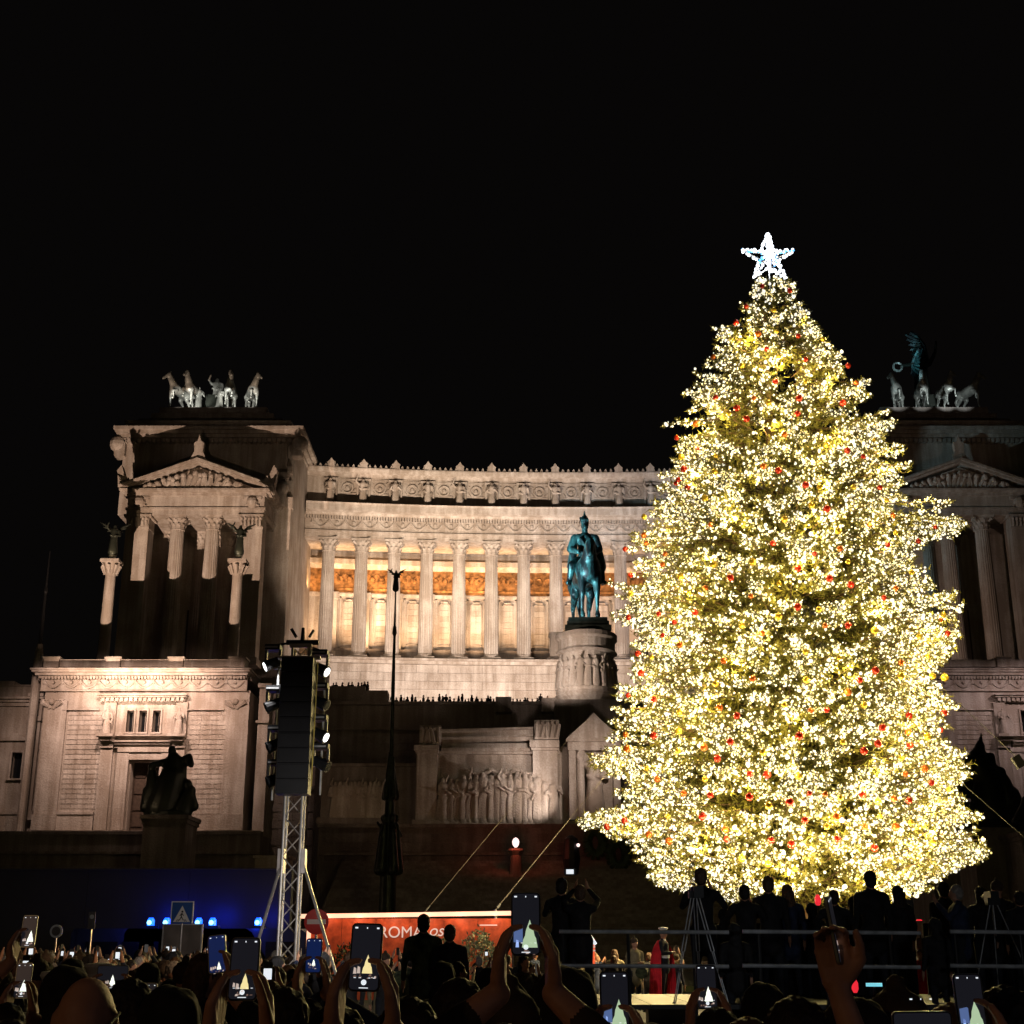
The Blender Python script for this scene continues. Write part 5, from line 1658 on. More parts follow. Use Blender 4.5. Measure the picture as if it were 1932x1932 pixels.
# ---------- guy cables from the trunk to the lawn
for (pa, pb, ya, lab) in (((800, 1722), (985, 1500), 47, 'thin pale guy cable nearer the red board centre, running up to the tree'), ((935, 1716), (1075, 1545), 46, 'thicker pale guy cable with a clamp, ending above the end of the red board')):
    p0 = P(pa[0], pa[1], ya)
    p1 = P(pb[0], pb[1], ya + 1.5)
    e_ = p0 + (p1 - p0) * 1.0
    top = Vector((float(axis_x(16)), YT, p0.z + (p1.z - p0.z) * 2.0))
    cb = thing('guy_cable', lab, 'cable', p0, 0, 'guy cables of the tree')
    thick = .013 if pa[0] == 800 else .022
    mb = MB().tube(p0, p1, thick, thick * .5, 6).tube(p1, p1 + (p1 - p0) * .5, thick * .22, thick * .22, 5)
    mb.build('cable', M['board'], cb)
    MB().tube(p0 + (p1 - p0) * .02, p0 + (p1 - p0) * .06, thick * 2, thick * 1.6, 6).build('clamp', M['rail'], cb)
    MB().tube((p0.x, p0.y, 0), p0, .05, .05, 6).build('anchor_post', M['rail'], cb)
for (pa, pb, ya, lab) in (((1835, 1495), (1990, 1630), 45, 'guy cable slanting down right of the tree, before the bronze group'), ((1850, 1365), (1940, 1450), 45, 'faint guy cable with a dark box, high at the right edge')):
    p0, p1 = P(pa[0], pa[1], ya + 3), P(pb[0], pb[1], ya)
    cb = thing('guy_cable', lab, 'cable', p1, 0, 'guy cables of the tree')
    d = p1 - p0
    MB().tube(p0 - d * .5, p1 + d * (max(0, p1.z / -d.z) if d.z < 0 else 0), .011, .011, 5).build('cable', M['black'], cb)
    if pa[0] == 1850:
        MB().obox(P(1921, 1437, ya), (.14, .1, .2), Matrix.Rotation(-.5, 3, 'Y')).build('junction_box', M['black'], cb)
# floodlit planter box under the tree, seen between the people
bx0 = float(axis_x(TZ0))
planter = thing('planter', 'dark wooden planter box around the foot of the Christmas tree', 'planter', (bx0, YT, 0))
for i in range(16):
    a0, a1 = 2 * PI * i / 16, 2 * PI * (i + .96) / 16
    c = Vector((bx0 + 3.4 * math.cos((a0 + a1) / 2), YT + 3.4 * math.sin((a0 + a1) / 2), .7))
    MB().obox(c, (.08, .64, .68), Matrix.Rotation((a0 + a1) / 2, 3, 'Z')).build('plank', M['wood'], planter)

# ================================================================== SPEAKER TOWER
YS = 25.0
tx = X(557, 1500, YS)
tower = thing('speaker_tower', 'silver truss tower with a black line-array speaker and braces, left of centre', 'tower', (tx, YS, 0))
hw = .155
zt = Z(1222, YS)
ch = []
for sx_ in (-1, 1):
    for sy_ in (-1, 1):
        MB().tube((tx + sx_ * hw, YS + sy_ * hw, 0), (tx + sx_ * hw, YS + sy_ * hw, zt), .026, .026, 8).build('chord', M['steel'], tower)
nz = int(zt / .33)
for i in range(nz):
    z0 = i * zt / nz; z1 = (i + 1) * zt / nz
    for (ax_, ay, bx_, by) in ((-1, -1, 1, -1), (1, -1, 1, 1), (1, 1, -1, 1), (-1, 1, -1, -1)):
        if i % 2: ax_, ay, bx_, by = bx_, by, ax_, ay
        MB().tube((tx + ax_ * hw, YS + ay * hw, z0), (tx + bx_ * hw, YS + by * hw, z1), .012, .012, 5, caps=False).build('lattice_bar', M['steel'], tower)
for z in (zt, zt - .42):
    MB().box(tx - hw - .05, tx + hw + .05, YS - hw - .05, YS - hw + .03, z - .035, z + .035).build('top_frame', M['steel'], tower)
MB().tube((tx - .3, YS, zt + .10), (tx + .3, YS, zt + .10), .05, .05, 8).tube((tx, YS, zt), (tx, YS, zt + .38), .05, .03, 6).tube((tx - .12, YS, zt + .2), (tx - .22, YS, zt + .36), .03, .03, 5).tube((tx + .12, YS, zt + .2), (tx + .2, YS, zt + .34), .03, .03, 5).build('pulley_head', M['black'], tower)
# outriggers
zb_ = Z(1615, YS)
for (px, py) in ((487, 1775), (628, 1818)):
    e_ = P(px, py, YS - .6)
    s_ = Vector((tx + (hw if px > 557 else -hw), YS, zb_))
    d = e_ - s_
    foot = s_ + d * (s_.z / -d.z)
    MB().tube(s_, foot, .028, .028, 8).build('brace', M['steel'], tower)
MB().box(tx + hw - .02, tx + hw + .09, YS - .12, YS + .12, zb_ - .3, zb_ + .12).build('sleeve_block', M['steel'], tower)
MB().box(tx - hw - .09, tx - hw + .02, YS - .12, YS + .12, zb_ - .3, zb_ + .12).build('sleeve_block', M['steel'], tower)
# line array: hung cabinets
arr = thing('line_array', 'tall black column of hung loudspeaker cabinets on the truss tower', 'loudspeaker', (tx + .02, YS - .5, Z(1500, YS)), 0)
za, zb2 = Z(1500, YS - .5), Z(1244, YS - .5)
x0, x1 = X(529, 1370, YS - .5), X(589, 1370, YS - .5)
nc = 9
for i in range(nc):
    a = za + (zb2 - za) * i / nc; b = za + (zb2 - za) * (i + 1) / nc
    tilt = (nc - i) * .006
    c = MB().box(x0, x1, YS - .75 + tilt, YS - .28, a + .006, b - .006)
    c.box(x0 + .03, x1 - .03, YS - .765 + tilt, YS - .75 + tilt, a + .03, b - .03)
    c.build('cabinet', M['black'], arr)
MB().tube((x1 + .03, YS - .5, za + .15), (x1 + .05, YS - .5, zb2 - .05), .012, .012, 5).build('cable', mat('yellow_cable', (.5, .38, .08)), arr)
MB().tube((x0 - .05, YS - .4, za + .1), (x0 - .03, YS - .4, zb2 + .05), .012, .012, 5).build('cable', M['rail'], arr)
MB().box(x0 - .1, x1 + .1, YS - .6, YS - .45, zb2, zb2 + .05).build('fly_bar', M['steel'], arr)


def moving_head(px, py, tiltx, on, lab):
    c = P(px, py, YS - .1)
    t = thing('stage_light', lab, 'stage light', c, 0, 'stage lights clamped to the speaker tower')
    s_ = 1 if px > 557 else -1
    MB().box(c.x - .14, c.x + .14, YS - .25, YS + .05, c.z + .24, c.z + .34).tube((c.x, YS - .1, c.z + .34), (tx + s_ * .2, YS, c.z + .42), .022, .022, 6).build('base', M['black'], t)
    for q in (-.13, .13):
        MB().box(c.x + q - .02, c.x + q + .02, YS - .16, YS - .04, c.z - .06, c.z + .26).build('yoke_arm', M['case'], t)
    d = Vector((.80 * s_, -.28, -.42)).normalized()
    h = MB().tube(c - d * .14, c + d * .10, .09, .11, 12).tube(c + d * .10, c + d * .16, .11, .115, 12)
    h.build('head', M['black'], t)
    l = MB().tube(c + d * .161, c + d * .168, .085, .085, 12)
    l.build('lens', M['spotlens'] if on else M['glass'], t)
    MB().box(c.x - .13, c.x + .1, YS - .27, YS - .252, c.z + .27, c.z + .30).build('label_strip', M['rail'], t)
    return c


LIT = [moving_head(515, 1252, -.5, True, 'lit stage light at the upper left of the speaker column'), moving_head(604, 1262, 1.2, True, 'lit stage light at the upper right of the speaker column'),
       moving_head(602, 1385, 1.2, True, 'lit stage light at the middle right of the speaker column')]
moving_head(517, 1330, -.5, False, 'unlit stage light left of the speaker column, second from the top')
moving_head(520, 1405, -.4, False, 'unlit stage light left of the speaker column, third from the top')
moving_head(604, 1325, 1.0, False, 'unlit stage light between the two lit ones, right of the speaker column')
moving_head(605, 1440, 1.0, False, 'unlit stage light lowest on the right of the speaker column')
moving_head(520, 1470, -.4, False, 'unlit stage light lowest on the left of the speaker column')
MB().tube((tx - .42, YS, Z(1510, YS)), (tx - .42, YS, Z(1262, YS)), .02, .02, 6).build('side_pipe', M['rail'], tower)
MB().tube((tx + .45, YS, Z(1500, YS)), (tx + .45, YS, Z(1262, YS)), .02, .02, 6).build('side_pipe', M['rail'], tower)
MB().tube((tx - .5, YS, Z(1262, YS)), (tx + .5, YS, Z(1262, YS)), .02, .02, 6).build('cross_pipe', M['rail'], tower)
for c in LIT[:1]:
    lamp('SPOT', 'stage_light_beam', c + Vector((0, -.3, 0)), 160, (1, .97, .95), .05, (tx, YS + 4, 0), 60, .5)

# ================================================================== RED BOARD with the pink neon line
YB_ = 44.0
b0, b1 = X(580, 1760, YB_), X(966, 1760, YB_)
zt = Z(1733, YB_); zb_ = .35
rb_ = thing('red_billboard', 'long red board with a glowing pink neon edge and pale lettering', 'billboard', ((b0 + b1) / 2, YB_, 0))
n = 6
for i in range(n):
    xa_, xb_ = b0 + (b1 - b0) * i / n, b0 + (b1 - b0) * (i + 1) / n
    MB().box(xa_ + .006, xb_ - .006, YB_, YB_ + .06, zb_, zt).build('panel', M['red'], rb_)
for x in (b0, (b0 + b1) / 2, b1):
    MB().box(x - .05, x + .05, YB_ + .07, YB_ + .17, 0, zt).build('post', M['black'], rb_)
zl_, zr_ = Z(1733, YB_), Z(1727, YB_)
nn = MB()
nn.add([(b0 - .25, YB_ - .08, zl_), (b1, YB_ - .08, zr_), (b1, YB_ + .05, zr_), (b0 - .25, YB_ + .05, zl_), (b0 - .25, YB_ - .08, zl_ + .13), (b1, YB_ - .08, zr_ + .13), (b1, YB_ + .05, zr_ + .13), (b0 - .25, YB_ + .05, zl_ + .13)],
       [(0, 3, 2, 1), (4, 5, 6, 7), (0, 1, 5, 4), (1, 2, 6, 5), (2, 3, 7, 6), (3, 0, 4, 7)])
nn.build('neon_tube', M['neon'], rb_)
MB().box(b0 - .01, b0 + .11, YB_ - .08, YB_ - .002, 1.0, zl_).build('neon_tube', M['neon'], rb_)
for i in range(6):
    lamp('POINT', 'neon_glow', (b0 + (b1 - b0) * (i + .5) / 6, YB_ - .45, zt + .02), 13, (1, .45, .26), .1)


def text(s, name, p, size, mt, parent, rot=(PI / 2, 0, 0), ext=.004, align='LEFT', shear=0, font_scale=1.0):
    cu = bpy.data.curves.new(name, 'FONT')
    cu.body = s; cu.size = size; cu.extrude = ext; cu.align_x = align; cu.shear = shear
    cu.space_character = font_scale
    cu.materials.append(mt)
    tmp = bpy.data.objects.new('tmp', cu)
    col.objects.link(tmp)
    me = bpy.data.meshes.new_from_object(tmp.evaluated_get(bpy.context.evaluated_depsgraph_get()))
    bpy.data.objects.remove(tmp)
    me.materials.clear(); me.materials.append(mt)
    return put(name, me, parent, p, rot)


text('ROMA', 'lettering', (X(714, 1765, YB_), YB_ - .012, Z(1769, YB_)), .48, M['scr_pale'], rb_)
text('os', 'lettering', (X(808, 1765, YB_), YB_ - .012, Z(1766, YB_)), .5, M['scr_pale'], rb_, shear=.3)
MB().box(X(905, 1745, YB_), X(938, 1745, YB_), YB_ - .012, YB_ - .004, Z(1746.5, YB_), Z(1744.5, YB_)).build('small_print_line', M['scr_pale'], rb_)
# pale shrubs before the board
def shrub(px0, px1, pyt, Y, lab, m='paleleaf', n=420, zbot=0.0, leaf=.13):
    x0, x1 = X(px0, pyt, Y), X(px1, pyt, Y)
    zt_ = Z(pyt, Y)
    t = thing('shrub', lab, 'shrub', ((x0 + x1) / 2, Y, 0))
    mb = MB()
    r = random.Random(px0)
    for i in range(n):
        x = r.uniform(x0, x1)
        u = (x - x0) / (x1 - x0) * 2 - 1
        top = zbot + (zt_ - zbot) * (1 - .25 * u * u) * r.uniform(.86, 1.02)
        z = top - abs(r.gauss(0, .38)) * (zt_ - zbot) * .5
        if z < zbot: z = zbot + r.random() * .3
        y = Y + r.uniform(-.35, .35)
        d = Vector((r.gauss(0, 1), r.gauss(0, 1), r.gauss(.4, 1))).normalized() * leaf * r.uniform(.7, 1.4)
        s = d.cross(Vector((r.gauss(0, 1), r.gauss(0, 1), r.gauss(0, 1)))).normalized() * leaf * .22
        p = Vector((x, y, z))
        mb.add([p, p + d * .5 + s, p + d, p + d * .5 - s], [(0, 1, 2, 3)])
    o = mb.build('foliage', M[m], t); o['kind'] = 'stuff'
    for i in range(5):
        x = x0 + (x1 - x0) * (i + .5) / 5
        MB().tube((x, Y, 0), (x + r.uniform(-.1, .1), Y, zt_ - (zt_ - zbot) * .3), .02, .01, 5).build('stem', M['bark'], t)
    return t


shrub(865, 940, 1752, 42, 'pale leafy shrub before the right end of the red board', n=900)
shrub(800, 862, 1764, 42, 'pale leafy shrub between the two soldiers before the red board', n=600)
shrub(625, 690, 1778, 42, 'low dark-green shrub before the left half of the red board', 'hedge', n=500)
lamp('SPOT', 'shrub_light', (X(900, 1780, 38), 37, 2.9), 110, (1, .93, .78), .05, (X(900, 1780, 42), 42, 1.8), 80, .8)

# no-entry sign
ysn = 42.5
c = P(597, 1739, ysn)
ns = thing('no_entry_sign', 'round red no-entry sign with a white bar, at the left end of the neon line', 'road sign', (c.x, ysn, 0))
MB().tube((c.x, ysn + .06, 0), (c.x, ysn + .06, c.z + .3), .035, .035, 8).build('post', M['steel'], ns)
MB().tube((c.x, ysn, c.z), (c.x, ysn + .03, c.z), .37, .37, 28).build('disc', M['signred'], ns)
MB().box(c.x - .28, c.x + .28, ysn - .008, ysn - .002, c.z - .07, c.z + .07).build('white_bar', M['white'], ns)
lamp('POINT', 'sign_glow', (c.x - .2, ysn - 1.6, c.z + .3), 9, (1, .6, .5), .05)

# crosswalk sign above a grey board
ysn = 40
c = P(343.5, 1722.5, ysn)
h2 = .29
cs = thing('crossing_sign', 'square blue pedestrian crossing sign with a white triangle above a grey board', 'road sign', (c.x, ysn, 0))
MB().tube((c.x, ysn + .08, 0), (c.x, ysn + .08, c.z + .2), .035, .035, 8).build('post', M['steel'], cs)
MB().box(c.x - h2, c.x + h2, ysn, ysn + .03, c.z - h2, c.z + h2).build('blue_panel', M['signblue'], cs)
t_ = .028
MB().box(c.x - h2, c.x + h2, ysn - .006, ysn + .02, c.z + h2, c.z + h2 + t_).box(c.x - h2 - t_, c.x - h2, ysn - .006, ysn + .02, c.z - h2, c.z + h2 + t_).box(c.x + h2, c.x + h2 + t_, ysn - .006, ysn + .02, c.z - h2, c.z + h2 + t_).build('white_border', M['white'], cs)
tri = [(c.x - .24, c.z - .245), (c.x + .24, c.z - .245), (c.x, c.z + .2)]
MB().prism(tri, ysn - .006, ysn - .001).build('white_triangle', M['white'], cs)
man = MB().tube((c.x + .01, ysn - .012, c.z + .035), (c.x + .01, ysn - .008, c.z + .035), .028, .028, 10)
for a_, b_ in (((0, .0), (-.01, -.10)), ((-.01, -.10), (-.06, -.20)), ((-.01, -.10), (.05, -.20)), ((0, -.01), (-.055, -.08)), ((0, -.01), (.05, -.075))):
    man.tube((c.x + a_[0], ysn - .010, c.z + a_[1]), (c.x + b_[0], ysn - .010, c.z + b_[1]), .014, .012, 5)
for k in (-.15, -.10, .09, .14):
    man.add([(c.x + k - .012, ysn - .009, c.z - .235), (c.x + k + .012, ysn - .009, c.z - .235), (c.x + k * .75 + .008, ysn - .009, c.z - .17), (c.x + k * .75 - .008, ysn - .009, c.z - .17)], [(0, 1, 2, 3)])
man.build('walking_figure', M['black'], cs)
gbd = thing('sign_board', 'blank grey sign board with a pale frame below the blue crossing sign', 'sign', (c.x, ysn + .2, 0))
gx0, gx1, gz1 = X(306, 1780, ysn), X(377, 1780, ysn), Z(1745, ysn)
gz0 = Z(1815, ysn)
MB().box(gx0, gx1, ysn + .1, ysn + .14, gz0, gz1).build('panel', M['board'], gbd)
MB().box(gx0 + .02, gx1 - .02, ysn + .08, ysn + .1, (gz0 + gz1) / 2 - .05, (gz0 + gz1) / 2 + .02).build('middle_rib', M['board'], gbd)
MB().box(gx0 - .04, gx0, ysn + .07, ysn + .15, gz0, gz1 + .03).box(gx1, gx1 + .04, ysn + .07, ysn + .15, gz0, gz1 + .03).box(gx0, gx1, ysn + .07, ysn + .15, gz1, gz1 + .03).build('frame', M['rail'], gbd)
for x in (gx0 + .1, gx1 - .1):
    MB().tube((x, ysn + .18, 0), (x, ysn + .18, gz1), .03, .03, 6).build('post', M['steel'], gbd)
lamp('SPOT', 'sign_light', (c.x + 1.5, ysn - 6, 3.4), 110, (1, .82, .70), .2, (c.x, ysn, 2.2), 30, .7)

# small sign on the left and a round one
c = P(173, 1735, 42)
ps = thing('parking_sign', 'small dim upright sign with a white symbol, left of the police lights', 'road sign', (c.x, 42, 0))
MB().tube((c.x, 42.06, 0), (c.x, 42.06, c.z), .03, .03, 6).build('post', M['steel'], ps)
MB().box(c.x - .10, c.x + .10, 42, 42.03, c.z - .27, c.z + .22).build('panel', M['board'], ps)
MB().tube((c.x, 41.99, c.z + .08), (c.x, 41.996, c.z + .08), .065, .065, 12).build('round_mark', M['white'], ps)
c = P(106, 1757, 42)
rs = thing('round_sign', 'small round dim sign with a pale rim at far left', 'road sign', (c.x, 42, 0))
MB().tube((c.x, 42.06, 0), (c.x, 42.06, c.z), .03, .03, 6).build('post', M['steel'], rs)
MB().tube((c.x, 42, c.z), (c.x, 42.03, c.z), .19, .19, 20).build('rim', M['white'], rs)
MB().tube((c.x, 41.985, c.z), (c.x, 41.995, c.z), .13, .13, 20).build('face', M['board'], rs)

# ================================================================== POLICE VANS with blue beacons
YPV = 46
dwall = thing('halo_wall', 'added dark wall behind the police vans, catching blue lamplight as their halo', 'wall', (X(380, 1760, 48.5), 48.5, 0))  # made-up wall, put in so blue light on it reads as halo
wx0, wx1 = X(-30, 1700, 48.5), X(548, 1700, 48.5)
for i in range(3):
    MB().box(wx0 + (wx1 - wx0) * i / 3 + .004, wx0 + (wx1 - wx0) * (i + 1) / 3 - .004, 48.5, 49, 0, Z(1642, 48.5)).build('wall_panel', M['halo_dark'], dwall)
MB().box(wx0, wx1, 48.4, 49.1, Z(1642, 48.5) + .002, Z(1639, 48.5)).build('coping', M['halo_dark'], dwall)


def van(px, labels, bars):
    xc = X(px, 1750, YPV)
    t = thing('police_van', labels, 'van', (xc, YPV, 0), 0, 'police vans with blue beacons')
    L_, hh = 2.5, 2.45
    prof = [(-L_, .45), (L_, .45), (L_, 1.15), (L_ - .35, 1.35), (L_ - .95, hh - .12), (L_ - 1.15, hh), (-L_ + .1, hh), (-L_, hh - .15)]
    MB().prism([(xc + a, b) for a, b in prof], YPV - .95, YPV + .95).build('body', M['coat_blue'] if False else mat('van_blue', (.03, .04, .09), .3, .2, .1), t)
    for a, b in ((-2.0, -1.0), (-.85, .15), (.3, 1.25)):
        MB().box(xc + a, xc + b, YPV - .965, YPV - .95, 1.45, 2.05).build('window', M['glass'], t)
    for a in (-1.6, 1.6):
        w_ = MB().tube((xc + a, YPV - 1.0, .36), (xc + a, YPV - .75, .36), .36, .36, 16).build('wheel', M['black'], t)
        MB().tube((xc + a, YPV - 1.02, .36), (xc + a, YPV - 1.0, .36), .19, .19, 10).build('rim', M['steel'], w_)
    MB().box(xc - L_ + .1, xc + L_ - .6, YPV - .957, YPV - .95, 1.18, 1.27).build('white_stripe', M['white'], t)
    for bpx in bars:
        c = P(bpx, 1727, YPV)
        b_ = MB().box(c.x - .22, c.x + .22, YPV - .3, YPV + .0, hh + .002, hh + .10).build('beacon_base', M['black'], t)
        MB().lathe([(.12, hh + .10), (.12, hh + .26), (.07, hh + .34)], (c.x, YPV - .15, 0), 12).build('beacon', M['police'], t)
        MB().sphere((c.x - .02, YPV - .29, hh + .19), .075, 10, 7).build('beacon_bulb', M['police_core'], t)
        lamp('POINT', 'beacon_halo', (c.x, 48.1, c.z - .02), 20.0, (.0, .03, 1.0), .1)  # added lamp close to the wall, imitates the halo round the beacon
        lamp('POINT', 'beacon_halo', (c.x, YPV - 1.4, c.z - .35), 11.0, (.0, .06, 1.0), .1)  # added lamp before the van, carries the halo down its side


van(298, 'dark police van with two blue beacons, left behind the crossing sign', (288, 318))
van(396, 'dark police van with two blue beacons, right of the crossing sign', (378, 404))
van(495, 'dark police van with one blue beacon beside the truss tower brace', (490,))

# ================================================================== CAMERA PLATFORM
YR = 19.5
rx0, rx1 = X(1062, 1780, YR), X(2050, 1780, YR)
deckz = 1.18
plat = thing('camera_platform', 'scaffold platform with two grey guard rails in front of the Christmas tree', 'platform', ((rx0 + rx1) / 2, YR + 1.5, 0))
npl = 12
for i in range(npl):
    a, b = rx0 + (rx1 - rx0) * i / npl, rx0 + (rx1 - rx0) * (i + 1) / npl
    MB().box(a + .005, b - .005, YR + .05, YR + 4.2, deckz - .06, deckz).build('deck_board', M['coat_black'] if False else M['black'], plat)
for i in range(9):
    x = rx0 + (rx1 - rx0) * i / 8
    MB().tube((x, YR, 0), (x, YR, Z(1757, YR)), .024, .024, 8).build('post', M['black'], plat)
for (pa, pb) in ((1055, 1374), (1400, 1734), (1790, 2040)):
    for py, c in ((1757.5, 0), (1822, 1)):
        if py > 1800 and pa < 1100: pass
        z = Z(py, YR - .06)
        MB().tube((X(pa, py, YR), YR - .05, z), (X(pb, py, YR), YR - .05, z - (.02 if pa > 1100 else .01)), .028, .028, 10).build('guard_rail', M['rail'], plat)
lamp('SPOT', 'rail_light', (5.5, 13.5, 2.35), 75, (.85, .92, 1.0), .2, (5.5, YR, 1.9), 80, .8)
lamp('SPOT', 'rail_light', (1.5, 14.5, 2.35), 55, (.9, .94, 1.0), .2, (1.8, YR, 1.9), 60, .8)
lamp('SPOT', 'truss_fill', (-2.0, 19.0, 2.8), 620, (1, .95, .92), .2, (tx, YS, 3.0), 70, .8)  # added lamp in mid-air, only there to brighten the truss
for (pa, pb) in ((1335, 1728), (1746, 2040)):  # added black sheets, standing in for the dark behind the platform
    tp = thing('backdrop', 'black tarpaulin added as darkness along the back of the platform, ' + ('left' if pa < 1500 else 'right') + ' of the lit gap', 'backdrop', (X(pa, 1800, 23.4), 23.4, 0))
    MB().box(X(pa, 1800, 23.4), X(pb, 1800, 23.4), 23.4, 23.44, 0, Z(1742, 23.4)).build('sheet', M['coat_black'], tp)

# tripods
def tripod(px, pyt, pyb, Y, spread, lab, dbl=True, ctr=False):
    top = P(px, pyt, Y)
    t = thing('tripod', lab, 'tripod', (top.x, Y, deckz), 0)
    MB().box(top.x - .09, top.x + .09, Y - .07, Y + .07, top.z - .02, top.z + .08).tube((top.x, Y, top.z), (top.x, Y, top.z + .14), .05, .05, 8).build('head', M['black'], t)
    feet = [(-spread, -.25), (spread * .95, -.2), (spread * .25, .5)]
    for fx, fy in feet:
        a = Vector((top.x + fx * .1, Y + fy * .15, top.z)); b = Vector((top.x + fx, Y + fy, deckz))
        mid = a + (b - a) * .52
        o_ = Vector((.022 if dbl else 0, 0, 0))
        l = MB().tube(a - o_, mid - o_, .009, .009, 6)
        if dbl: l.tube(a + o_, mid + o_, .009, .009, 6)
        l.tube(mid - o_ * .5, b, .008, .008, 6)
        if dbl: l.tube(mid + o_ * .5, b + o_, .008, .008, 6)
        l.build('leg', M['rail'], t)
        MB().sphere(tuple(b), .022, 6, 4).build('rubber_foot', M['black'], t)
    return top


tripod(1311, 1692, 1890, YR + .7, .38, 'tall double-tube camera tripod on the platform, behind the red-caped guard')
tp2 = tripod(1873, 1705, 1890, YR + .9, .50, 'thin camera tripod near the right end of the platform', dbl=False)
MB().tube(tp2, tp2 + Vector((0, 0, -.45)), .012, .012, 6).build('centre_column', M['rail'], bpy.data.objects['tripod.001'])

# ================================================================== PEOPLE
SK, CO, TR, HA = 0, 1, 2, 3


def finger_set(wrist, dirn, palm_n, curl, s=1.0, t=SK):
    """palm plus five bent fingers; dirn = along the hand, palm_n = towards the thing held"""
    d = dirn.normalized(); n = (palm_n - d * palm_n.dot(d)).normalized(); b = d.cross(n).normalized()
    if b.y < 0: b = -b          # the thumb side faces the holder
    pr = []
    kn = []
    for i, (off, l) in enumerate(((-.032, .9), (-.011, 1.0), (.011, .95), (.031, .76))):
        base = wrist + d * (.085 - abs(off) * .15) * s + b * off * s
        pr.append(cap(wrist + b * off * .55 * s + d * .012, base, .017 * s, .0125 * s, t))
        p = base
        ang = curl[0]
        for k, (ln, rr) in enumerate(((.040, .0095), (.026, .0088), (.020, .0078))):
            dd = d * math.cos(ang) + n * math.sin(ang)
            q = p + dd * ln * l * s
            pr.append(cap(p, q, rr * s, (rr - .0007) * s, t))
            p = q
            ang += curl[1]
    # thumb leaves the side of the palm near its base
    tb = wrist + d * .025 * s + b * (-.03) * s
    t1 = tb + (d * .7 - b * .65 + n * .12).normalized() * .045 * s
    t2 = t1 + (d * .9 - b * .05 + n * .30).normalized() * .036 * s
    t3 = t2 + (d * .85 + b * .15 + n * .35).normalized() * .026 * s
    pr += [cap(tb, t1, .0165 * s, .0125 * s, t), cap(t1, t2, .0115 * s, .0105 * s, t), cap(t2, t3, .0102 * s, .0085 * s, t)]
    return pr


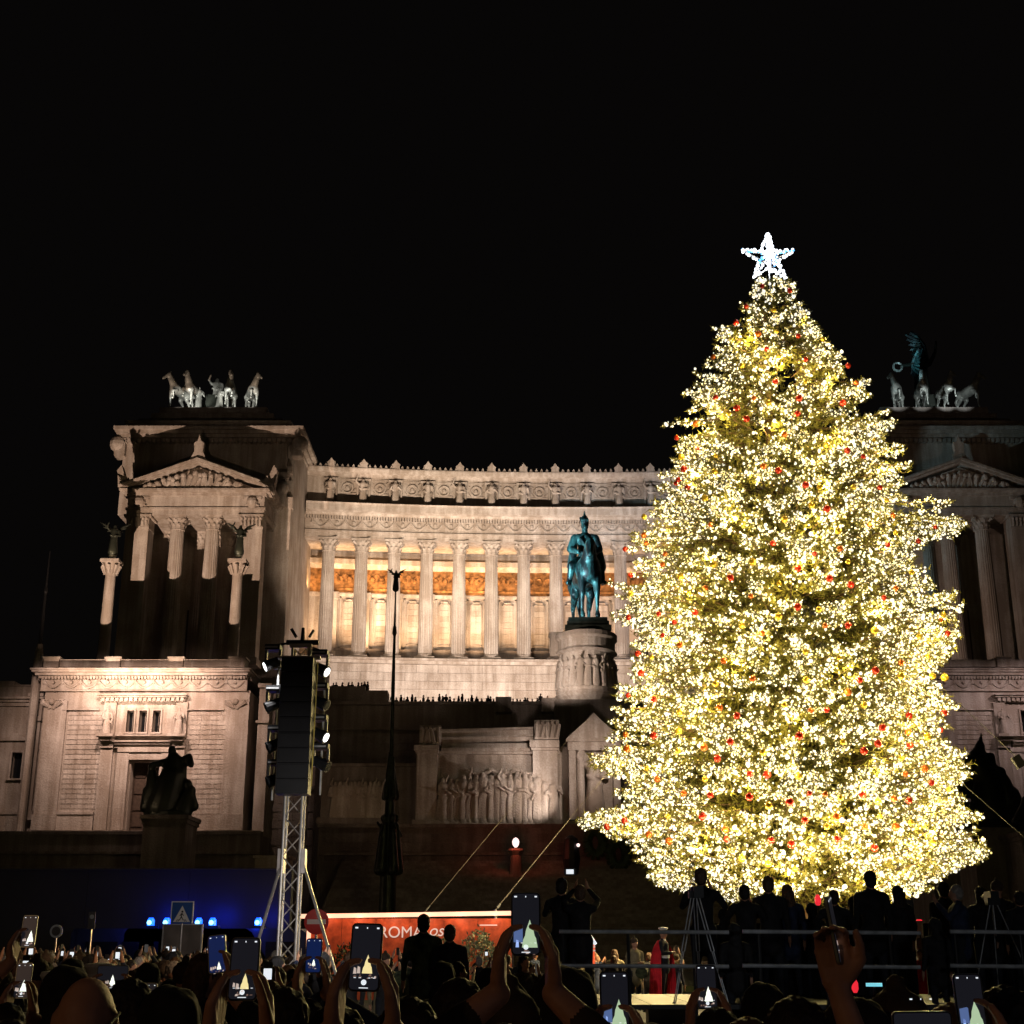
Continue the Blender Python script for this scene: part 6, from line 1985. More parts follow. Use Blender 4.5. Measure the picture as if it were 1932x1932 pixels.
def body(arms='down', h=1.75, fem=False, detail=False, phone=None, sit=False, cape=False, step=.0, sleeve=True, hgt_phone=None):
    """standing figure facing +Y (away from the camera); returns (prims, hands)"""
    k = h / 1.75
    V_ = lambda x, y, z: Vector((x * k, y * k, z * k))
    sh = .185 if fem else .205
    pr = []
    for s in (-1, 1):
        hip = V_(s * .095, 0, .92); kn = V_(s * .11, .02 + step * s, .50); an = V_(s * .12, -.02 + step * 1.4 * s, .09); toe = V_(s * .14, .15 + step * 1.4 * s, .035)
        pr += [cap(hip, kn, .10 * k, .065 * k, TR), cap(kn, an, .062 * k, .045 * k, TR), cap(an, toe, .048 * k, .038 * k, TR)]
    pr += [cap(V_(0, 0, .90), V_(0, 0, 1.10), .165 * k, .15 * k, CO), cap(V_(0, 0, 1.10), V_(0, 0, 1.32), .155 * k, .165 * k, CO),
           cap(V_(-sh + .06, 0, 1.40), V_(sh - .06, 0, 1.40), .085 * k, .085 * k, CO), cap(V_(0, 0, .74), V_(0, 0, 1.0), .17 * k, .16 * k, CO),
           cap(V_(0, 0, 1.42), V_(0, .012, 1.54), .062 * k, .056 * k, SK), cap(V_(-.05, -.01, 1.455), V_(.05, -.01, 1.455), .062 * k, .062 * k, CO)]
    # head with face towards +Y
    hc = V_(0, .02, 1.635)
    pr += [ell(hc, V_(.075, .092, .110), SK), ell(V_(0, .055, 1.585), V_(.055, .055, .062), SK), cap(V_(0, .105, 1.635), V_(0, .128, 1.612), .012 * k, .016 * k, SK),
           cap(V_(-.045, .078, 1.665), V_(.045, .078, 1.665), .018 * k, .018 * k, SK), cap(V_(-.02, .103, 1.575), V_(.02, .103, 1.575), .010 * k, .010 * k, SK),
           ell(V_(-.078, .015, 1.63), V_(.012, .02, .032), SK), ell(V_(.078, .015, 1.63), V_(.012, .02, .032), SK)]
    hands = []
    for s in (-1, 1):
        S0 = V_(s * sh, 0, 1.40)
        if arms == 'down' or (arms == 'one' and s < 0) or (arms == 'oneL' and s > 0):
            E = V_(s * (sh + .05), -.03, 1.12); W = V_(s * (sh + .06), .06, .88)
            hd = Vector((0, .15, -1)); pn = Vector((-s, 0, 0))
        elif arms in ('up', 'one', 'oneL'):
            E = V_(s * (sh + .09), .20, 1.47)
            W = (Vector(phone) + Vector((s * .050, .00, -.085))) if phone is not None else V_(s * .10, .33, 1.72)
            # keep real arm lengths: place the elbow from the shoulder and the wrist
            D_ = (W - S0); L_ = min(D_.length, .535 * k)
            W = S0 + D_.normalized() * L_
            hgt = math.sqrt(max(1e-4, (.275 * k) ** 2 - (L_ / 2) ** 2))
            pole = Vector((s * .8, -.05, -.6)); pole = (pole - D_.normalized() * pole.dot(D_.normalized())).normalized()
            E = S0 + D_.normalized() * L_ / 2 + pole * hgt
            hd = Vector((-s * .25, .0, 1)); pn = Vector((-s, .25, .1))
        elif arms == 'camera':
            E = V_(s * (sh + .10), .12, 1.24); W = V_(s * .08, .33, 1.50)
            hd = Vector((-s * .4, .3, .9)); pn = Vector((-s, .1, 0))
        elif arms == 'front':
            E = V_(s * (sh + .05), .02, 1.14); W = V_(s * .06, .26, 1.16)
            hd = Vector((-s * .8, .5, .1)); pn = Vector((0, -1, 0))
        pr += [cap(S0, E, .062 * k, .048 * k, CO), cap(E, E + (W - E) * .82, .050 * k, .040 * k, CO), cap(E + (W - E) * .8, W, .030 * k, .025 * k, SK)]
        if detail:
            pr += finger_set(W, hd, pn, (.25, .55), 1.0)
        else:
            hd = hd.normalized()
            pr += [cap(W, W + hd * .08 * k, .032 * k, .030 * k, SK), cap(W + hd * .08 * k, W + hd * .15 * k, .028 * k, .018 * k, SK)]
        hands.append((W, hd))
    if cape:
        pr += [cap(V_(-.12, -.08, 1.40), V_(-.18, -.10, .55), .12 * k, .16 * k, 1), cap(V_(.10, -.08, 1.40), V_(.06, -.12, .5), .12 * k, .14 * k, 1)]
    return pr, hands


BODY = {}


def body_mesh(key, coat, **kw):
    kk = (key, coat)
    if kk in BODY: return BODY[kk]
    det = kw.get('detail')
    vox_ = kw.pop('vox', None)
    pr, hands = body(**kw)
    base = BODY.get(('geo', key))
    if base is None:
        vox, dec = vox_ or (.0065 if det else .024), (.4 if det else None)
        base = blobmesh('body', pr, vox, [M['skin'], M[coat], M['trousers']], 2 if det else 1, dec)
        BODY[('geo', key)] = base
        me = base
    else:
        me = base.copy()
        me.materials[1] = M[coat]
    BODY[kk] = me
    return me


def hairs(name, long=False, mt='hair', vox=.012):
    pr = [ell((0, -.005, 1.665), (.092, .100, .105), 0), ell((0, -.035, 1.62), (.088, .075, .10), 0)]
    if long:
        pr += [cap((-.05, -.05, 1.62), (-.07, -.06, 1.42), .055, .045), cap((.05, -.05, 1.62), (.07, -.06, 1.42), .055, .045), cap((0, -.06, 1.62), (0, -.08, 1.40), .065, .06)]
    return blobmesh(name, pr, vox, [M[mt]], 1)


HAIRB = {(False): hairs('hair_short'), (True): hairs('hair_long', True)}
from mathutils import noise as mn


def ruffle(me, amp, sc_=(70, 70, 22)):
    for v in me.vertices:
        c = v.co
        v.co = c + v.normal * amp * (mn.noise(Vector((c.x * sc_[0], c.y * sc_[1], c.z * sc_[2]))) + .6 * mn.noise(Vector((c.x * 18, c.y * 18, c.z * 10))))


ruffle(HAIRB[False], .010); ruffle(HAIRB[True], .014)
beanie = blobmesh('knit_hat', [ell((0, .0, 1.69), (.10, .108, .098), 0), cap((0, 0, 1.78), (0, 0, 1.80), .03, .03)], .012, [M['coat_brown']], 1)
capm_ = MB().lathe([(.088, 1.69), (.092, 1.72), (.13, 1.775), (.12, 1.80), (.02, 1.81)], (0, .02, 0), 18).box(-.06, .06, .10, .17, 1.685, 1.70).mesh('peaked_cap', M['white'])
ruffle(beanie, .006, (60, 60, 60))
hood = blobmesh('hood', [ell((0, -.01, 1.66), (.112, .118, .135), 0), cap((0, -.05, 1.56), (0, -.06, 1.45), .10, .11)], .014, [M['coat_black']], 1)
ruffle(hood, .016, (16, 16, 12))
scarf = blobmesh('scarf', [cap((-.06, .0, 1.50), (.06, .0, 1.50), .075, .075), cap((0, .03, 1.50), (.02, .10, 1.42), .06, .04)], .014, [M['coat_red']], 1)


def recolor(me, m):
    n = me.copy(); n.materials[0] = M[m]; return n


HR = {(l, m): (recolor(HAIRB[l], m)) for l in (False, True) for m in ('hair', 'hair2', 'hair3')}


def person(loc, rz, key, coat, label, group=None, hair=(False, 'hair'), extra=None, z=0, h=1.0, **kw):
    me = body_mesh(key, coat, **kw)
    o = put('person', me, None, (loc[0], loc[1], z), (0, 0, rz), (h, h, h))
    tag(o, label, 'person', group)
    k_ = kw.get('h', 1.75) / 1.75
    sc3 = (k_,) * 3
    if extra == 'hood': put('hood', hood, o, (0, 0, 0), None, sc3, world=False)
    elif extra == 'beanie': put('hat', beanie, o, (0, 0, 0), None, sc3, world=False)
    elif extra == 'cap': put('cap', capm_, o, (0, 0, 0), None, sc3, world=False)
    elif extra == 'bald': pass
    else: put('hair', HR[hair], o, (0, 0, 0), None, sc3, world=False)
    return o


# ---------- phones
def rbox(w_, h_, d_, r_, n=4):
    poly = []
    for cx, cz, a0 in ((w_ / 2 - r_, h_ / 2 - r_, 0), (-w_ / 2 + r_, h_ / 2 - r_, 90), (-w_ / 2 + r_, -h_ / 2 + r_, 180), (w_ / 2 - r_, -h_ / 2 + r_, 270)):
        for i in range(n + 1):
            a = math.radians(a0 + 90 * i / n)
            poly.append((cx + r_ * math.cos(a), cz + r_ * math.sin(a)))
    return MB().prism(poly, -d_ / 2, d_ / 2)


def phone(px, py, wpx, label, roll=0.0, yaw=0.0, style=0, land=False, edge='metal_edge', Y=None):
    """a phone whose screen faces the camera; wpx = its width in the photo"""
    W_, H_ = .074, .155
    if Y is None: Y = (H_ if land else W_) / wpx * F * 0.96
    c = P(px, py, Y)
    t = thing('phone', label, 'phone', c, 0, None)
    t.rotation_euler = (-.12, roll + (PI / 2 if land else 0), yaw)
    q = lambda nm, mb, m, par=None, loc=(0, 0, 0): put(nm, mb.mesh(nm, M[m]), par or t, loc, world=False)
    q('case', rbox(W_, H_, .009, .011), edge if False else 'case')
    q('edge', rbox(W_ + .0022, H_ + .0022, .006, .012), edge)
    s = q('screen', rbox(W_ - .006, H_ - .006, .0008, .009), 'screen_blue' if style == 2 else 'screen_dark', None, (0, -.0052, 0))
    r = random.Random(int(px * 7 + py))

    def flat(pts, m, nm):
        if land:
            pts = [(-z_, x_) for x_, z_ in pts]
            pts = [(z_, -x_) if False else (x_, z_) for x_, z_ in pts]
        mb_ = MB().prism(pts, -.0010, -.0006)
        put(nm, mb_.mesh(nm, M[m]), s, (0, 0, 0), world=False)

    sx_, sy_ = (1, 1)
    # picture of the lit tree on the screen
    big = {0: 1.0, 1: 1.9, 2: .9, 3: 1.3}[style]
    cx_, cz_ = {0: (.008, -.030), 1: (.010, -.030), 2: (.008, -.045), 3: (.006, -.035)}[style]
    if style != 1: cx_ += r.uniform(-.008, .008); cz_ += r.uniform(-.006, .012); big *= r.uniform(.85, 1.25)
    w2, h2_ = .0105 * big, .034 * big
    m_ = {0: 'scr_treey', 1: 'scr_green', 2: 'scr_tree', 3: 'scr_tree'}[style]
    jag = [(cx_ - w2, cz_ - h2_ * .45), (cx_ + w2, cz_ - h2_ * .45), (cx_ + w2 * .8, cz_ - h2_ * .1), (cx_ + w2 * .62, cz_ + h2_ * .0), (cx_ + w2 * .45, cz_ + h2_ * .25), (cx_ + w2 * .12, cz_ + h2_ * .5), (cx_, cz_ + h2_ * .62), (cx_ - w2 * .12, cz_ + h2_ * .5), (cx_ - w2 * .5, cz_ + h2_ * .2), (cx_ - w2 * .6, cz_), (cx_ - w2 * .85, cz_ - h2_ * .15)]
    flat(jag, m_, 'tree_on_screen')
    for k in range(3 if style != 1 else 2):
        a = cx_ - w2 * 1.5 - k * .009 - .002; b = cz_ - h2_ * r.uniform(.1, .3)
        if a < -.030: continue
        e1, e2 = r.uniform(.003, .0048), r.uniform(.004, .008) * big
        flat([(a - e1, b - e2), (a + e1, b - e2), (a + e1 * .8, b + e2 * .7), (a - e1 * .6, b + e2)], 'scr_bl' if style == 1 else 'scr_pale', 'monument_on_screen')
    for k in range(7 if style != 1 else 4):
        a, b = r.uniform(-.028, .028), cz_ - h2_ * .55 - r.uniform(-.002, .012)
        e1, e2 = r.uniform(.0015, .005), r.uniform(.001, .0035)
        flat([(a - e1, b - e2), (a + e1 * .7, b - e2 * .8), (a + e1, b + e2 * .4), (a + e1 * .2, b + e2), (a - e1 * .8, b + e2 * .5)], r.choice(('scr_pale', 'scr_dim', 'scr_dim')), 'crowd_on_screen')
    if style == 1:
        flat([(-.031, -.046), (-.008, -.046), (-.008, -.008), (-.012, -.006), (-.031, -.010)], 'scr_bl2', 'monument_on_screen')
    for (a, b, e1, e2, m2) in ((-.026, .067, .0035, .0018, 'scr_icon'), (.0, .067, .0012, .0018, 'scr_icon'), (.026, .067, .003, .0018, 'scr_icon')):
        flat([(a - e1, b - e2), (a + e1, b - e2), (a + e1, b + e2), (a - e1, b + e2)], m2, 'icon')
    if style in (0, 1, 3):
        flat([(.0065 * math.cos(2 * PI * i / 12), -.058 + .0065 * math.sin(2 * PI * i / 12)) for i in range(12)], 'scr_icon', 'shutter_button')
        flat([(-.011, -.0715), (.011, -.0715), (.011, -.0695), (-.011, -.0695)], 'scr_icon', 'home_bar')
        for a in (-.022, -.010, .012, .024):
            flat([(a - .0028, -.0485), (a + .0028, -.0485), (a + .0028, -.047), (a - .0028, -.047)], 'scr_icon', 'icon')
    return t, c


def holder(px, py, wpx, plabel, hlabel, coat='coat_black', roll=0, yaw=0, style=0, land=False, hair=(False, 'hair'), extra=None, hands='both', h=1.72, dx=0.0, fem=False, edge='metal_edge'):
    """a phone and the person behind it who holds it up"""
    t, c = phone(px, py, wpx, plabel, roll, yaw, style, land, edge)
    # person stands nearer to the camera, arms raised towards the phone
    k = h / 1.75
    sh_z = 1.40 * k
    dz = c.z - sh_z
    reach = .50 * k
    dy = math.sqrt(max(.02, reach ** 2 - dz ** 2 - .01)) + .02
    px_, py_ = c.x + dx, c.y - dy
    loc_phone = Vector((-dx, dy, c.z))          # in the person's frame (faces +Y)
    wide = .075 if land else .034
    key = ('h', round(px), round(py))
    arms = {'both': 'up', 'right': 'one', 'left': 'oneL'}[hands]
    pr, hd = body(arms=arms, h=h, fem=fem, detail=False)
    # rebuild arms by hand so that palms meet the phone's edges
    pr = [p for p in pr if not (p[0] == 'c' and (abs(p[1].x) > .12 * k or abs(p[2].x) > .2) and max(p[1].z, p[2].z) > 1.0 * k and p[5] in (CO, SK) and min(abs(p[1].x), abs(p[2].x)) > .10 * k)]
    pr = [p for p in pr if not (p[0] == 'c' and p[5] == SK and (p[2] - Vector((0, 0, 1.6 * k))).length > .22 and (p[1] - Vector((0, 0, 1.6 * k))).length > .22 and p[3] < .045 and p[2].z < 99 and not (abs(p[1].x) < .05 and p[1].z < 1.6 and p[1].z > 1.4))]
    for s in (-1, 1):
        S0 = Vector((s * .19 * k, 0, 1.40 * k))
        use = hands == 'both' or (hands == 'right' and s > 0) or (hands == 'left' and s < 0)
        if use:
            G = loc_phone + Vector((s * (wide + .014), .020, -.088 if hands == 'both' else -.070))
            hand_dir = Vector((-s * .05, .30, .95)).normalized()
            W = G - hand_dir * .085 + Vector((s * .018, -.015, -.0))
            D_ = W - S0; L_ = D_.length; Lm = .56 * k
            up = .29 * k * max(1, L_ / Lm * 1.01); fo = .27 * k * max(1, L_ / Lm * 1.01)
            ca = (L_ ** 2 + up ** 2 - fo ** 2) / (2 * L_ * up); ca = max(-1, min(1, ca)); sa = math.sqrt(1 - ca * ca)
            u = D_.normalized(); pole = Vector((s * .55, -.35, -1.0)); pole = (pole - u * pole.dot(u)).normalized()
            E = S0 + u * up * ca + pole * up * sa
            pr += [cap(S0, E, .062 * k, .050 * k, CO), cap(E, E + (W - E) * .62, .052 * k, .044 * k, CO), cap(E + (W - E) * .5, W, .042, .032, SK)]
            pr += finger_set(W, hand_dir, Vector((-s, -.10, 0)), (.30, .52), 1.18)
        else:
            E = S0 + Vector((s * .05, -.03, -.28 * k)); W = E + Vector((0, .07, -.24 * k))
            pr += [cap(S0, E, .062 * k, .05 * k, CO), cap(E, W, .05 * k, .04 * k, CO), cap(W, W + Vector((0, .02, -.14)), .032, .02, SK)]
    me = blobmesh('body', pr, .0068, [M['skin'], M[coat], M['trousers']], 1, .45)
    o = put('person', me, None, (px_, py_, 0))
    tag(o, hlabel, 'person')
    sc3 = (k,) * 3
    if extra == 'hood': put('hood', hood, o, (0, 0, 0), None, sc3, world=False)
    elif extra == 'beanie': put('hat', beanie, o, (0, 0, 0), None, sc3, world=False)
    elif extra != 'bald': put('hair', HR[hair], o, (0, 0, 0), None, sc3, world=False)
    return o


holder(992, 1743, 50, 'large phone held highest, screen showing the whole pale green tree', 'person raising the highest phone with both hands, centre', 'coat_brown', style=1, h=1.75, dx=-.05)
holder(690, 1806, 53, 'black phone with a small yellow tree on its screen, before the red board', 'person raising a black phone with both hands before the red board', 'coat_black', style=0, roll=.03, dx=-.04)
holder(461, 1828, 49, 'black phone showing a white tree over pink buildings, left of the truss tower', 'person in brown raising a phone with both hands, left of the truss tower', 'coat_brown', style=0, h=1.68, dx=-.05)
holder(410, 1800, 30, 'phone with a deep blue screen tilted beside the taller black phone', 'person whose hand holds the tilted blue-screened phone', 'coat_black', style=2, roll=-.12, hands='right', h=1.68)
holder(592, 1803, 27, 'small dark phone held beside the foot of the truss tower', 'gloved person holding a small phone by the foot of the truss tower', 'coat_blue', style=2, hands='both', h=1.7)
holder(1160, 1893, 49, 'phone at the bottom centre showing a tall green tree', 'person holding the phone at the bottom centre of the crowd', 'coat_tan', style=1, h=1.62, hands='both')
holder(1333, 1862, 34, 'phone with a white tree, below the tripod legs', 'person holding up a phone below the tripod legs', 'coat_black', style=3, h=1.72, hands='both')
holder(1830, 1896, 48, 'upright phone with a green tree near the bottom right corner', 'person holding an upright phone near the bottom right corner', 'coat_black', style=1, h=1.62, hands='right')
holder(1740, 1938, 104, 'phone held sideways at the bottom right, dark screen with a green edge', 'person holding a phone sideways at the bottom right', 'coat_black', style=0, land=True, h=1.6, hands='both', edge='signblue' if False else 'metal_edge')
holder(55, 1757, 25, 'phone at far left with white buildings on its screen', 'person raising one hand with a phone at far left', 'coat_brown', style=3, hands='left', h=1.75)
holder(44, 1850, 27, 'phone with a white tree low at far left', 'person holding a phone low at far left', 'coat_black', style=3, hands='both', h=1.68)
holder(213, 1836, 52, 'phone held sideways with a bluish white tree, right of the bald head', 'person holding a phone sideways, right of the bald man', 'coat_black', style=3, land=True, hands='both', h=1.68)
holder(279, 1888, 27, 'small phone with a bright white tree, low between dark heads', 'person holding a small phone low between dark heads', 'coat_black', style=3, hands='both', h=1.65)

# raised arm with a phone seen edge-on
yy = 3.4
c = P(1573, 1752, yy)
ph, _ = phone(1572, 1752, 30, 'phone seen from its narrow side in a single raised hand', roll=-.16, yaw=1.25, style=0, Y=yy)
pr, hd = body(arms='down', h=1.72)
lp = Vector((0, .22, c.z))
pr = [p for p in pr if not (p[0] == 'c' and p[1].x > .12 and min(p[1].z, p[2].z) < 1.41 and max(p[1].z, p[2].z) > .8 and p[5] in (CO, SK) and p[2].x > .12 and p[1].z > .95)]
S0 = Vector((.19, 0, 1.38)); W = Vector((.02, .21, c.z - .135)); E = Vector((.10, .10, (S0.z + W.z) / 2 - .12))
pr += [cap(S0, E, .06, .05, CO), cap(E, E + (W - E) * .5, .05, .046, CO), cap(E + (W - E) * .45, W, .037, .028, SK)] + finger_set(W, Vector((-.05, .05, 1)), Vector((-.3, -1, 0)), (.5, .6), 1.05)
o = put('person', blobmesh('body', pr, .0068, [M['skin'], M['coat_black'], M['trousers']], 1, .45), None, (c.x - .02, yy - .21, 0))
tag(o, 'person raising one bare hand with a phone seen edge-on, before the guard rails', 'person')
put('hair', HR[(False, 'hair')], o, (0, 0, -.03), world=False)

# bald man
bz = EYE - (1835 - 1783) / F * 4.0
bk = bz / (1.635 + .11)
o = person((X(163, 1860, 4.0), 4.0, 0), 0, 'bald', 'coat_black', 'bald man seen from behind, warm light on the left of his head', extra='bald', h=bz / 1.747 * 1.0, arms='down', vox=.014)
put('glasses_arm', MB().tube((.088, .02, 1.655), (.082, -.04, 1.63), .004, .004, 6).mesh('glasses_arm', M['metal_edge']), o, world=False)

# big dark heads and shoulders along the bottom
def head_at(px, pytop, dist, coat, label, hair=(False, 'hair'), extra=None, rz=0, key='down', arms='down', grp=None):
    z = EYE - (pytop - 1783) / F * dist
    h_ = z / (1.775 if extra not in ('hood',) else 1.80)
    return person((X(px, 1850, dist), dist, 0), rz, key, coat, label, grp, hair, extra, h=h_, arms=arms)


HEADS = [
    (30, 1905, 3.2, 'coat_black', 'dark-haired head cut by the bottom left corner', (False, 'hair'), None, .1),
    (128, 1812, 6.5, 'coat_black', 'person in a black hood behind the bald man', (False, 'hair'), 'hood', .2),
    (250, 1838, 5.5, 'coat_black', 'dark-haired person right of the bald man, looking at the tree', (True, 'hair'), None, -.2),
    (330, 1845, 5.0, 'coat_black', 'person in a black hood below the grey sign board', (False, 'hair'), 'hood', -.1),
    (385, 1795, 9.0, 'coat_black', 'long-haired person in profile just right of the grey sign board', (True, 'hair2'), None, -1.1),
    (540, 1852, 5.2, 'coat_black', 'dark head between two raised phones, below the truss', (False, 'hair'), None, -.1),
    (775, 1868, 4.2, 'coat_black', 'dark-haired head right of the yellow-tree phone', (True, 'hair'), None, -.3),
    (868, 1836, 5.0, 'coat_black', 'dark round head below the capless soldier', (False, 'hair'), None, -.2),
    (960, 1862, 4.4, 'coat_blue', 'person in a blue knit hat below the highest phone', (False, 'hair'), 'beanie', -.3),
    (1072, 1812, 5.0, 'coat_black', 'black hooded figure between the two centre phones', (False, 'hair'), 'hood', -.3),
    (1035, 1840, 6.0, 'coat_black', 'dark figure just right of the highest phone holder', (False, 'hair'), None, -.3),
    (1230, 1912, 3.9, 'coat_tan', 'grey-haired head at the bottom edge below the caped guard', (False, 'hair3'), None, -.2),
    (1410, 1902, 4.0, 'coat_black', 'brown-haired head at the bottom edge, right of centre', (False, 'hair2'), None, -.2),
    (1500, 1868, 4.0, 'coat_black', 'large dark head with a rim of light, left of the raised arm', (True, 'hair'), None, -.3),
    (1612, 1862, 4.4, 'coat_black', 'dark hooded head just right of the raised arm', (False, 'hair'), 'hood', -.3),
    (1690, 1862, 4.6, 'coat_black', 'dark knit-hatted head left of the sideways phone', (False, 'hair'), 'beanie', -.3),
    (1790, 1880, 4.5, 'coat_black', 'brown curly head between the two bottom right phones', (True, 'hair2'), None, -.3),
    (1895, 1850, 4.0, 'coat_black', 'large dark head in the bottom right corner', (True, 'hair'), None, -.4),
    (1440, 1842, 7.0, 'coat_black', 'dark figure in front of the gap between the guard rails', (False, 'hair'), 'hood', -.2),
    (640, 1880, 4.0, 'coat_black', 'dark head between the raised hands before the red board', (False, 'hair'), None, -.2),
]
for a in HEADS:
    head_at(*a[:4], a[4], a[5], a[6], a[7])

# ---------- soldiers before the red board, on a low riser
ris = thing('riser', 'low dark riser under the two soldiers before the red board', 'platform', (X(822, 1800, 21), 21, 0))
MB().box(X(760, 1800, 21), X(890, 1800, 21), 20.5, 22.2, 0, .5).build('deck', M['black'], ris)
person((X(797, 1780, 21), 21.2), .1, 'sold', 'coat_camo', 'soldier in camouflage and beret turned half right, before the red board', z=.5, arms='down', h=1.05 * 1.02)
person((X(849, 1780, 21), 21.0), -.1, 'sold', 'coat_black', 'short-haired man in a dark jacket before the red board', z=.5, arms='down', h=.985, hair=(False, 'hair2'))
person((X(772, 1790, 22), 22.4), .3, 'sold', 'coat_camo', 'shorter soldier half hidden left of the man in the beret', z=.1, arms='down', h=1.0)

# ---------- red-caped guard on his box
yg = 38.0
gx = X(1247, 1800, yg)
bxz = EYE - (1874 - 1783) / F * yg
bt = thing('guard_box', 'low yellow wooden box on which the caped guard stands', 'box', (gx, yg, 0))
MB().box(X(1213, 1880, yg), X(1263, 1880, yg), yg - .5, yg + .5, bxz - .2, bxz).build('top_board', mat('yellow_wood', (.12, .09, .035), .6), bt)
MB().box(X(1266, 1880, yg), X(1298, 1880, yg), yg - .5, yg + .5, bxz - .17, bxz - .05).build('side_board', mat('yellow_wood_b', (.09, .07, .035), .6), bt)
MB().box(X(1220, 1880, yg), X(1290, 1880, yg), yg - .4, yg + .4, 0, bxz - .2).build('base', M['black'], bt)
gd = person((gx + .06, yg), -1.9, 'guard', 'trousers', 'guard with a white peaked cap and a long red cape, lit beside the tripod', z=bxz, extra='cap', arms='front', h=1.0)
cp = MB()
rows = []
nr = 9
for j in range(nr):
    t = j / (nr - 1)
    z = 1.46 - t * 1.34
    rad = .13 + .19 * min(1, t * 3) ** .6 + .07 * t
    ring = []
    for i in range(22):
        a = math.radians(150 + 240 * i / 21)
        w_ = 1 + .07 * math.sin(i * 2.1 + 1) * t
        ring.append((rad * w_ * math.cos(a), rad * w_ * math.sin(a) * .85 - .02, z))
    rows.append(ring)
vs = [v for r_ in rows for v in r_]
fs = [(j * 22 + i, j * 22 + i + 1, (j + 1) * 22 + i + 1, (j + 1) * 22 + i) for j in range(nr - 1) for i in range(21)]
cpm = MB().add(vs, fs).mesh('cape', M['coat_red'])
co = put('cape', cpm, gd, (0, 0, 0), (0, 0, -.35), world=False)
sm = co.modifiers.new('thick', 'SOLIDIFY'); sm.thickness = .02
put('white_belt', MB().lathe([(.172, 1.02), (.175, 1.10)], (0, 0, 0), 16).mesh('white_belt', M['white']), gd, world=False)
put('white_collar', MB().lathe([(.09, 1.44), (.08, 1.50)], (0, 0, 0), 14).mesh('white_collar', M['white']), gd, world=False)
lamp('SPOT', 'guard_light', (gx - 3, yg - 9, 4.4), 480, (1, .92, .9), .1, (gx, yg, 1.6), 14, .5)
# man in tan with a helmet, left of the guard
tn = person((X(1197, 1800, 37), 37), -2.6, 'front', 'coat_tan', 'man in a tan tunic and helmet holding a dark drum, left of the caped guard', z=.35, extra='beanie', arms='front', h=1.0)
put('drum', MB().tube((-.02, .30, 1.0), (.10, .42, .92), .16, .16, 14).mesh('drum', M['coat_camo']), tn, world=False)
lamp('SPOT', 'guard_light', (X(1190, 1800, 30), 30, 3.6), 60, (1, .85, .6), .1, (X(1197, 1800, 37), 37, 1.4), 18, .6)
# red lantern column with a white baton
c = P(1116, 1800, 28)
rl = thing('red_lantern', 'narrow red glowing column lamp with a white tube leaning on it', 'lantern', (c.x, 28, 0))
MB().tube((c.x, 28, c.z - .22), (c.x, 28, c.z + .28), .07, .07, 10).build('glowing_column', emis('red_lantern', (1, .12, .04), .9), rl)
MB().tube((c.x, 28, 0), (c.x, 28, c.z - .22), .05, .05, 8).build('stem', M['black'], rl)
for dz in (.05, .12):
    MB().tube((c.x, 28, c.z + dz), (c.x, 28, c.z + dz + .03), .075, .075, 10).build('white_ring', M['scr_pale'], rl)
MB().tube(P(1110, 1762, 27.9), P(1124, 1782, 27.9), .035, .035, 8).build('white_tube', M['scr_icon'], rl)

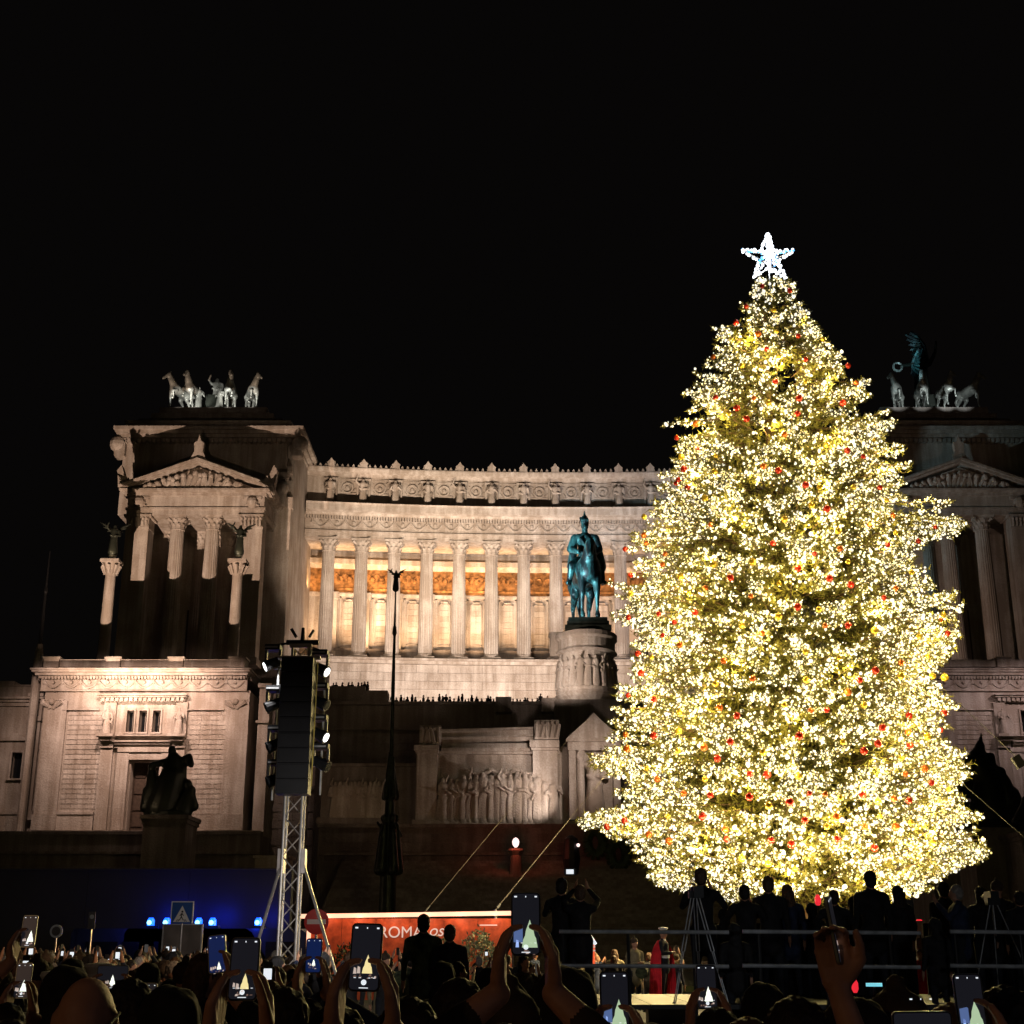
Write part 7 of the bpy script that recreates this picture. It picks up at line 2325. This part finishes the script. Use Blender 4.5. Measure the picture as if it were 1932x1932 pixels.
# ---------- people on the platform
PLAT = [
    (1060, 1655, 20.6, 'camera', 'coat_black', 'photographer in dark clothes with a phone at the left end of the platform', (False, 'hair'), None, -.3),
    (1095, 1668, 20.2, 'up', 'coat_black', 'photographer with both arms up holding a bright-screened camera', (False, 'hair2'), None, -.1),
    (1322, 1636, 21.3, 'camera', 'coat_black', 'camera operator behind the double-tube tripod', (False, 'hair2'), None, -.3),
    (1404, 1668, 21.6, 'camera', 'coat_black', 'platform onlooker with headphones, left of the gap in the lights', (False, 'hair'), None, -.2),
    (1449, 1652, 21.8, 'down', 'coat_black', 'platform onlooker with brown hair, third from the camera operator', (False, 'hair2'), None, -.3),
    (1484, 1668, 22.0, 'down', 'coat_blue', 'shorter platform onlooker with long hair', (True, 'hair2'), None, .1),
    (1572, 1678, 21.0, 'camera', 'coat_black', 'crouching camera operator left of the tallest onlooker', (False, 'hair'), None, -.1),
    (1640, 1642, 21.4, 'down', 'coat_black', 'tallest onlooker on the platform, against the tree lights', (False, 'hair'), None, .1),
    (1692, 1670, 21.8, 'down', 'coat_black', 'platform onlooker right of the tallest one', (True, 'hair'), None, .3),
    (1778, 1662, 21.6, 'down', 'coat_black', 'platform onlooker at the right side of the lit gap', (False, 'hair'), None, .2),
    (1803, 1668, 20.8, 'camera', 'coat_blue', 'man with glasses turned left at the right side of the lit gap', (False, 'hair3'), None, 1.2),
    (1848, 1672, 21.4, 'down', 'coat_black', 'dark onlooker left of the thin tripod', (True, 'hair'), None, .2),
    (1880, 1662, 21.6, 'camera', 'coat_black', 'camera operator above the thin tripod', (False, 'hair'), 'beanie', .1),
    (1922, 1680, 21.0, 'down', 'coat_black', 'dark onlooker at the far right end of the platform', (False, 'hair'), None, -.2),
    (1530, 1702, 22.6, 'down', 'coat_black', 'short dark onlooker between the two camera operators', (False, 'hair'), 'hood', .2),
    (1610, 1690, 22.4, 'down', 'coat_black', 'dark hooded onlooker just left of the tallest one', (False, 'hair'), 'hood', -.3),
    (1365, 1712, 22.2, 'down', 'coat_black', 'short hooded onlooker right of the double-tube tripod', (False, 'hair'), 'hood', .1),
    (1735, 1790, 24.5, 'down', 'coat_red', 'child in red below the lit gap of the platform', (False, 'hair2'), None, 2.8),
    (1385, 1740, 20.0, 'down', 'coat_black', 'dark figure before the break in the guard rails', (False, 'hair'), 'hood', 0),
    (1762, 1730, 20.2, 'down', 'coat_black', 'dark figure before the right-hand break in the guard rails', (False, 'hair'), 'hood', .2),
]
for (px, pyt, Y, key, coat, lab, hr, ex_, rz) in PLAT:
    z = Z(pyt, Y)
    hgt = max(1.45, min(2.0, z - deckz))
    zf_ = max(0, z - hgt)
    if pyt > 1780: hgt, zf_ = 1.2, z - 1.2
    o = person((X(px, pyt, Y), Y), rz, 'p_' + key, coat, lab, None, hr, ex_, z=zf_, arms=key, h=hgt / (1.775 if ex_ != 'hood' else 1.8))
c = P(1076, 1645, 20.7)
cm_ = thing('camera', 'camera with a bright white screen held above the crowd at the left of the platform', 'camera', c)
MB().box(c.x - .09, c.x + .09, 20.7, 20.78, c.z - .05, c.z + .05).tube((c.x, 20.78, c.z), (c.x, 20.92, c.z), .04, .045, 10).build('camera_body', M['black'], cm_)
MB().box(c.x - .06, c.x + .05, 20.692, 20.699, c.z - .03, c.z + .035).build('bright_screen', M['scr_icon'], cm_)
c = P(1316, 1686, 20.2)
cm_ = thing('video_camera', 'video camera on the double-tube tripod', 'camera', c)
MB().box(c.x - .07, c.x + .07, 20.05, 20.45, c.z - .06, c.z + .10).tube((c.x, 20.45, c.z + .02), (c.x, 20.62, c.z + .02), .05, .06, 10).tube((c.x - .05, 20.1, c.z + .12), (c.x - .05, 20.4, c.z + .16), .02, .02, 6).build('camera_body', M['black'], cm_)
c = P(1873, 1694, 20.4)
cm_ = thing('video_camera', 'video camera on the thin right-hand tripod', 'camera', c)
MB().box(c.x - .06, c.x + .06, 20.3, 20.6, c.z - .05, c.z + .09).tube((c.x, 20.6, c.z + .02), (c.x, 20.75, c.z + .02), .045, .05, 10).build('camera_body', M['black'], cm_)
# small red lights and gift boxes seen through the gaps
for (px, py, Y, m, w_, h_, lab) in ((1590, 1858, 12, 'redlight', .024, .045, 'left of two small red lamps below the lower guard rail'), (1613, 1860, 12, 'redlight', .028, .055, 'right of two small red lamps below the lower guard rail'),
                                   (1543, 1698, 27, 'redlight', .06, .10, 'red glowing parcel seen through the people on the platform'), (1735, 1745, 27, 'redlight', .10, .10, 'upper red parcel in the lit gap of the platform'),
                                   (1737, 1860, 25, 'redlight', .05, .10, 'lowest red lamp under the lit gap of the platform')):
    c = P(px, py, Y)
    t = thing('red_lamp', lab, 'lamp', c, 0, 'small red lamps near the platform')
    MB().lathe([(w_ * .5, -h_), (w_, -h_ * .5), (w_, h_ * .4), (w_ * .4, h_)], (c.x, Y, c.z), 9).build('glass', M[m], t)
    MB().tube((c.x, Y + .01, 0), (c.x, Y + .01, c.z - h_), .015, .015, 6).build('stem', M['black'], t)
c = P(1739, 1790, 25)
sg = thing('gift_box', 'stacked pale wrapped parcels in the lit gap of the platform', 'parcel', (c.x, 25, 0))
for i, (dz, w_, h_) in enumerate(((.35, .10, .12), (.08, .08, .1), (-.25, .09, .12), (-.5, .07, .1))):
    MB().box(c.x - w_, c.x + w_, 25, 25.2, c.z + dz - h_, c.z + dz + h_).build('parcel', M['board'] if i % 2 else M['white'], sg)
MB().box(c.x - .12, c.x + .12, 25.0, 25.3, 0, c.z - .62).build('stand', M['black'], sg)
c = P(1650, 1858, 12)
t = thing('led_bar', 'short cyan light bar below the lower guard rail', 'lamp', c)
MB().box(c.x - .065, c.x + .065, 12, 12.03, c.z - .014, c.z + .014).build('cyan_strip', emis('cyan', (.25, .8, .95), .8), t)
MB().tube((c.x, 12.02, 0), (c.x, 12.02, c.z - .02), .012, .012, 6).build('stem', M['black'], t)

# ---------- crowd in the square: faces warm from the tree side
rc = random.Random(21)
coats = ['coat_black', 'coat_black', 'coat_brown', 'coat_blue', 'coat_black', 'coat_tan']
cname = {'coat_black': 'black coat', 'coat_brown': 'brown coat', 'coat_blue': 'navy coat', 'coat_tan': 'tan jacket'}
hname = {(False, 'hair'): 'short dark hair', (True, 'hair'): 'long dark hair', (False, 'hair2'): 'short brown hair', (True, 'hair2'): 'long brown hair', (False, 'hair3'): 'grey hair'}


def zone(px):
    for lim, n in ((60, 'at far left'), (110, 'below the round sign'), (180, 'below the small parking sign'), (290, 'left of the grey sign board'), (390, 'in front of the grey sign board'), (475, 'right of the crossing sign'), (545, 'by the foot of the truss tower'), (640, "by the red board's left end"), (760, 'before the lettering of the red board')):
        if px < lim: return n
    return 'before the right board half' if px < 980 else 'behind the platform'


seen = {}
for i in range(200):
    px = rc.uniform(-20, 560) if i < 160 else rc.uniform(560, 1300)
    Y = rc.uniform(11, 36) if i < 160 else rc.uniform(12, 34)
    if i >= 160 and px > 1000: Y = rc.uniform(41, 46)
    coat = rc.choice(coats); hr = rc.choice(list(hname)); ex_ = rc.choice([None, None, None, 'beanie', 'hood', None])
    key, arms = rc.choice([('c_down', 'down'), ('c_down', 'down'), ('c_up', 'up'), ('c_down', 'down'), ('c_cam', 'camera')])
    h_ = rc.uniform(.92, 1.04)
    rz = rc.uniform(-2.7, -.9) if rc.random() < (.8 if Y > 13 else .3) else rc.uniform(-.5, .5)
    lab = f"{cname[coat]}, {('knit hat' if ex_ == 'beanie' else 'black hood' if ex_ == 'hood' else hname[hr])}{', arms raised' if arms == 'up' else ', hands at face' if arms == 'camera' else ''}, {zone(px)}"; lab = 'person, ' + lab
    person((X(px, 1790, Y), Y), rz, key, coat, lab, 'crowd in the square', hr, ex_, arms=arms, h=h_)
    if arms == 'up' and rc.random() < .95:
        d = Vector((-math.sin(rz), math.cos(rz), 0))
        c = Vector((X(px, 1790, Y), Y, 0)) + d * .36 * h_ + Vector((0, 0, 1.83 * h_))
        t = put('phone', bpy.data.meshes.get('tiny_phone') or rbox(.074, .150, .009, .01).mesh('tiny_phone', M['case']), None, c, (0, 0, rz))
        tag(t, f'phone lifted by someone in a {cname[coat]}, {zone(px)}', 'phone', 'phones lifted in the crowd')
        put('screen', bpy.data.meshes.get('tiny_screen') or rbox(.066, .085, .001, .006).mesh('tiny_screen', M['scr_icon']), t, (0, -.0055, -.02), world=False)
# two men with white caps at the left
person((X(111, 1830, 9.5), 9.5), -2.3, 'c_down', 'coat_black', 'officer with a white peaked cap facing right, left of the bald man', None, (False, 'hair'), 'cap', arms='down', h=.99)
person((X(185, 1820, 12), 12), -1.8, 'c_down', 'coat_black', 'officer with a white peaked cap, right of the bald man', None, (False, 'hair'), 'cap', arms='down', h=1.0)
lamp('SPOT', 'crowd_light', (1.5, 12, 7.5), 1900, (1, .66, .40), .3, (-8.5, 21, 1.6), 48, .9)
lamp('POINT', 'street_lamp_behind', (-6.5, -3.5, 4.6), 135, (1, .58, .30), .25)
lamp('POINT', 'street_lamp_behind', (7, -2, 5.0), 40, (.85, .8, 1), .25)

# ---------- people on the high terrace, seen as dark shapes against the lit wall
r2 = random.Random(9)
px = 616
i = 0
while px < 1046:
    Y = 151.8
    if px < 700: zf_ = Z(1296, 151) ; Y = 151.6
    elif px < 734: px = 740; continue
    else: zf_ = Z(1330, 150) - r2.uniform(.25, .85)
    h_ = r2.uniform(.95, 1.06)
    if px < 700: zf_ -= 1.1
    elif 840 < px < 900: zf_ += .0
    person((X(px, 1320, Y), Y), r2.uniform(-3, 3), 'tiny', 'coat_black', 'dark silhouetted person on the high terrace, ' + ('left of the flagpole' if px < 742 else 'just right of the flagpole' if px < 850 else 'above the middle of the altar wall' if px < 950 else 'nearest the carved pedestal'), 'people on the high terrace', (r2.random() < .4, 'hair'), None, z=zf_, arms='down', h=h_)
    px += r2.choice((5, 6, 6.5, 7.5, 9, 12))
    i += 1

# ---------- altar lamp and small things on the steps
c = P(973, 1588, 126)
t = thing('brazier', 'small burning lamp with a pink-white glow on the altar podium', 'lamp', (c.x, 126, c.z - 2.6))
MB().lathe([(.7, -4.2), (.6, -3.8), (.5, -1.2), (.75, -.8), (.7, -.6)], (c.x, 126, c.z), 12).build('stone_stand', M['block_dark'], t)
MB().lathe([(.12, -.5), (.27, -.28), (.32, 0), (.24, .22), (.05, .36)], (c.x, 126, c.z), 10).build('flame', M['flame'], t)
lamp('POINT', 'flame_glow', (c.x, 124.6, c.z), 130, (1, .15, .08), .2)
c = P(1078, 1604, 126)
t = thing('flame_bowl', 'tiny white lamp on a dark stand at the foot of the altar, by the tree', 'lamp', (c.x, 126, 0))
MB().lathe([(.5, 0), (.4, c.z - 3), (.8, c.z - .8), (.6, c.z + 1.0), (.2, c.z + 1.3)], (c.x, 126, 0), 10).build('stand', M['black'], t)
MB().sphere((c.x + .6, 125.4, c.z + .4), .16, 8, 6).build('bulb', M['flame'], t)
for px, py, lab in ((1123, 1590, 'dark oval wreath on the podium wall, left of two'), (1167, 1612, 'dark oval wreath on the podium wall, half behind the tree')):
    c = P(px, py, 127.5)
    t = thing('wreath', lab, 'wreath', c)
    mb = MB()
    for a in range(16):
        a0, a1 = 2 * PI * a / 16, 2 * PI * (a + 1) / 16
        mb.tube((c.x + .75 * math.cos(a0), 127.5, c.z + 1.1 * math.sin(a0)), (c.x + .75 * math.cos(a1), 127.5, c.z + 1.1 * math.sin(a1)), .5, .5, 7)
    mb.build('leaf_ring', M['hedge'], t)
